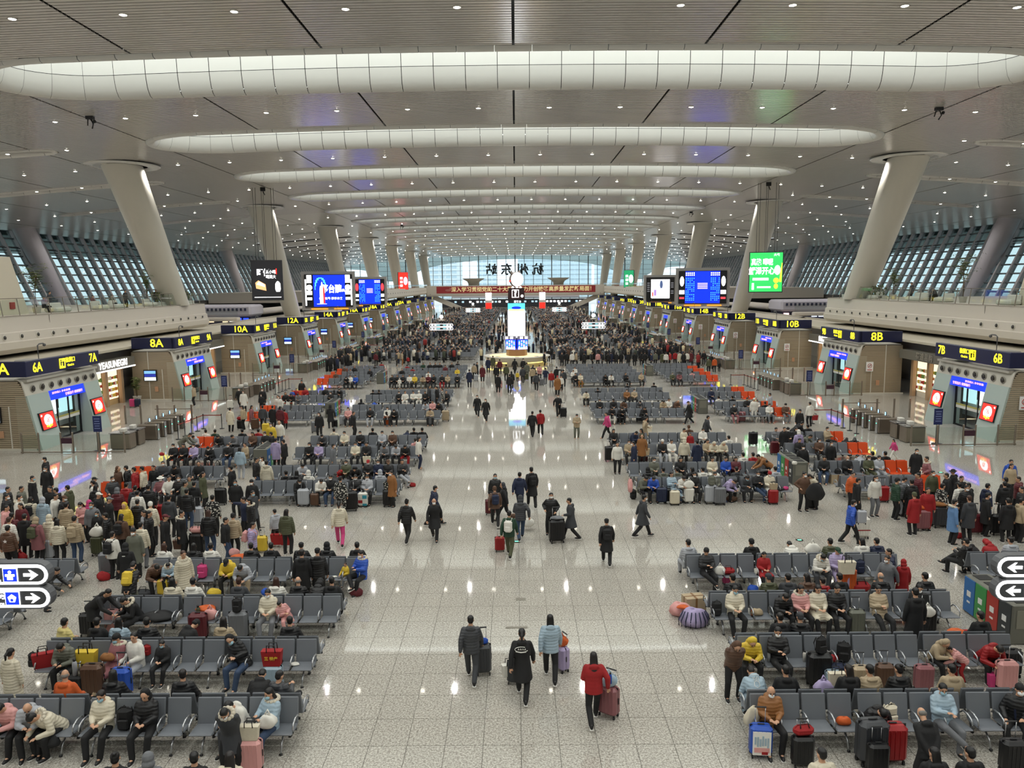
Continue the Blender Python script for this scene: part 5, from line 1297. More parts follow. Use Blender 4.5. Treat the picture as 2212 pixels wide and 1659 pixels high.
def fullpx(reg, x, y): ox, oy, s = ORG[reg]; return ox+x/s, oy+y/s
PLAN = []
ALLR = [(b, ri, d) for (b, ri), d in RB.items()]
def place(o, reg, rnd):
    px, py = fullpx(reg, o['x'], o['y']); seated = PD[o['pose']]['seated']; q = PD[o['pose']]
    top = (q['HC'].z+.12)*o['sc'] + (.17*0 if not seated else 0)
    if seated and o['sc'] < .9: top += .45*(1-o['sc'])
    if not seated:
        if o['sc'] == 1: o['sc'] = rnd.uniform(.95, 1.01)
        top = (q['HC'].z+.12)*o['sc']
        p = unproj(px, py, top); f = math.radians(FACE[o['face']] + rnd.uniform(-12, 12)); h = V((-math.sin(f), math.cos(f), 0))
        hd = q['HC']; rx = hd.x*math.cos(f)-hd.y*math.sin(f); ry = hd.x*math.sin(f)+hd.y*math.cos(f)
        o['loc'] = (p.x-rx*o['sc'], p.y-ry*o['sc'], 0); o['rz'] = f; o['row'] = None
    else:
        p = unproj(px, py, top); f = o['face']; off = -.32 if f[0] == 'S' or f in ('E', 'W') else .46
        best = min(ALLR, key=lambda r_: abs(p.y - (r_[2]+off)))
        D = best[2]+off; t = (D-CP.y)/(p.y-CP.y); X = CP.x+(p.x-CP.x)*t
        base = 180 if off < 0 else 0
        tw = {'S': 0, 'N': 0, 'E': 35, 'W': -35, 'SE': 25, 'SW': -25, 'NE': -25, 'NW': 25}[f]
        o['row'] = (best[0], best[1], 'S' if off < 0 else 'N'); o['rz'] = math.radians(base+tw+rnd.uniform(-4, 4)); 
        s = -1 if X < 0 else 1; ax = abs(X)
        a0 = 4.9 if best[0] in 'A0' else 5.2
        if ax < a0+.2: ax = a0+.3
        if 11.75 < ax < 12.9: ax = 11.5
        elif 12.9 <= ax < 14.4: ax = 14.5
        X = s*ax; zz = .45*(1-o['sc']) if o['sc'] < .9 else 0
        o['loc'] = (X, D, zz)
    return o
def hash_(o): return (int(o['loc'][0]*7)+int(o['loc'][1]*5)) % 5 < 3
def build_person(o, lb, grp, near):
    q = PD[o['pose']]; e = tag(empty('person', o['loc'], o['rz']), lb, 'person', grp); e.scale = (o['sc'],)*3
    link('body', q['body'], e, m=SKIN); link('trousers', q['trousers'], e, m=cloth(o['legs']))
    k = 'long_coat' if o['long'] else 'coat'; link(k, q[k], e, m=quilt(o['coat']) if (hash_(o) and not o['long'] or o['coat'] in 'isvl') else cloth(o['coat'])); link('shoes', q['shoes'], e)
    hmx = Matrix.Translation(q['HC']) @ q['HM'].to_4x4()
    hr = link(HP[o['hair']].name.split('.')[0], HP[o['hair']], e, m=HAIR.get(o['hc'], None) if o['hair'] in 'hHqub' else (mat('straw', 'C9B878', .8) if o['hair'] == 's' else cloth(o['hc'])))
    hr.matrix_local = hmx
    if o['hair'] in 'ckws': h2 = link('hair', HP['b'], e, m=HAIR['k']); h2.matrix_local = hmx
    if o['mask']: mk = link('face_mask', maskme, e, m=MASKM if o['mask'] == 1 else MASKB); mk.matrix_local = hmx
    if near: ey = link('eyes_and_brows', eyeme, e); ey.matrix_local = hmx
    if o['fur']: link('fur_collar', q['fur'], e)
    if o['pack']:
        bp = link('backpack', q['pack'], None, m=cloth(o['pack'])); bp.matrix_world = Matrix.Translation(o['loc']) @ Matrix.Rotation(o['rz'], 4, 'Z') @ Matrix.Scale(o['sc'], 4)
        w = (CLR[o['pack']][0] + ' backpack worn by the ' + lb).split(); tag(bp, ' '.join(w[:16]), 'backpack')
    return e
T = {}
T['F'] = '''515 200 wlk c c hk N|man in charcoal puffer jacket walking away beside a dark grey suitcase
1005 325 wlk Lk k qk N|woman in long black coat with white script on the back, walking away
1275 190 wlk l k Hk N|woman with very long black hair and pale blue puffer, walking away
1690 550 drg r k Hn N|woman in red sweater walking away with a rose suitcase'''
T['E'] = '''750 368 std k k hk S M|man in black jacket and blue mask facing the viewer in mid aisle
818 455 wlk k k oc W|person in black hooded puffer between the masked man and the brown coat
745 488 wlk t k kt N Bu|person in brown coat with navy backpack walking away
985 352 wlk u u hk N|man in navy coat walking away beside the tallest black-coated man
1095 303 wlk Lk k hk N Bk s1.05|tall man in long black coat with black backpack walking away
990 575 drg c j oc N|person in dark hood and jeans carrying a white and red bag
885 720 wlk n e hk N Bw|person in dark green hoodie with white backpack and red bag strap
800 868 upr y g hb SW s.55|small child in yellow jacket sitting on the red suitcase
1285 550 hip k k hk S m|man in open black jacket and cream sweater, hand raised to his ear
1455 600 drg Lc k hk W|man in open charcoal long coat bending to a large black suitcase
1815 795 wlk Lk k ck N Bk|man in black cap, long black coat and backpack walking away alone
180 482 wlk u k hk E m|man in navy jacket and clear visor stepping right, behind a black coat
165 605 wlk Lk k bg S m|man in long black coat touching his forehead, walking to the viewer'''
T['D'] = '''370 1085 bk2 Lc k hk S m f|man in open dark coat with fur hood and maroon sweater at the front bench
525 1000 fwd w c hk SW|person in white top and camouflage jacket on the front left bench
915 995 crs l j Hk SW M f|woman in grey-blue jacket with cream fur hood and jeans, holding a plastic bag
545 445 sid k j ok SW M|person in black lettered jacket and navy trousers asleep leaning on the bench
680 808 slp k k hk N|black-jacketed person slumped behind the front left bench
1105 788 crs c k hk NE|man in charcoal coat with crossed leg at the aisle end of the front left bench
1000 290 upr k k hk N|person in black behind the second left row, near the aisle
360 238 upr b b Hn N|long-haired woman in beige hoodie behind the second left row beside a grey suitcase
935 48 sid p p hk SE s.72|girl in pale pink puffer leaning over the armrest in the third left row'''
T['C'] = '''100 1078 fwd p k hk S|person in peach floral hooded puffer at the left edge of the front bench
330 1055 fwd s k bg SE|person in pale grey down jacket looking down, front left bench
480 1065 slp i k uk SW f|woman in fluffy cream coat bent over with tied-up hair
970 955 sit i k hn S M|young man in cream jacket with blue mask on the front left bench
1390 990 phn k k hk S|DROP
1390 1000 sit k k ok S|man in black parka with a round badge looking at his phone
610 755 upr o c bg N|grey-haired person in orange puffer seen from behind
1080 860 upr k k Hk N|dark-haired person behind the front bench beside a blue suitcase
1745 830 upr k k hn N|man in black holding up a phone behind the front left bench
100 530 std Li k qk N s.93|woman in long cream puffer with ponytail standing at the left edge
470 290 upr Y y hk NE|person in pale yellow fleece hoodie behind the second left row
640 460 fwd z k hk S|person in sage grey hooded jacket slumped forward in the second left row
1110 420 rec Ld b kk SW M f|woman in pale rose coat and black knit hat with her boots up
1285 448 upr w s hk SW|youth in white and black puffer with light grey trousers
1550 472 sit k k hk S M s.76|boy in black with a blue mask sitting cross-legged in the second left row
920 305 upr k k hk N|black-haired person in black behind the second left row, left of the pale blue hood
1130 320 upr l k Hk N|long-haired person in pale blue hood behind the second left row
1400 318 upr k k hk N|man in black holding up a white phone behind the second left row
1715 328 slp k k kk NE|person in black with a white hood edge lying behind the second left row
1060 1500 upr k k uk N|DROP
545 1508 upr k j hk E m|masked person in black at the bottom left edge with a striped blanket
1088 1552 upr k k uk N|black-haired child with a hair clip at the bottom left edge
1400 1445 upr g g og N|person in large grey hoodie at the bottom edge of the left block
1850 1588 upr k k hk N|dark-haired person with a white paper at the bottom edge
2190 1580 upr i k Hn N|brown-haired person in cream at the bottom edge beside a pink suitcase'''
T['A'] = '''1030 1470 bnd Lk k hk E|person in long black coat bending over luggage between the left rows
1290 1530 fwd Lk k hk W f|person in black coat with fur hood facing left in the third left row
420 210 hip k k hk SW m|person in open black coat with white collar, highest in the left queue
430 300 std Lk k hk S m|man in black with white mask in front of the white-collared person
310 388 std Lk k hk E M f|woman in long black coat with fur collar facing right at the left queue
75 493 std k k hk E
205 487 std z k hk E
65 563 std k k hk E m
185 570 std w k hk E m f
290 588 std i k Hn N Bk
410 592 std Ll k os N
470 488 std k k hk S
530 503 std k k hk W
640 478 std Le k hk W
530 560 std w k hk E
612 576 std k k ct E m
900 400 std k k ck E
882 432 std w k hk W m
915 475 std k k Hk N
940 545 std Lk k cw E|person in black coat with white cap in the left queue
1042 590 std k k cg E
855 620 std P k oP N|person in bright pink hood in the left queue
870 640 std g k hk S M
765 640 phn p k Hn S m
628 640 std b k hk N|man in camel jacket with a black cross strap in the left queue
545 798 std i k Hk N|long-haired woman in cream fleece and dark skirt beside a silver suitcase
710 768 std b j hk N Bb|person in beige jacket with beige backpack and jeans at the queue front
345 780 std Ld k ob N Be|person in pale rose coat with a bright green backpack
470 758 std Li k oi N
232 748 std Lk k hk N
110 738 std m k hk N
85 780 std w k hb N
72 860 std t k hk N|person in brown and cream varsity jacket with a star on the back
190 650 std m k Hn S
60 668 std Lp k hk E
922 730 std k k hk S M s.82
1000 742 std k k hk W
1072 918 std w k hk N Bk|man in white puffer with black backpack beside a red bag
1182 648 std y k oy S|person in yellow hood in the middle of the left queue
1160 752 std t k Hn N Bk
1068 378 upr c k hk E m
1130 300 std Lt k ot E
1200 290 std k k hk W
1275 305 std r k hk W
1352 298 std i k hk W
1460 288 std Lk k hk S
1310 528 std w k hk N
1415 470 std k k hk N
1205 452 std r k hk N
1120 500 std m k og N
1290 480 std c k hk N
1312 612 std k k hk N
1435 635 std i k kw N|person in cream coat with a fluffy white hat in the left queue
1425 722 std k k Hk E
1372 716 std Ls k hk SW|person in long pale grey puffer in the left queue
1340 828 std i g hk N
1270 890 std Lz k kk S m|person in dark green-grey coat standing with hands together
1200 1030 std Lk k ok N|person in black hooded puffer with a small white logo
1270 1208 bk2 k z hk N By|person in black with a yellow-trimmed backpack before the third row
1612 570 std c k hk N
1782 510 std k j hk N
1852 440 std Lk k hk N
1580 755 std Lk k cm E
1735 720 std Lk k uk E f|woman in long black coat carrying a brown handbag
1990 712 std k j Hb N|woman with long auburn hair, black jacket and jeans
2028 570 std q k hk N|person in black and white patterned coat
2158 786 std k j hk E|person in open black jacket and wide jeans
1560 1035 upr w w Hb N|brown-haired woman in white jacket behind the nearest left block
1750 1105 std Li k hb SE f|woman in long cream puffer with brown fur hood standing among the seats
1605 1195 fwd l k hk SE f s.8|child in pale blue jacket in the fourth left row
1360 1200 slp t k hk E|person in brown leather jacket bent forward in the fourth left row
1850 1115 upr k k Hk N
2012 1098 upr w w hk N
1645 1452 upr i k Hk N|long-haired woman in cream behind the third left row
1842 1450 upr w k hk N
540 1262 bnd k c hk E|person in black bending by the far left bench
1568 420 upr d k ww S m
1612 475 upr w k uk SE
1692 420 upr k k hk S m
1560 290 upr c g hk S m|man in grey jacket with white mask in the second left block
1690 300 fwd k k kk S
1770 440 std z k hk E
2010 330 upr z j Hk S
1900 275 upr k k hk S
1940 350 std Le k Hn E'''
T['B'] = '''640 1492 sit i g hk S m|woman in fluffy cream coat eating in the third left row
260 1148 fwd y k ck S|man in yellow and grey jacket with black cap in the fourth left row
372 1190 slp s b hk S|person in pale grey jacket and cream trousers with head bowed
450 1082 upr k k hk N|person in black behind the fourth left row beside the red bags
640 1040 upr k k hk N|person in black with a round white emblem behind the fourth left row
930 1056 upr k k ck N|person in black cap behind the fourth left row
1175 1060 upr k k ok N
1465 1075 upr k w hk N|person in black with white hood at the aisle end behind the fourth row
935 1090 std Lk k hn N|person in long black puffer standing with back turned at the fourth left row
1085 1075 std k k ck N|man in black jacket standing with back turned beside the long puffer
1430 1136 crs x k hk SW m f|woman in blue puffer with white collar at the aisle end of the fourth left row
330 1370 upr c k hb N|brown-haired person in charcoal hoodie behind the third left row
900 1396 upr k k bg N|man in black with thinning hair behind the third left row
690 1410 upr w w Hb N|person in white with a blue bag behind the third left row
1080 1402 slp k k ok N
1205 1390 upr k k hk N
675 705 std s k hk NW s.8|child in pale grey jacket with white fur hood walking beside the green jacket
790 705 std e k Hn N|person in green bomber jacket with a red bag, seen from behind
1290 630 wlk i P qk N|woman in cream yellow puffer and pink trousers walking away
1940 610 wlk k k uk N|woman in black puffer with a brown strap walking away left of the aisle
278 745 std b k kk N|person in beige jacket and black hat beside the jeans wearer
470 832 std v k hk E Bp|person in green and purple jacket with purple backpack pushing a yellow case
375 590 pnt u k hk SW|man in navy with one arm stretched out to the left
430 602 std k k Hk SW m f
468 530 wlk Lc k hk SE M|man in charcoal coat with teal mask striding right
300 430 std k k hk S M
255 292 std k k hk W m
455 425 std k k kk S m
505 213 std k j hk E
552 200 std w k Hn SW m
598 240 std Li k hn N f|woman in long cream quilted coat standing with back turned
345 112 std l s Hk N|long-haired person in pale blue hoodie and grey trousers by the bins
400 110 upr b b hk W
685 28 std Lv k hk N|woman in long lavender puffer with back turned
757 40 std k k hk W
1240 82 std Lg k hk E m
905 430 fwd k k Hk SE m
1112 414 fwd w k hn SE|person in white jacket with a reddish mask in the second left block
1210 420 sit k j hk S m
1305 392 std q q hn N|person in black and white camouflage coat with back turned
1452 412 sit k j hk S m
1562 415 sit s k hk S m
1788 340 std La k hn SW m|woman in long camel coat standing at the aisle edge
790 382 upr k k hk N
885 390 upr k k Hk N
1000 372 upr w w ow N
1235 382 slp k k hk N
1685 370 upr s s os N
935 245 fwd s k Hk SE
1352 250 sit e k hk S m
1310 322 slp r j kr E s.7|small child in red lying forward beside the olive coat
1440 302 slp k k ok S
1582 250 sit k k cr S m
1658 242 sit u u hk S m
1762 228 sit k k ct S
1898 235 crs k s hk SE
1020 92 sit k k Hk S m
1087 95 sit v k Hk S m
1450 92 sit i k hk S m
1555 84 sit k k hk S
1735 92 fwd g k hk S
1848 80 fwd s k hk S
1918 76 fwd k r hk S
2060 15 std w u Hk E|person in white and black at the aisle end of the second left block'''
T['K'] = '''690 880 fwd c k hk S m
925 886 sit i k hk S m
1095 876 sit k j hk S m
1335 882 sit s k hk S m
1447 866 sit t k hn S m
810 855 upr i y hk N
1230 845 upr k k hk N
1622 850 slp u u hk N
1662 856 upr k k hk N
1762 845 upr k k hk N
1725 886 upr p k hk N
1025 645 std k k hk E|woman in black with bag walking right, behind the second left block
645 656 std k k Hk S m
770 575 drg Lk k ok N|person in black trailing a small round suitcase away
460 312 std k k hk S
30 397 std k k hk S m
965 622 phn k k hk S|DROP
965 622 sit p k Hk S m
1205 615 sit k s hk S
1392 622 sit w k Hk S m
1470 622 fwd k k hk S m
1855 613 fwd b k hk S
1240 546 slp x x hk N
1832 536 fwd s k hn S
1965 530 fwd k k Hk SW
1105 525 upr k k Hk N
1520 452 sit k k hk S m
1582 456 upr w w hk S
1697 456 sit w k uk S
1797 442 sit k k hk S
1857 492 sit p k hk S
1240 412 upr k k hk N
1292 396 upr k k hk N
1716 430 sit w w kw S m
1850 362 std c k Hn E
1922 372 std k k hk W
1985 392 std q q hk W
2060 392 upr k k hk S
775 446 crs k k hk S m
432 482 fwd g g hk S
210 476 std w k Hk S m
320 452 fwd k w hk S
355 412 std x k hk S s.75
400 396 std r k hk S s.8
500 402 upr r k hk S
718 388 upr k k hk S
840 392 upr k k Hk N
912 390 fwd k k hk S m
1445 262 sit k k Hk S
1497 254 sit k k hk S
1522 285 std w w kw S s.6
1560 258 sit k k hk S
1637 266 sit w k hn S
1682 276 sit y k kw S
1780 258 fwd b z hk S
1835 262 sit m k hk S
1895 258 sit k k Hk S
1985 246 sit k r hk S
2045 264 sit b k hk S
2152 250 sit k k ck S m
1605 130 upr r k hk N
1665 152 upr r k hk N
1710 126 sit g k hk S
1780 126 sit n k hk S
1855 122 upr k k hk S
1912 124 upr k k hk S
1962 122 upr k k hk S
2020 132 sit m k Hk S
2090 122 upr k k hk S
2155 108 upr k k hk N
2150 160 sit y k hk S
1835 206 sit w k hk S
1550 186 upr k k hk S
955 256 fwd k k hk S m
1002 266 sit w k hn S
1028 284 sit x k hk S
830 226 sit t k hk S
1035 160 upr k k Hn S
990 172 sit g k hk S
925 156 sit t k hk S
1200 166 sit k k hk S
1257 126 upr k k hk N
1360 112 upr r k hk N
1265 5 std m k hn N
1490 5 std c k hk E
1552 -5 std b a Hn E
1615 48 std r k hk N s.65'''
T['N'] = '''485 262 std b k hk W m|person in khaki coat standing alone by gate 8A
985 292 wlk k k hk S m|man in black holding out an arm to a white suitcase near gate 8A
1030 320 std Lw k Hn S m|woman in long white coat walking with the man in black
1240 294 std Lk k hk S m
1225 360 std k k hk S m s.75
1408 372 std w k ok S|person in white jacket and black headscarf standing by the orange seats
1525 346 upr k w Hk S
888 505 std Li k hk N|person in long cream puffer standing alone with back turned
1020 482 std b k Hn W
1125 480 std Ld k Hn E|woman in long dusty rose coat in the second left block
1240 480 std c k hk N f Bg
1350 482 std Lk k hk N
1432 490 std m k Hn N
1480 522 std Lr k hk N s.8|girl in long red coat with back turned near a dark suitcase
1330 672 std y k hk S m
1420 646 std w j bg S|grey-haired person in white top and jeans among the second left seats
1665 206 std k k hk S
455 780 bnd Lz k hk E|person in dark quilted coat bending over the orange seats
515 806 fwd s k hk S
625 796 upr w w hk N
725 776 upr n k hk N
780 802 fwd k g hk S
955 792 fwd g k hk SW
1020 760 upr k k hk N
1135 816 sit t k Hn S
1195 760 upr r r hk N
1270 780 sit k k hk S m
1330 770 std k k hk W
275 946 sit k k hk S m
385 950 sit k k hk S
492 916 sit v k hk S m
680 936 fwd k k hk S m
868 916 sit k j hk S m'''
T['I'] = '''410 570 wlk Lc k hk E m|person in long dark coat walking right, right of the aisle
150 66 std w k Hk S|woman in white jacket and black scarf standing at the second right block
300 58 std Lu k hk W m|man in long navy coat standing at the second right block
385 -10 std La k on S|person in khaki hooded coat with a beige bag at the second right block
1940 352 hip t k uk S m|woman in striped brown jumper embracing a person in cream
1985 370 bk2 i k Hn W|person in cream leaning into the striped jumper
350 376 fwd z k hk SE
485 412 fwd x k hk S
675 382 crs Ll l Hn SE|woman in long pale blue puffer in the front row of the second right block
772 400 fwd w j Hn S
885 382 sit Lk k Hk S m|woman in long black coat beside a white suitcase
1105 366 sit z k hk S m
1160 452 slp v k hk E
1370 394 fwd Lc k Hn S M|person in open charcoal coat with a patterned scarf
1520 376 crs k j hk S m
1582 372 sit i w kr S m|person in beige with a dark red hat, second right block
440 322 upr k k ok N
590 320 upr z z hk N
722 312 upr z z hk N
870 340 upr k k Hk N
965 382 upr w w hk N
1290 322 upr c c hk N
1662 322 upr s s hk N|person in light grey seen from behind at the outer end, second right block
500 236 sit z k hk S m
755 230 sit k k Hk S
1057 228 sit i w Hn S
1185 250 sit x k hk S|person in bright blue puffer in the second right block
1280 236 sit m k Hn S
1520 216 fwd g k hk SE
1495 182 bnd a k hk W|man in camel jacket bending over a seated person
1440 186 upr r r hk N
1362 206 upr w w hk N
590 52 sit k s kw S|person in black with a white toy and grey trousers, second right block
655 38 sit w w hn S
1105 58 fwd i k oi S|person in cream hooded puffer in the third row
1010 62 sit b k hk S
790 22 std i k oi N|person in cream yellow puffer standing with back turned
912 46 std Lu k hk N|person in long navy coat standing with back turned
1275 32 upr w w hk N
260 90 sit b k hk S m
1005 1098 crs k k kk S|older person in black knit hat with crossed legs in the fourth right row
1550 1146 sit Lr k Hk S s.85|girl in red coat sitting alone in the fourth right row
2080 1150 fwd w c hk S M f|person in cream hooded coat bowed over a phone, fourth right row
830 1046 upr s s hk N|man in light grey behind the aisle end of the fourth right row
1435 1036 upr k k kk N|person in black hood behind the girl in red
1845 1096 slp w w hk N
1275 1460 phn i k hk S|DROP
1275 1460 sit i k hk S M|person in cream puffer with black trim using a phone, third right row
1715 1476 fwd k k hk S|man in black coat leaning forward in the third right row
1920 1482 sit p k Hk S f|woman in pale coat with white fur collar in the third right row
2045 1472 sit Li k Hn S|woman in cream long coat with dark glasses in the third right row
1255 1370 upr k k hk N|person in black behind the third right row beside the pink suitcase
1600 1382 upr e e kc N|person in olive with grey knit cap behind the third right row
1785 1342 upr c c hk N|person in charcoal puffer behind the third right row
1965 1342 upr t z Hn N|person in sage hooded coat behind the third right row'''
T['J'] = '''430 1096 sit v v cn S|woman in mauve coat and dark cap sorting a white bag
920 1084 std u k hk W|person in navy stooping beside the grey coat
905 1150 wlk Lg k hn SW m|person in grey wool coat stepping right in the fourth right row
1058 1185 std Lr r or N s.8|child in bright red costume with white fur collar
365 1026 upr e e hk N|man in dark olive behind the fourth right row
710 1040 upr w w Hk N|person with black hair in white behind the fourth right row
855 1040 upr u u hk N|person in navy behind the fourth right row
425 1490 sit k k hn S|person in black drinking from a yellow bottle
830 1466 rec b k hk S|man in camel fleece with a cross strap in the third right row
1175 1456 std Lk k hk N|person in black coat standing with back turned at the third right row
1215 1436 sit k k hk SW m|masked man in black facing left behind the standing black coat
310 1380 upr r r hn N s.9|child in red behind the third right row
440 1372 upr k k hk N|person in black with mask strap behind the third right row
850 1386 upr k k bg N|grey-haired person in black behind the third right row
1275 1370 upr k k hk N|man in black behind the far end of the third right row
1190 130 std Lk k hk S m|man in black with a white mask standing highest in the right queue
1280 204 hip d k hk W f|person in dusty rose jacket beside the masked man in black
965 38 wlk P w Hn W s.68|small girl in bright pink coat running in the open floor
2098 272 std b k Hn S|person in khaki coat at the far right edge of the queue
2092 234 std x k hk S
1005 408 std n k kk E m|person in long green coat and black hat in the right queue
1075 400 phn g k hk E
1140 420 std k k hk N
1200 360 std m k hn W
1345 340 std e k hk S m
1470 362 std k k hk W
1535 325 std Lk k wk W
1620 390 std k k hk S
1165 545 std Lr k ke N|woman in long red coat and olive hat beside a rose gold suitcase
1300 502 std r r Hn S
1440 460 std q k hk E
1595 452 std w k hk N|person in white patterned top in the right queue
1668 480 std k k hk S m
1680 455 std k k hk W
1870 460 std Lu k hk E
1555 612 std LJ k hk E m f|person in long sky blue coat with red scarf beside a red bag
1690 576 std Lc k hb N
1872 550 std Lk k hk E m
2040 402 std Lk k hk N
2030 442 std k k hk N
2158 396 std m k hn W
2190 492 std k k hk W
2062 600 std Lk k hk N
2195 600 std b k hk E
588 618 drg x k hk E m|woman in bright blue puffer pushing two stacked white suitcases
800 386 std w g Hn S m|woman in cream jacket, yellow sweater and wide grey trousers
632 408 std Lk k hk E|woman in long black coat with ponytail between blue puffer and cream jacket
582 352 std o k hk S|man in orange jacket with a striped backpack
305 225 sit k j hk SW|man in black shirt turned to the side in the second right outer block
525 230 sit k k bg S m|elderly grey-haired person in black beside a beige box
735 226 sit e e Hk S m
820 216 sit s s hk S M
890 190 upr k k hk N
768 206 upr k k hk N
668 176 slp s s hk N
555 22 slp k k Hk NE
105 92 std Lk k kk S m|person in black puffer and mask standing near the recycling bin
2090 975 upr s s hk N|man in light grey behind the far right bench
1960 985 slp r k or N|large bright red puffer jacket wearer bent forward behind the far right bench
1665 1046 crs k k hk NW|person in black holding up a phone at the far right bench end
1775 1040 slp k k hn NW'''
T['G'] = '''1470 350 crs k k hk S m|man in black with white mask and crossed leg in the second right row
1190 445 fwd y k oy S|person in yellow hooded puffer in the second right row
1075 455 bk2 t k ot S|person in dark brown hooded jacket leaning at the bench end
1105 700 slp l l hn N|person in pale blue fleece with rabbit drawing on the back
1545 690 upr k k hk N|man in black behind the front right bench
1490 195 upr k k hk N|dark-haired person in black puffer behind the second right row
1680 212 upr k k kc N|person in black with grey knit hat behind the second right row
1395 885 sit a k bg S m|elderly man in camel jacket and brown boots on the front right bench
1895 1495 upr i i hk N|person in cream yellow fleece at the bottom edge, right block'''
T['H'] = '''760 1010 slp k j hk S|man in black jacket and jeans bent over his phone, front right bench
1450 885 crs l g hk S M|youth in pale blue jacket with a dark bag on his lap
1240 1085 bk2 Lk k bg N|man in black coat with hands behind his back, bottom right
1375 385 fwd b k ob SE s.85|child in beige hooded coat in the second right row
1500 495 bnd p r hk W s.62|girl in pink jacket and red skirt lying over the bench
1850 485 slp r k hn S|person in red and white jacket bowed forward in the second right row
1810 205 upr k k hk N|man in black hoodie behind the second right row near the bin
1530 760 upr b b hk N|person in beige collar behind the front right bench
545 730 upr k k Hn N|long-haired person in black beside the cream tote bag
750 705 upr b b hk N|person in navy and camel jacket behind the front right bench
1030 690 upr k k uk N|woman in black with headband holding a paper cup
2185 680 upr k k kk W m|person in black cap reading papers at the right edge
1380 1360 upr k k Hk N|long-haired person in black hood at the bottom right edge
1725 1370 upr k k hk N|large person in black jacket at the bottom right edge
1885 1430 upr k k hk W m s.85|masked child in black at the bottom right edge'''
T['M'] = '''885 735 sit g k hk S
980 716 std Lk k hk S
1025 742 sit Lk k kk S m
1095 742 sit Lk k Hk S m
1130 746 std Lv k ow N
1235 712 upr k k hk N
1265 795 bnd Lz k hk SE
1360 802 sit t k Hk S m
1450 738 crs b k hk SE m
1690 830 slp k k hk NE m
1490 872 std k k hk S m
1140 886 sit k k hk S
185 300 sit u u ck S m
265 386 upr w w hn N
430 480 sit k d hk S m
575 402 sit k k hn S
650 402 std w w kw S
682 442 sit w w hk S s.8
770 442 upr k k hk N
815 470 sit w g hk S m
990 470 sit t g kk S m
820 346 std s g hk W|man in light grey shirt standing beyond the orange seats, right side
415 392 upr k k hk N
150 590 wlk c k hk E Bk|man in grey with black backpack walking right behind the second right block
1150 522 std Lk k ck S|person in long black coat and cap before the right queue barrier
1255 442 std w k hk N Bg|person in white carrying a grey bag beside the queue barrier, seen from behind
1172 655 bnd k k hk E'''
T['L'] = '''610 575 fwd k w hk S
715 602 fwd k k hk S m
945 596 fwd k k hk SE
480 520 sit k k Hk S m
630 510 sit k k ck S
735 516 fwd t k Hn S
910 512 fwd c k hk S m
1165 546 fwd b k hn S
1240 516 sit w m hk S
1295 512 fwd t m bg SE
330 416 fwd i k hk S m
775 418 sit a k hk S m
855 416 sit b k hk S m
460 402 upr k k hk N
782 345 upr k k hk N
1070 345 upr k k hk N
1148 406 slp k k hk N
550 655 wlk P k hk W|person in magenta jacket walking left at the third right block
1442 535 wlk Lk k ck W m|man in long black coat and cap walking between the right blocks
985 706 drg Lb k hk E|woman in long beige coat pulling luggage right
232 674 phn b z hk S m|man in beige jacket looking at his phone, walking to the viewer
30 464 drg k k hk S m|man in open black jacket and pale blue shirt pulling a small suitcase
20 262 std La k cr S
72 200 std Lc k hk E
60 262 std w k hk S s.8
835 842 fwd u k hk E
930 832 std t k Hn W
630 862 sit k k Hk S
1395 852 sit i k hk SE
1465 880 std r k hk S s.7
1600 872 sit w k hk S m
1450 822 upr t t kt N
1765 972 fwd i k oi S
215 240 sit k k hk S
270 242 sit i a hn S
540 236 fwd k k hk S
600 236 fwd w k hk S
765 240 crs k k hk SE
930 236 sit b k hk S
400 158 std g k hk N s.8
1230 222 sit e k kz S m
1345 208 sit d k sk S m|person in mauve wearing a conical straw hat, fourth right outer block
1485 212 upr p g hk N
210 162 sit w k hk S
150 184 sit w k hk S
70 5 std Lk k hk S
120 -2 std k k hk N
180 2 std w k hk N
230 0 std b k hn E
310 4 std Lk k kk N
400 2 std k k hk E
460 2 std p k hn N
510 4 std k k hk W
572 4 std k k hk N
600 -2 std Lu j hk N
660 2 std Lk k Hk N
712 0 std Lk k Hk N
790 4 std Lk k kk N
860 2 std Lk k hk N
935 -5 std Lk k hk N
970 -2 std k k hk N
1040 12 std u k hk W
1085 -2 std z k hk N
1160 2 std Le k Hk N
1200 4 std w k hk N
1242 2 std r k hk W
1300 -8 std r k hk N
1350 -2 std Li k hk N
1390 2 std k k hk N
1430 -2 std w k hk N
1472 -8 std Lm k hk N
1550 -4 std k k hk N
1612 -12 std k k hk S
1665 62 std e k hn N
1692 24 std k k hk N
1726 58 std o k hk N
1780 106 std k k hk N s.65'''
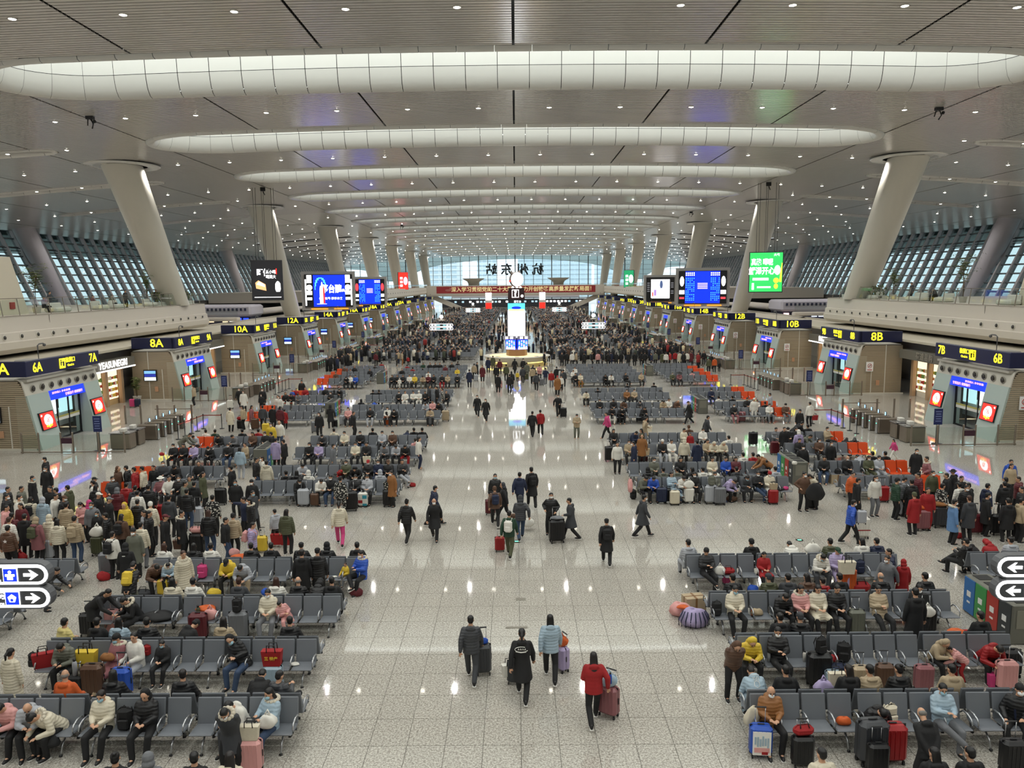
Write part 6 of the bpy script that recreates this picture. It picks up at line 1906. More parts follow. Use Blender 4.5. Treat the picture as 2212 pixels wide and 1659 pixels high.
T['O'] = '''755 1563 wlk Lk k Hk S m|woman in long black coat walking to the viewer, left one of a pair
835 1598 wlk Lk k Hk S m|woman in long black coat walking to the viewer, right one of a pair
680 1318 std Lu k hk N|person in long navy coat before the information desk, far left
727 1262 std b k hk N
756 1246 std Lk k hk E
805 1276 std Lm k hk S
860 1204 std Lu k hk N
906 1186 std Le k hk N
970 1220 std m k hk N
1032 1270 std e k hk N|person in olive jacket walking away before the information desk
938 1275 std k k hr N
955 1362 std Lk k hn N
1115 1214 wlk Lk k Hn N|woman in long black coat facing the glowing desk
1195 1214 std k k kk S m
1065 1362 std k k hk N Bg
1082 1335 std Lk k Hk N
1140 1338 std y k hk N s.6|child in yellow-green top before the glowing desk
1190 1290 wlk c k hk N
1230 1252 std z z hk N
1285 1290 std b k Hk N
1320 1348 wlk c k hk N f
1290 1276 std k k hk N
1350 1275 phn p k hn S
1408 1302 drg u g hk N
1465 1330 std r g hk S
1515 1290 pnt k k hk N
1582 1320 std c k hk N
1524 1376 std La k cr S
1562 1384 std w k hk S s.7
1400 1148 std Lk k hk E
1436 1120 std Lk k hk N
1492 1146 std k w hk E'''
T['Z'] = '''1150 888 wlk k k hk N Bu|person in navy with a backpack walking away, left one of a pair
1167 885 wlk r k hk N Bk|person in dark red jacket with a backpack walking away, right one of a pair'''
people = []
rp = random.Random(11)
for reg, tx in T.items():
    for ln in tx.split('\n'):
        if 'DROP' in ln: continue
        people.append(place(spec(ln), reg, rp))
# keep people from sitting inside each other
seatd = {}
for o in people:
    if o['row']:
        k = o['row']; L = seatd.setdefault(k, [])
        L.append(o)
for k, L in seatd.items():
    L.sort(key=lambda o: o['loc'][0])
    for a, b_ in zip(L, L[1:]):
        if b_['loc'][0]-a['loc'][0] < .46 and a['loc'][0]*b_['loc'][0] > 0:
            mid = (a['loc'][0]+b_['loc'][0])/2; a['loc'] = (mid-.24,)+a['loc'][1:]; b_['loc'] = (mid+.24,)+b_['loc'][1:]
people.sort(key=lambda o: o['loc'][1] + .3*abs(o['loc'][0]))
solo, mass = people[:300], people[300:]
def where(o):
    x, y, _ = o['loc']; sd = 'left' if x < 0 else 'right'
    if o['row']:
        b, ri, f = o['row']; return f"{RN[ri]} row, {NB.get(b, 'nearest')} {'far ' if abs(x) > 12.8 else ''}{sd} block" + (', facing away' if f == 'N' else ''), (b, ri, f, sd, abs(x) > 12.8)
    if abs(x) < 5: return ('in the central aisle' if y < 80 else 'before the information desk'), ('c', y > 80)
    if y < 33: return f'in the {sd} queue', ('q', sd)
    if y < 50: return f'among the {"second" if y < 50 else ""} {sd} seats', ('b', sd)
    if y < 68: return f'near the third {sd} block', ('t', sd)
    return f'near the fourth {sd} block', ('f', sd)
grp = {}
for o in solo: o['w'], o['key'] = where(o); grp.setdefault(o['key'], []).append(o)
HD = {'h': '', 'H': 'long-haired ', 'q': 'ponytailed ', 'u': '', 'b': 'grey-haired ', 'k': 'knit-hatted ', 'c': 'capped ', 'o': 'hooded ', 'w': 'hatted ', 's': 'straw-hatted '}
for k, L in grp.items():
    L.sort(key=lambda o: proj(o['loc'])[0]); cnt = {}
    for o in L:
        if o['lb']: continue
        o['ty'] = f"{HD[o['hair']]}person in {CLR[o['coat']][0]}"; cnt.setdefault(o['ty'], []).append(o)
    for ty, M2 in cnt.items():
        for i, o in enumerate(M2):
            od = '' if len(M2) == 1 else f', {nth(i+1)} from left'
            act = 'seated, ' if o['row'] else 'standing '
            o['lb'] = f"{ty} {act}{o['w']}{od}"
used_l = {}
for o in solo:
    w = o['lb'].split()[:16]; l = ' '.join(w)
    if l in used_l: print('DUPLABEL', l)
    used_l[l] = 1
    build_person(o, l, None, o['loc'][1] < 34)
# the rest of the crowd, joined
PAL = ['151517', '151517', '1A1A1E', '2A2C32', '1C2540', '5A4030', 'D8D2C4', 'B5A182', '8E2A28', '6E7074', 'D9CCA6', '3E4638']
crowdm = [mat('crowd_'+c, c, .8) for c in PAL] + [SKIN, HAIR['k'], MASKM]
def lo_person(mb, x, y, rz, seated, c, l, sc=1, z=0):
    a = math.radians(0) + rz; ca, sa = math.cos(a), math.sin(a); q = MB()
    if seated:
        q.lathe([(.15, .42), (.2, .6), (.2, .9), (.1, 1.04)], 7, c); q.ball((0, .02, 1.17), .105, 6, 12); q.ball((0, -.03, 1.2), .11, 6, 13); q.box((.1, .26, .5), (.15, .5, .16), l); q.box((-.1, .26, .5), (.15, .5, .16), l); q.box((0, .48, .24), (.3, .12, .46), l)
    else:
        q.box((.09, 0, .42), (.14, .17, .84), l); q.box((-.09, 0, .42), (.14, .17, .84), l); q.lathe([(.2, .62), (.2, 1.0), (.23, 1.35), (.1, 1.48)], 7, c); q.ball((0, .02, 1.6), .1, 6, 12); q.ball((0, -.03, 1.63), .105, 6, 13)
    mb.add([(x+(v[0]*ca-v[1]*sa)*sc, y+(v[0]*sa+v[1]*ca)*sc, z+v[2]*sc) for v in q.v], q.f, 0, True); mb.mi[-len(q.mi):] = q.mi
mb = MB()
rc = random.Random(5)
def pal(): return rc.choices(range(12), [9, 9, 6, 5, 3, 2, 2.4, 1.6, 1.2, 1.4, 1.2, 1.3])[0]
KEYS = sorted(CLR); base_i = len(crowdm); crowdm += [cloth(c) for c in KEYS]; crowdm += [HAIR['g'], HAIR['b']]
def put(key, mi, Mx):
    v, f = LO[key]; h = np.c_[v, np.ones(len(v))] @ np.array(Mx).T; mb.add(h[:, :3].tolist(), f, mi, True)
mk_ = MB(); ballM(mk_, (0, .058, -.045), (.062, .062, .052), n=6)
for o in mass:
    q = PD[o['pose']]; Mx = Matrix.Translation(o['loc']) @ Matrix.Rotation(o['rz'], 4, 'Z') @ Matrix.Scale(o['sc'], 4)
    k = o['pose']; put((k, 'body'), 12, Mx); put((k, 'trousers'), base_i+KEYS.index(o['legs']), Mx); put((k, 'long_coat' if o['long'] else 'coat'), base_i+KEYS.index(o['coat']), Mx)
    hm_ = Mx @ Matrix.Translation(q['HC']) @ q['HM'].to_4x4()
    hi = {'k': 13, 'n': 13, 'g': len(crowdm)-2, 'b': len(crowdm)-1}.get(o['hc'], 13) if o['hair'] in 'hHqub' else base_i+KEYS.index(o['hc'] if o['hc'] in KEYS else 'k')
    put(('hair', o['hair']), hi, hm_)
    if o['mask']: mb.add([hm_ @ V(v) for v in mk_.v], mk_.f, 14, True)
for d in FARROWS:
    dens = .62 if d < 125 else (.5 if d < 210 else .3)
    for s in (-1, 1):
        for x0, n in ((5.3, 12), (14.3, 8)):
            for j in range(n):
                for off, rz in ((-.32, PI), (.46, 0)):
                    if rc.random() < dens: lo_person(mb, s*(x0+.28+j*.565), d+off, rz+rc.uniform(-.3, .3), True, pal(), rc.choice([0, 0, 1, 9, 4]))
def scatter(n, x0, x1, y0, y1, both=True):
    for _ in range(n):
        x = rc.uniform(x0, x1); s = rc.choice((-1, 1)) if both else 1
        lo_person(mb, s*x, rc.uniform(y0, y1), rc.uniform(0, 6.28), False, pal(), rc.choice([0, 0, 1, 9, 4]), rc.uniform(.88, 1.02))
scatter(60, 5, 19, 93.5, 97.3); scatter(46, .4, 4.8, 96, 130); scatter(60, .4, 4.8, 130, 250); scatter(50, 5, 20, 112.5, 116.5); scatter(40, 12, 14.2, 95, 180)
scatter(46, 19.2, 22.6, 95, 106); scatter(50, 19, 22.6, 112, 160); scatter(60, 19, 23, 160, 280); scatter(40, 5, 20, 132, 137); scatter(40, 5, 20, 152, 157); scatter(18, 19.5, 21.5, 84, 93)
tag(link('crowd', mb.mesh('crowd', crowdm, False)), 'dense distant crowd of travellers standing and sitting toward the far end', 'crowd', None, 'stuff')
# people on the decks
dk = [(-37.9, 62.0, 'k', 'sit', 'person in black at the rail of the left deck under the palm'), (-38.6, 59.6, 'k', 'std', 'dark-clothed person standing beside the palm on the left deck'), (-38.3, 63.4, 'c', 'std', 'person in charcoal by the palm, left deck, right of the black one'),
      (-38.0, 69.3, 'm', 'upr', 'person in maroon sitting on the white bench of the left deck'), (-37.9, 72.4, 'e', 'upr', 'person in green sitting on the second white bench, left deck'), (-37.7, 74.6, 'k', 'std', 'woman in black standing by the left deck rail'), (-38.0, 81.6, 'k', 'std', 'person in black half hidden by the slim palm, left deck'),
      (38.2, 70.6, 'k', 'fwd', 'person in black bending on the right deck bench'), (38.6, 75.6, 'c', 'std', 'person in charcoal standing far back on the right deck')]
for x, y, c, ps, lb in dk:
    o = dict(pose=ps, coat=c, long=0, legs='k', hair='h', hc='k', face='S', mask=0, fur=0, pack=None, sc=1, loc=(x, y, 7.6), rz=(PI/2 if x > 0 else -PI/2)+rc.uniform(-.6, .6))
    build_person(o, lb, None, False)
# ------------------------------------------------------------ luggage
def suitcase_meshes():
    w, dp, h = .44, .27, .62
    b = MB().box((0, 0, .07+h/2), (w, dp, h), 0, bev=.055)
    for k in range(5): b.box((-.16+.08*k, -dp/2-.003, .07+h/2), (.018, .014, h*.8), 0, bev=.005); b.box((-.16+.08*k, dp/2+.003, .07+h/2), (.018, .014, h*.8), 0, bev=.005)
    body = b.mesh('shell', [black])
    z = MB().box((0, 0, .07+h/2), (w+.008, .014, h+.008), 0, bev=.05).box((0, 0, h+.085), (.14, .03, .025), 0, bev=.01).box((w/2+.01, 0, .4), (.02, .03, .14), 0, bev=.008).mesh('zip_band', [black])
    wh = MB()
    for x in (-.17, .17):
        for y in (-.09, .09): wh.tube([(x-.015, y, .03), (x+.015, y, .03)], .03, 8); wh.box((x, y, .06), (.03, .04, .03))
    wheels = wh.mesh('wheels', [black])
    tr = MB().tube([(-.1, .1, h), (-.1, .1, h+.38)], .009, 5).tube([(.1, .1, h), (.1, .1, h+.38)], .009, 5).box((0, .1, h+.39), (.24, .035, .03), 1, bev=.01).mesh('telescopic_handle', [chrome, black])
    return body, z, wheels, tr
SUI = suitcase_meshes()
def suitcase(x, y, rz, c, lb, sc=1, handle=True, z=0, hw=1):
    e = tag(empty('suitcase', (x, y, z), rz), lb, 'suitcase'); e.scale = (sc*hw, sc, sc)
    link('shell', SUI[0], e, m=mat('case_'+c, CLR[c][1], .35, .1)); link('zip_band', SUI[1], e); link('wheels', SUI[2], e)
    if handle: link('telescopic_handle', SUI[3], e)
    return e
def lump(seed, rx, ry, rz_, drip=.12):
    r = random.Random(seed); q = MB(); q.ball((0, 0, 0), 1, 28)
    vs = []
    for v in q.v:
        t = math.atan2(v[1], v[0]); up_ = (v[2]+1)/2
        k = 1 + drip*(math.sin(v[0]*5+seed)+math.cos(v[1]*6+seed*2)+math.sin(v[2]*4+v[0]*3+seed))*.5 + .05*math.sin(t*7+seed)*up_ + .04*math.sin(t*13+v[2]*6) + r.uniform(-.025, .025)
        w = 1.12 - .5*up_**2
        zz = min(v[2], .72)*rz_*(1+.12*math.sin(t*2+seed)) + rz_*.8; vs.append((v[0]*rx*k*w*1.1, v[1]*ry*k*w, max(zz, 0)))
    o = MB(); o.add(vs, q.f, 0, True); return o
LMP = {}
def soft_bag(kind, x, y, z, rz, c, lb, sc=1):
    cat = {'tote': 'bag', 'sack': 'bag', 'backpack': 'backpack', 'plastic_bag': 'bag', 'heap': 'coat', 'drape': 'coat', 'duffel': 'bag', 'bottle': 'bottle', 'box': 'box', 'handbag': 'bag'}[kind]
    nm = {'tote': 'tote_bag', 'sack': 'bundle_sack', 'heap': 'folded_coat', 'drape': 'draped_coat', 'duffel': 'duffel_bag', 'box': 'cardboard_box'}.get(kind, kind)
    e = tag(empty(nm, (x, y, z), rz), lb, cat); e.scale = (sc,)*3; m = cloth(c)
    if kind == 'tote':
        if kind not in LMP: LMP[kind] = MB().prism([(-.17, 0), (.17, 0), (.21, .32), (-.21, .32)], 'y', -.08, .08).mesh('bag_body'), MB().tube([(-.09, -.08, .3), (-.08, -.08, .45), (.08, -.08, .45), (.09, -.08, .3)], .012, 5).tube([(-.09, .08, .3), (-.08, .08, .44), (.08, .08, .44), (.09, .08, .3)], .012, 5).mesh('handle')
    elif kind in ('sack', 'plastic_bag', 'heap', 'handbag', 'drape'):
        if kind not in LMP:
            r3 = dict(sack=(.25, .18, .23), plastic_bag=(.17, .12, .17), heap=(.27, .2, .09), handbag=(.16, .1, .12), drape=(.2, .09, .3))[kind]
            LMP[kind] = lump(len(LMP)+3, *r3).mesh('bag_body'), (MB().tube([(-.05, 0, r3[2]*1.6), (0, .03, r3[2]*2.1), (.05, 0, r3[2]*1.6)], .02, 5).mesh('knot') if kind == 'plastic_bag' else None)
    elif kind == 'backpack':
        if kind not in LMP: LMP[kind] = MB().box((0, 0, .23), (.3, .17, .46), 0, bev=.07).box((0, -.1, .15), (.22, .07, .22), 0, bev=.03).mesh('pack_body'), MB().tube([(-.04, 0, .45), (0, 0, .5), (.04, 0, .45)], .012, 5).tube([(-.1, .08, .42), (-.12, .13, .25), (-.1, .08, .06)], .016, 5).tube([(.1, .08, .42), (.12, .13, .25), (.1, .08, .06)], .016, 5).mesh('strap')
    elif kind == 'duffel':
        if kind not in LMP: LMP[kind] = MB().box((0, 0, .15), (.55, .27, .29), 0, bev=.1).mesh('bag_body'), MB().tube([(-.12, -.1, .25), (-.1, 0, .38), (.1, 0, .38), (.12, -.1, .25)], .014, 5).mesh('handle')
    elif kind == 'box':
        if kind not in LMP: LMP[kind] = MB().box((0, 0, .17), (.5, .36, .34)).mesh('carton'), MB().box((0, 0, .17), (.05, .37, .35)).box((0, 0, .17), (.51, .04, .35)).mesh('tape')
    elif kind == 'bottle':
        if kind not in LMP: LMP[kind] = MB().lathe([(.035, 0), (.035, .17), (.03, .2), (.015, .22)], 12).mesh('bottle_body'), MB().lathe([(.02, .215), (.02, .25)], 10).mesh('cap')
    a, b = LMP[kind]; link(a.name.split('.')[0], a, e, m=m)
    if b: link(b.name.split('.')[0], b, e, m=m if kind in ('sack', 'plastic_bag', 'backpack') else (black if kind != 'box' else mat('tape', '7E5A34', .5)))
    return e
SUIS = []
def L(reg, x, y, what, c, rot, lb, z=0, sc=1, **k):
    """x, y: where its base meets the floor (or seat, z=.46)"""
    px, py = fullpx(reg, x, y); p = unproj(px, py, z)
    if what == 'suitcase': SUIS.append((p.x, p.y, sc))
    elif z > .5 and 'case' in lb and SUIS:
        b_ = min(SUIS, key=lambda q: math.hypot(q[0]-p.x, q[1]-p.y))
        if math.hypot(b_[0]-p.x, b_[1]-p.y) < 1.0 and 'held' not in lb and 'carried' not in lb: p.x, p.y = b_[0], b_[1]-(.06 if what == 'backpack' else 0); z = .695*b_[2]
    if z == .46 and what != 'suitcase':
        best = min([d_+o_ for d_ in RB.values() for o_ in (-.36, .5)], key=lambda q: abs(q-p.y)); t_ = best/p.y; p.x *= t_; p.y = best
    if what == 'suitcase': return suitcase(p.x, p.y, math.radians(rot), c, lb, sc, z=z, **k)
    return soft_bag(what, p.x, p.y, z, math.radians(rot), c, lb, sc)
L('F', 640, 760, 'suitcase', 'c', 8, 'dark grey suitcase rolled by the man in charcoal puffer', sc=1.15, hw=.75); L('F', 650, 560, 'sack', 'x', 0, 'blue bag hung on the dark grey suitcase', z=.72, sc=.42)
L('F', 940, 850, 'suitcase', 'c', -10, 'low dark suitcase with a green light before the long black coat', sc=.85); L('F', 885, 770, 'tote', 'w', 20, 'white bag held at the side of the long black coat', z=.2, sc=.9)
L('F', 1385, 725, 'suitcase', 'v', -60, 'lavender suitcase of the long-haired woman', sc=.95); L('F', 1375, 560, 'plastic_bag', 'o', 0, 'orange and black bag on the lavender suitcase', z=.63, sc=.9)
L('F', 1835, 1160, 'suitcase', 'd', -35, 'rose pink suitcase of the woman in red', sc=1.05); L('F', 1845, 930, 'plastic_bag', 'l', 0, 'pale blue bag on the rose pink suitcase', z=.68, sc=1); L('F', 1850, 850, 'bottle', 'x', 0, 'blue-capped bottle in the pale blue bag', z=.86)
L('E', 795, 1110, 'suitcase', 'r', 5, 'bright red suitcase carrying the child in yellow', sc=.8); L('E', 1340, 1025, 'suitcase', 'k', 12, 'large black suitcase between the two men in open coats', sc=1.3); L('E', 1340, 830, 'heap', 'g', 0, 'grey bag lying on the large black suitcase', z=.88, sc=.8)
L('E', 1070, 870, 'plastic_bag', 'w', 0, 'white and red shopping bag carried by the hooded person in jeans', z=.15, sc=1.2); L('E', 705, 760, 'suitcase', 'm', 0, 'dark red suitcase behind the brown coat', sc=.95); L('E', 940, 790, 'handbag', 't', 0, 'small brown handbag at the hip of the hooded person', z=.6, sc=.9)
L('D', 135, 430, 'suitcase', 'm', 4, 'dark purple suitcase standing behind the second left row', sc=1.1, handle=False); L('D', 520, 425, 'suitcase', 'g', 3, 'silver grey suitcase behind the second left row', sc=1.15); L('D', 525, 235, 'backpack', 'k', 0, 'black backpack standing on the silver grey suitcase', z=.78, sc=.85)
L('D', 130, 245, 'bottle', 'e', 0, 'large green bottle on a seat in the third left row', z=.46, sc=1.6); L('D', 240, 255, 'plastic_bag', 'p', 0, 'pinkish plastic bag on a seat in the third left row', z=.46, sc=1.1); L('D', 200, 150, 'heap', 'o', 0, 'bright orange jacket heaped over the pink bag, third left row', z=.66, sc=.9)
L('D', 845, 680, 'handbag', 'k', 0, 'black bag on the seat right of the sleeping person', z=.46, sc=1.3); L('D', 1045, 668, 'heap', 'w', 0, 'crumpled white cloth on the aisle-end seat of the second left row', z=.46, sc=.4); L('D', 850, 935, 'suitcase', 'l', 0, 'pale blue suitcase behind the front left bench', sc=1); L('D', 855, 855, 'tote', 'r', 0, 'big red gift bag with yellow print on the pale blue suitcase', z=.66, sc=1.15)
L('D', 790, 1265, 'plastic_bag', 'w', 0, 'clear plastic bag held by the woman in grey-blue', z=.62, sc=1); L('D', 640, 1690, 'suitcase', 'p', 0, 'pink suitcase at the bottom edge', sc=1); L('D', 650, 1640, 'tote', 'i', 0, 'cream bag strapped on the pink suitcase', z=.62, sc=.9)
L('C', 330, 750, 'backpack', 'k', 0, 'black backpack at the left end of the second left row', z=.46, sc=.8); L('C', 420, 745, 'tote', 'r', 25, 'red box bag beside the black backpack, second left row', z=.46, sc=1.1); L('C', 830, 715, 'tote', 'y', 0, 'bright yellow shopping bag on the second left row', z=.46, sc=1.25); L('C', 745, 722, 'bottle', 'c', 0, 'dark flask in front of the yellow shopping bag', z=.46, sc=1.1)
L('C', 905, 985, 'suitcase', 't', 0, 'dark brown suitcase under the outstretched boots', sc=1.15, handle=False); L('C', 1170, 1000, 'suitcase', 'x', 0, 'blue suitcase before the youth in white puffer', sc=1.05); L('C', 1030, 650, 'handbag', 'a', 0, 'brown leather handbag on the lap of the rose coat', z=.72, sc=1); L('C', 1205, 1320, 'backpack', 'k', 0, 'black backpack on the front left bench beside the black parka', z=.46, sc=1.05)
L('C', 1410, 600, 'backpack', 'r', 0, 'red backpack behind the youth in white puffer', z=.6, sc=.6); L('C', 740, 1000, 'suitcase', 'k', 0, 'small black suitcase with flask beside the orange puffer', sc=.8); L('C', 712, 870, 'bottle', 's', 0, 'steel flask on the small black suitcase', z=.55, sc=1.6); L('C', 470, 1470, 'handbag', 'k', 0, 'black bag with amber trim under the fluffy cream coat', z=.25, sc=1.3)
L('C', 940, 400, 'suitcase', 's', 0, 'pale silver suitcase beside the bending person', sc=1.05); L('C', 1090, 390, 'suitcase', 'p', 0, 'rose gold suitcase beside the pale silver one', sc=1); L('C', 850, 410, 'suitcase', 'k', 0, 'dark suitcase with raised handle behind the second left row', sc=.95); L('C', 1510, 290, 'heap', 'k', 0, 'black coat spread over seats in the third left row', z=.46, sc=1.5)
L('C', 910, 1640, 'heap', 'p', 0, 'pink rabbit-eared bag at the bottom left edge', z=.46, sc=.7)
L('A', 990, 1385, 'sack', 'r', 0, 'red bag standing on the floor before the third left row', sc=.8); L('A', 1030, 1325, 'suitcase', 'g', 20, 'grey suitcase beside the man in white puffer', sc=1.1); L('A', 1562, 1530, 'suitcase', 'y', 0, 'bright yellow small suitcase before the fourth left row', sc=.75, handle=False); L('A', 1935, 1365, 'backpack', 'P', 0, 'pink school backpack on a seat in the fourth left row', z=.46, sc=1)
L('A', 2045, 1545, 'sack', 'y', 10, 'yellow bag on a trolley before the fourth left row', z=.1, sc=.75); L('A', 1860, 1550, 'duffel', 's', 0, 'grey holdall on the floor before the fourth left row', sc=.8); L('A', 455, 1190, 'suitcase', 's', 0, 'silver suitcase beside the woman in cream fleece', sc=1.1); L('A', 945, 1150, 'suitcase', 'e', 0, 'black and green suitcase in the left queue', sc=1.05); L('A', 920, 1030, 'plastic_bag', 'w', 0, 'white plastic bag on the black and green suitcase', z=.66, sc=1.3)
L('A', 195, 1205, 'plastic_bag', 'r', 0, 'red and white carrier bag low at the left edge', z=0, sc=1.2); L('A', 1545, 830, 'suitcase', 'r', 0, 'bright red suitcase in the left queue', sc=1.1); L('A', 1890, 855, 'suitcase', 's', 0, 'silver suitcase beside the jeans wearer', sc=1.1); L('A', 1890, 1140, 'suitcase', 'k', 0, 'black suitcase with a pink bag on top', sc=1.15); L('A', 1895, 975, 'duffel', 'p', 0, 'pink bag lying on the black suitcase', z=.78, sc=.85)
L('A', 1715, 1085, 'tote', 't', 0, 'brown handbag held by the woman in long black coat', z=.15, sc=1); L('A', 2115, 665, 'suitcase', 'k', 0, 'slim black suitcase beside the standing man in black', sc=1.1); L('A', 1375, 1550, 'duffel', 'c', 0, 'dark holdall behind the third left row', sc=.9)
L('B', 960, 680, 'suitcase', 's', 0, 'silver suitcase before the second left block', sc=1.15); L('B', 1065, 680, 'suitcase', 't', 0, 'small dark brown suitcase beside the silver one', sc=.85, handle=False); L('B', 1410, 722, 'suitcase', 'k', 10, 'large black suitcase standing in front of the camouflage coat', sc=1.25); L('B', 1525, 685, 'suitcase', 'w', 0, 'suitcase with white, blue and red blocks', sc=.95); L('B', 1770, 682, 'suitcase', 'k', 0, 'black suitcase of the woman in camel coat', sc=1.1); L('B', 1760, 535, 'tote', 'q', 0, 'black and white patterned tote on the black suitcase', z=.75, sc=1)
L('B', 1995, 492, 'sack', 'r', 0, 'small red bag standing at the aisle end of the second left block', sc=.55); L('B', 710, 1040, 'tote', 'r', 0, 'red bag carried by the green bomber jacket, left one', z=.1, sc=1.2); L('B', 790, 1045, 'tote', 'r', 0, 'red bag carried by the green bomber jacket, right one', z=.1, sc=1); L('B', 560, 1120, 'suitcase', 'y', 0, 'yellow suitcase pushed by the purple jacket', sc=.9); L('B', 290, 1150, 'sack', 'p', 0, 'pink bundle behind the fourth left row', z=.3, sc=.7)
L('B', 345, 1180, 'heap', 'o', 0, 'orange-red bag top behind the fourth left row', z=.75, sc=1); L('B', 1455, 1535, 'sack', 'm', 0, 'purple bag on the floor at the aisle end of the fourth left row', sc=.75); L('B', 600, 1530, 'sack', 'x', 0, 'bright blue bag behind the third left row', z=.3, sc=.6); L('B', 1250, 1352, 'heap', 'w', 0, 'folded white paper on a seat of the fourth left row', z=.46, sc=.3)
L('B', 1560, 260, 'tote', 'i', 0, 'cream tote standing in the second left block', z=.3, sc=1); L('B', 680, 430, 'suitcase', 'w', 0, 'white box bag in the second left block', sc=1); L('B', 600, 0, 'box', 'b', 0, 'brown carton by the left bins', sc=.8)
L('K', 910, 800, 'suitcase', 's', 0, 'white and black suitcase at the third left block', sc=1.05); L('K', 1390, 800, 'suitcase', 'o', 0, 'orange suitcase at the third left block', sc=.95); L('K', 1390, 715, 'backpack', 'k', 0, 'black bag on the orange suitcase', z=.66, sc=.7); L('K', 1860, 800, 'suitcase', 'g', 0, 'grey suitcase at the third left block', sc=1.1); L('K', 2025, 755, 'suitcase', 'b', 0, 'champagne suitcase at the aisle end of the third left block', sc=1.15)
L('K', 825, 820, 'suitcase', 'k', 0, 'small round black suitcase trailed by the person in black', sc=.75); L('K', 610, 880, 'suitcase', 'g', 0, 'grey suitcase of the woman in black beside the second left block', sc=1.1); L('K', 895, 550, 'suitcase', 's', 0, 'silver suitcase, third far left block', sc=1); L('K', 355, 600, 'suitcase', 'w', 0, 'white suitcase among the orange seats on the left', sc=1.05); L('K', 1815, 385, 'suitcase', 'w', 0, 'white suitcase in the fourth left block', sc=.8)
L('N', 895, 520, 'suitcase', 'w', 0, 'white suitcase held by the man in black near gate 8A', sc=1.05); L('N', 1005, 745, 'suitcase', 'k', 0, 'black suitcase with a red and white bag near the cream puffer', sc=.95); L('N', 1010, 650, 'duffel', 'r', 0, 'red and white bag on the black suitcase near the cream puffer', z=.6, sc=.8); L('N', 1165, 745, 'suitcase', 't', 0, 'dark brown round suitcase beside the dusty rose coat', sc=1.1); L('N', 1285, 800, 'suitcase', 'y', 0, 'bright yellow suitcase in the second far left block', sc=1.1)
L('N', 150, 1040, 'sack', 'r', 0, 'red patterned bag on the orange seats, left', z=.46, sc=.5)
e = L('Q' if False else 'Z', 287, 880, 'suitcase', 'P', 0, 'magenta suitcase displayed by the gift shop', sc=1, handle=False); L('Z', 298, 880, 'suitcase', 'u', 0, 'navy suitcase displayed by the gift shop', sc=1, handle=False)
p = unproj(287, 872, 0); plant('potted_plant', p.x, p.y+.8, 0, 1.6, 16, 'potted plant in a tall white pot beside the gift shop', spread=.5, sd=9)
# right side
L('G', 1290, 1545, 'suitcase', 'x', -6, 'bright blue patterned suitcase with raised handle before the front right bench', sc=1.0); L('G', 1215, 1260, 'drape', 'i', 20, 'cream coat laid against the front right bench', z=.46, sc=.85); L('G', 1690, 1640, 'suitcase', 'k', 0, 'black suitcase at the bottom edge under a red bag', sc=.95); L('G', 1690, 1560, 'duffel', 'r', 5, 'shiny red gift bag on the black suitcase', z=.62, sc=.75)
L('G', 1845, 880, 'suitcase', 'k', 0, 'very large black soft suitcase in the second right row', sc=1.25, handle=False); L('G', 1830, 570, 'backpack', 'k', 15, 'black bag with an orange tag on the large black suitcase', z=.85, sc=.9); L('G', 1995, 615, 'sack', 'r', 0, 'red bag on a seat beside the large black suitcase', z=.46, sc=.45); L('G', 2085, 640, 'backpack', 'k', -15, 'black backpack on a seat beside the red bag', z=.46, sc=1.05)
L('G', 2040, 740, 'duffel', 'u', 0, 'navy and black holdall on a seat of the second right row', z=.42, sc=.75); L('G', 2020, 860, 'tote', 'i', 0, 'cream tote on a suitcase behind the front right bench', z=.5, sc=.9); L('G', 1980, 935, 'suitcase', 'l', 0, 'pale grey-blue suitcase under the cream tote', sc=.8, handle=False); L('G', 1895, 940, 'plastic_bag', 'v', 0, 'lavender bag on the floor behind the front right bench', z=.5, sc=1.1)
L('G', 1375, 640, 'bottle', 's', 0, 'steel flask standing on the second right row', z=.46, sc=1.1); L('G', 1715, 640, 'bottle', 'w', 0, 'clear water bottle on the second right row', z=.46, sc=1.1); L('G', 875, 210, 'backpack', 'k', 0, 'black backpack at the aisle end of the third right row', z=.46, sc=.9); L('G', 655, 300, 'sack', 'v', 0, 'lavender striped sack on the floor at the third right row', sc=1.45)
L('G', 520, 200, 'sack', 'p', 0, 'beige and orange bundle behind the striped sack', sc=1.1); L('G', 555, 130, 'heap', 'o', 0, 'orange plastic bag on the beige bundle', z=.35, sc=.6); L('G', 655, 140, 'box', 'b', 10, 'tied cardboard box at the third right row', sc=1.2); L('G', 1260, 160, 'handbag', 'b', 0, 'brown paper food bag on the third right row', z=.46, sc=1); L('G', 1215, 165, 'bottle', 'o', 0, 'orange-labelled bottle on the third right row', z=.46, sc=.9)
L('G', 2085, 1285, 'handbag', 'o', 0, 'small orange paper bag on the front right bench', z=.46, sc=.9); None
L('H', 745, 1610, 'suitcase', 'c', 4, 'large dark grey suitcase before the man bent over his phone', sc=1.35, handle=False); L('H', 935, 1600, 'suitcase', 'r', 0, 'bright red suitcase beside the large dark grey one', sc=1.2, handle=False); L('H', 930, 1240, 'backpack', 'i', 12, 'cream backpack on the front right bench', z=.46, sc=.95); L('H', 2190, 1250, 'tote', 'u', 0, 'blue bag at the right edge of the front right bench', z=.46, sc=1.1)
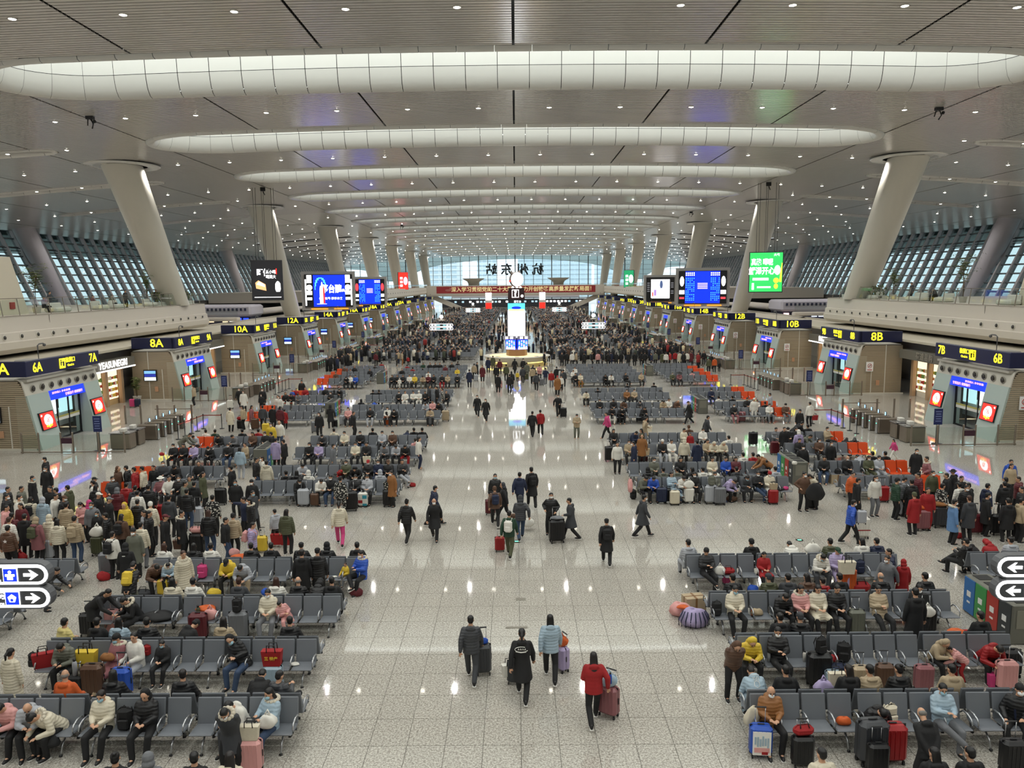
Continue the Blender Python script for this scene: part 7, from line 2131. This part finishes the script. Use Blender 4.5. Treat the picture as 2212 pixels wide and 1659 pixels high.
L('H', 805, 1700, 'suitcase', 'k', 0, 'black suitcase handle at the bottom edge beside the red suitcase', sc=.9); L('H', 2085, 1700, 'suitcase', 'k', 0, 'black suitcase at the bottom right corner', sc=1); L('H', 600, 375, 'suitcase', 'z', 0, 'olive suitcase with raised handle in the third right row', sc=1.0); L('H', 1245, 925, 'suitcase', 'd', 0, 'dusty pink suitcase behind the front right bench', sc=.95); L('H', 870, 900, 'suitcase', 't', 0, 'dark suitcase with white handle behind the front right bench', sc=.9)
L('H', 1275, 370, 'suitcase', 'k', 0, 'black suitcase under a white bag in the third right row', sc=1.05); L('H', 1290, 205, 'plastic_bag', 'w', 0, 'white carrier bag held by the standing black coat', z=.6, sc=1); L('H', 1565, 372, 'heap', 'o', 0, 'orange bag top behind the second right row', z=.5, sc=.8); L('H', 1670, 372, 'heap', 'r', 0, 'red and navy bag behind the second right row', z=.5, sc=.6); L('H', 2080, 780, 'suitcase', 'k', 0, 'black suitcase lying at the end of the second right row', sc=1, handle=False)
L('H', 2030, 910, 'suitcase', 'p', 0, 'pale pink suitcase at the right edge behind the front bench', sc=1.05); L('H', 1950, 890, 'tote', 'P', 0, 'magenta shopping bag at the right edge', sc=1.1); L('H', 640, 920, 'suitcase', 'b', 0, 'suitcase with a pale pink raised handle behind the front right bench', sc=.9)
L('I', 1205, 1430, 'suitcase', 'P', 0, 'magenta suitcase in the fourth right row', sc=.8); L('I', 1205, 1330, 'duffel', 'r', 0, 'red and white bags on a seat of the fourth right row', z=.46, sc=.75); L('I', 1440, 1495, 'sack', 'x', 0, 'blue bag with red print on the floor, third right gap', sc=.6); L('I', 1130, 1325, 'plastic_bag', 'w', 0, 'clear plastic bag on the fourth right row', z=.46, sc=1); L('I', 2015, 1130, 'plastic_bag', 'w', 0, 'clear white bag on a suitcase handle behind the fourth right row', z=.75, sc=1.3)
L('I', 570, 652, 'suitcase', 'u', 0, 'navy suitcase before the second right block', sc=1.05, handle=False); L('I', 635, 640, 'suitcase', 'k', 0, 'black bag suitcase beside the navy suitcase', sc=.9, handle=False); L('I', 695, 668, 'suitcase', 'i', 0, 'cream suitcase before the woman in pale blue', sc=.95); L('I', 830, 650, 'suitcase', 'w', 0, 'white suitcase with a white bag before the second right block', sc=1.0); L('I', 832, 530, 'plastic_bag', 'w', 0, 'white plastic bag on the white suitcase', z=.65, sc=1.2)
L('I', 1040, 655, 'suitcase', 's', 0, 'large silver ribbed suitcase before the second right block', sc=1.2); L('I', 1045, 530, 'backpack', 'z', 0, 'dark olive backpack on the silver ribbed suitcase', z=.8, sc=.95); L('I', 1125, 665, 'suitcase', 'g', 0, 'grey suitcase beside the silver ribbed one', sc=1.15); L('I', 1240, 635, 'duffel', 't', 0, 'brown patterned holdall under the second right block', sc=.9); L('I', 1635, 660, 'suitcase', 'r', 0, 'colourful small suitcase of the person in the dark red hat', sc=.95)
L('I', 1635, 500, 'tote', 'b', 0, 'brown paper bag on the colourful suitcase', z=.62, sc=.8); L('I', 1755, 525, 'sack', 'P', 0, 'pink bag on the outer end seat, second right block', z=.46, sc=.45); L('I', 1690, 520, 'heap', 'k', 0, 'black bag beside the pink bag, second right block', z=.46, sc=.9); L('I', 2005, 700, 'suitcase', 'k', 0, 'black suitcase draped with a coat by the embracing pair', sc=1.15); L('I', 2040, 620, 'drape', 'k', -20, 'black coat draped over the suitcase by the embracing pair', z=.7, sc=1.5)
L('I', 1650, 185, 'suitcase', 'm', 0, 'dark purple suitcase by the second far right block', sc=1.1); L('I', 75, 250, 'suitcase', 'k', 0, 'black suitcase at the aisle end of the second right block', sc=1.2); L('I', 405, 255, 'suitcase', 'm', 0, 'dark red suitcase under the beige bag', sc=.85, handle=False); L('I', 415, 190, 'tote', 'b', 0, 'beige handbag held by the khaki hooded coat', z=.55, sc=1.1); L('I', 300, 610, 'backpack', 'k', 0, 'black bag with white print at the aisle end, second right block', sc=.95)
L('I', 345, 350, 'sack', 'k', 0, 'black bag on the aisle-end seat, second right block', z=.46, sc=.6); L('I', 270, 540, 'drape', 'p', 80, 'salmon puffer coat hung over the bench end', z=.6, sc=1.2); L('I', 1355, 570, 'heap', 'w', 0, 'white paper beside the red girl', z=.46, sc=.3); L('I', 1840, 280, 'sack', 'w', 0, 'white bag on the recycling bin', z=1.1, sc=.45)
L('J', 655, 985, 'suitcase', 'w', 0, 'white suitcase with a red stripe pushed by the woman in blue', sc=1.2, handle=False); L('J', 655, 850, 'suitcase', 's', 0, 'grey case stacked on the white suitcase', z=.85, sc=.75, handle=False); L('J', 1235, 910, 'suitcase', 'd', 0, 'rose gold suitcase in the right queue', sc=1.2, handle=False); L('J', 1238, 770, 'sack', 'o', 0, 'orange-red bag on the rose gold suitcase', z=.85, sc=.45); L('J', 1400, 880, 'suitcase', 'c', 0, 'large charcoal suitcase in the right queue', sc=1.25)
L('J', 1415, 715, 'heap', 'a', 0, 'ochre coat on the large charcoal suitcase', z=.85, sc=1.1); L('J', 1580, 985, 'sack', 'r', 0, 'bright red bag on the floor before the right queue', sc=.62); L('J', 1740, 945, 'suitcase', 'm', 0, 'dark plum suitcase in the right queue', sc=1.15); L('J', 1955, 950, 'suitcase', 'k', 0, 'black suitcase in the right queue', sc=1.15); L('J', 2160, 990, 'suitcase', 'k', 0, 'black suitcase at the right edge of the queue', sc=1.05)
L('J', 1065, 775, 'suitcase', 's', 0, 'silver suitcase beside the long green coat', sc=1.05); L('J', 1110, 770, 'suitcase', 'k', 0, 'small black case beside the silver suitcase', sc=.8); L('J', 860, 640, 'suitcase', 'r', 0, 'bright red suitcase behind the woman in cream jacket', sc=1.05); L('J', 515, 1320, 'tote', 'i', 0, 'cream bag standing on the orange suitcase', z=.72, sc=1.2); L('J', 520, 1490, 'suitcase', 'o', 0, 'pale orange suitcase before the fourth right row', sc=1.1, handle=False)
L('J', 640, 1335, 'backpack', 'u', 0, 'navy backpack on a seat of the fourth right row', z=.46, sc=.95); L('J', 645, 1495, 'duffel', 'r', 0, 'dark red bag on the floor behind the third right row', sc=1.1); L('J', 1010, 190, 'heap', 'w', 0, 'DROP') if False else None
L('J', 1000, 1345, 'box', 'b', 0, 'small box by the grey coat', z=0, sc=.5); L('J', 415, 455, 'box', 'b', 0, 'brown cardboard box beside the man in black shirt', z=0, sc=1.3); L('J', 430, 400, 'backpack', 'k', 0, 'black backpack leaning on the brown cardboard box', z=.3, sc=.9); L('J', 815, 400, 'sack', 'l', 0, 'mint bag in the second far right block', z=.3, sc=.5)
L('M', 515, 660, 'suitcase', 'd', 0, 'copper suitcase at the third far right block', sc=1.05); L('M', 820, 655, 'suitcase', 'c', 0, 'dark suitcase at the third far right block', sc=1.0); L('M', 1015, 620, 'suitcase', 'g', 0, 'grey case on a seat at the third far right block end', sc=.9, handle=False); L('M', 865, 1025, 'suitcase', 'm', 0, 'burgundy suitcase at the aisle end, second far right block', sc=1.05) if False else None
L('M', 635, 915, 'suitcase', 'k', 0, 'lone black suitcase standing in the reflected green light', sc=1.15, handle=False); L('M', 1305, 640, 'tote', 'r', 0, 'red bag carried beside the queue barrier', z=.35, sc=1); L('M', 375, 580, 'tote', 'i', 0, 'cream bag on a seat, third far right block', z=.46, sc=.8); L('M', 325, 580, 'sack', 'k', 0, 'black bag on a seat, third far right block', z=.46, sc=.5)
L('L', 85, 715, 'suitcase', 'k', 0, 'black suitcase pulled by the man in pale blue shirt', sc=1.05); L('L', 705, 775, 'suitcase', 'k', 0, 'black suitcase at the third right block', sc=1.1); L('L', 915, 760, 'suitcase', 'c', 0, 'charcoal suitcase at the third right block', sc=1.15); L('L', 1010, 865, 'tote', 'i', 0, 'cream bag carried by the long beige coat', z=.2, sc=1.1); L('L', 285, 365, 'suitcase', 'y', 0, 'yellow suitcase at the fourth right block', sc=.95); L('L', 565, 365, 'suitcase', 'k', 0, 'black and white suitcase at the fourth right block', sc=1.15)
L('O', 970, 1500, 'suitcase', 'p', 0, 'pink suitcase before the information desk', sc=1.05); L('O', 745, 1430, 'suitcase', 's', 0, 'pale suitcase left of the pink one', sc=.95); L('O', 1370, 1475, 'suitcase', 'g', 0, 'grey suitcase pulled before the information desk', sc=1); L('O', 1225, 1420, 'suitcase', 'e', 0, 'green suitcase before the information desk', sc=1)
print('people', len(people), 'solo', len(solo))
# ------------------------------------------------------------ printed marks on clothing and luggage
def find(cat, sub):
    for o in bpy.data.objects:
        if o.get('category') == cat and sub in o.get('label', ''): return o
def back(sub, pose, up_, fn, off=.20):
    o = find('person', sub)
    if not o: print('NOFIND', sub); return
    q = PD[pose]; c = [k for k in o.children if k.name.startswith(('coat', 'long_coat'))][0]; fn(c, q['P'] + q['up']*up_ - q['fw']*off, (PI/2-math.radians(POSE[pose]['l']), 0, 0))
pw = mat('print_white', 'E8E6E0', .7)
def scr(c, p, r):
    m = MB(); Q = [(.15*math.cos(t)-.01, .06*math.sin(t), .0) for t in [1.0+.33*k for k in range(16)]]; m.tube(Q, .007, 5); m.tube([(-.14, -.05, 0), (-.02, -.075, 0), (.1, -.06, 0)], .008, 5)
    for k in range(4): x = -.075+k*.05; m.tube([(x-.014, -.015, 0), (x, .022, 0), (x+.014, -.015, 0)], .008, 5)
    m.build('script_print', pw, c, loc=p, rot=r)
back('white script', 'wlk', .38, scr)
def emb(c, p, r):
    m = MB().lathe([(.085, 0), (.085, .012), (.0001, .014)], 14)
    for k in range(6): m.ball((.045*math.cos(k*PI/3), .045*math.sin(k*PI/3), .016), .018, 6, 1, 1, 1, .3)
    m.build('round_emblem', [pw, black], c, loc=p, rot=r)
back('round white emblem', 'upr', .3, emb)
def rab(c, p, r):
    m = MB(); L_ = lambda P: m.tube([(x, y, 0) for x, y in P], .006, 5)
    L_([(-.05, .0), (-.06, -.08), (0, -.12), (.06, -.08), (.05, 0), (0, .03), (-.05, 0)]); L_([(-.04, .02), (-.06, .1), (-.02, .11), (-.01, .03)]); L_([(.0, .03), (.03, .12), (.06, .1), (.04, .02)]); L_([(-.08, .16), (.08, .16)])
    m.build('line_drawing', pw, c, loc=p, rot=r)
back('rabbit drawing', 'slp', .34, rab, .185)
def star(c, p, r):
    m = MB(); P = [(((.08 if k % 2 == 0 else .035)*math.cos(PI/2+k*PI/5)), ((.08 if k % 2 == 0 else .035)*math.sin(PI/2+k*PI/5)), 0) for k in range(10)]
    m.add(P, [tuple(range(10))]); m.build('star_patch', pw, c, loc=p, rot=r)
back('varsity jacket', 'std', .26, star)
def logo(c, p, r): MB().box((0, 0, 0), (.09, .025, .006)).build('small_logo', pw, c, loc=p, rot=r)
back('small white logo', 'std', .42, logo)
def onbag(cat, sub, mbf, name, mats):
    o = find(cat, sub)
    if not o: print('NOFIND', sub); return
    b_ = list(o.children)[0]; mbf().build(name, mats, b_)
def s1():
    m = MB().box((0, -.142, .36), (.36, .01, .5), 0)
    for k in range(6): m.box((-.13+.05*k, -.15, .42-.02*(k % 3)), (.035, .01, .16+.05*(k % 2)), 1)
    return m.box((0, -.15, .22), (.3, .01, .1), 2).box((.06, -.152, .16), (.12, .01, .06), 3)
onbag('suitcase', 'bright blue patterned', s1, 'shell_print', [pw, cloth('l'), cloth('p'), cloth('r')])
onbag('suitcase', 'red stripe', lambda: MB().box((0, -.141, .3), (.43, .01, .03)), 'stripe', [cloth('r')])
onbag('suitcase', 'white, blue and red', lambda: MB().box((.1, -.141, .5), (.2, .01, .16), 0).box((-.1, -.141, .28), (.2, .01, .14), 1).box((.1, -.141, .14), (.2, .01, .1), 0), 'colour_blocks', [mat('block_teal', '2A8CA0', .5), cloth('r')])
o = find('bag', 'big red gift bag'); text('三 特产', .085, (0, -.095, .17), (PI/2, 0, 0), mat('print_yellow', 'E8C23C', .6), list(o.children)[0], 'bag_print', bold=.02)
o = find('bag', 'lavender striped'); m = MB()
for k in range(9):
    a = -2.9+k*.33; m.tube([(.30*math.cos(a), .20*math.sin(a), .04), (.31*math.cos(a), .21*math.sin(a), .16), (.22*math.cos(a), .15*math.sin(a), .33)], .011, 5)
m.build('stripe', cloth('u'), list(o.children)[0])
flush_text()
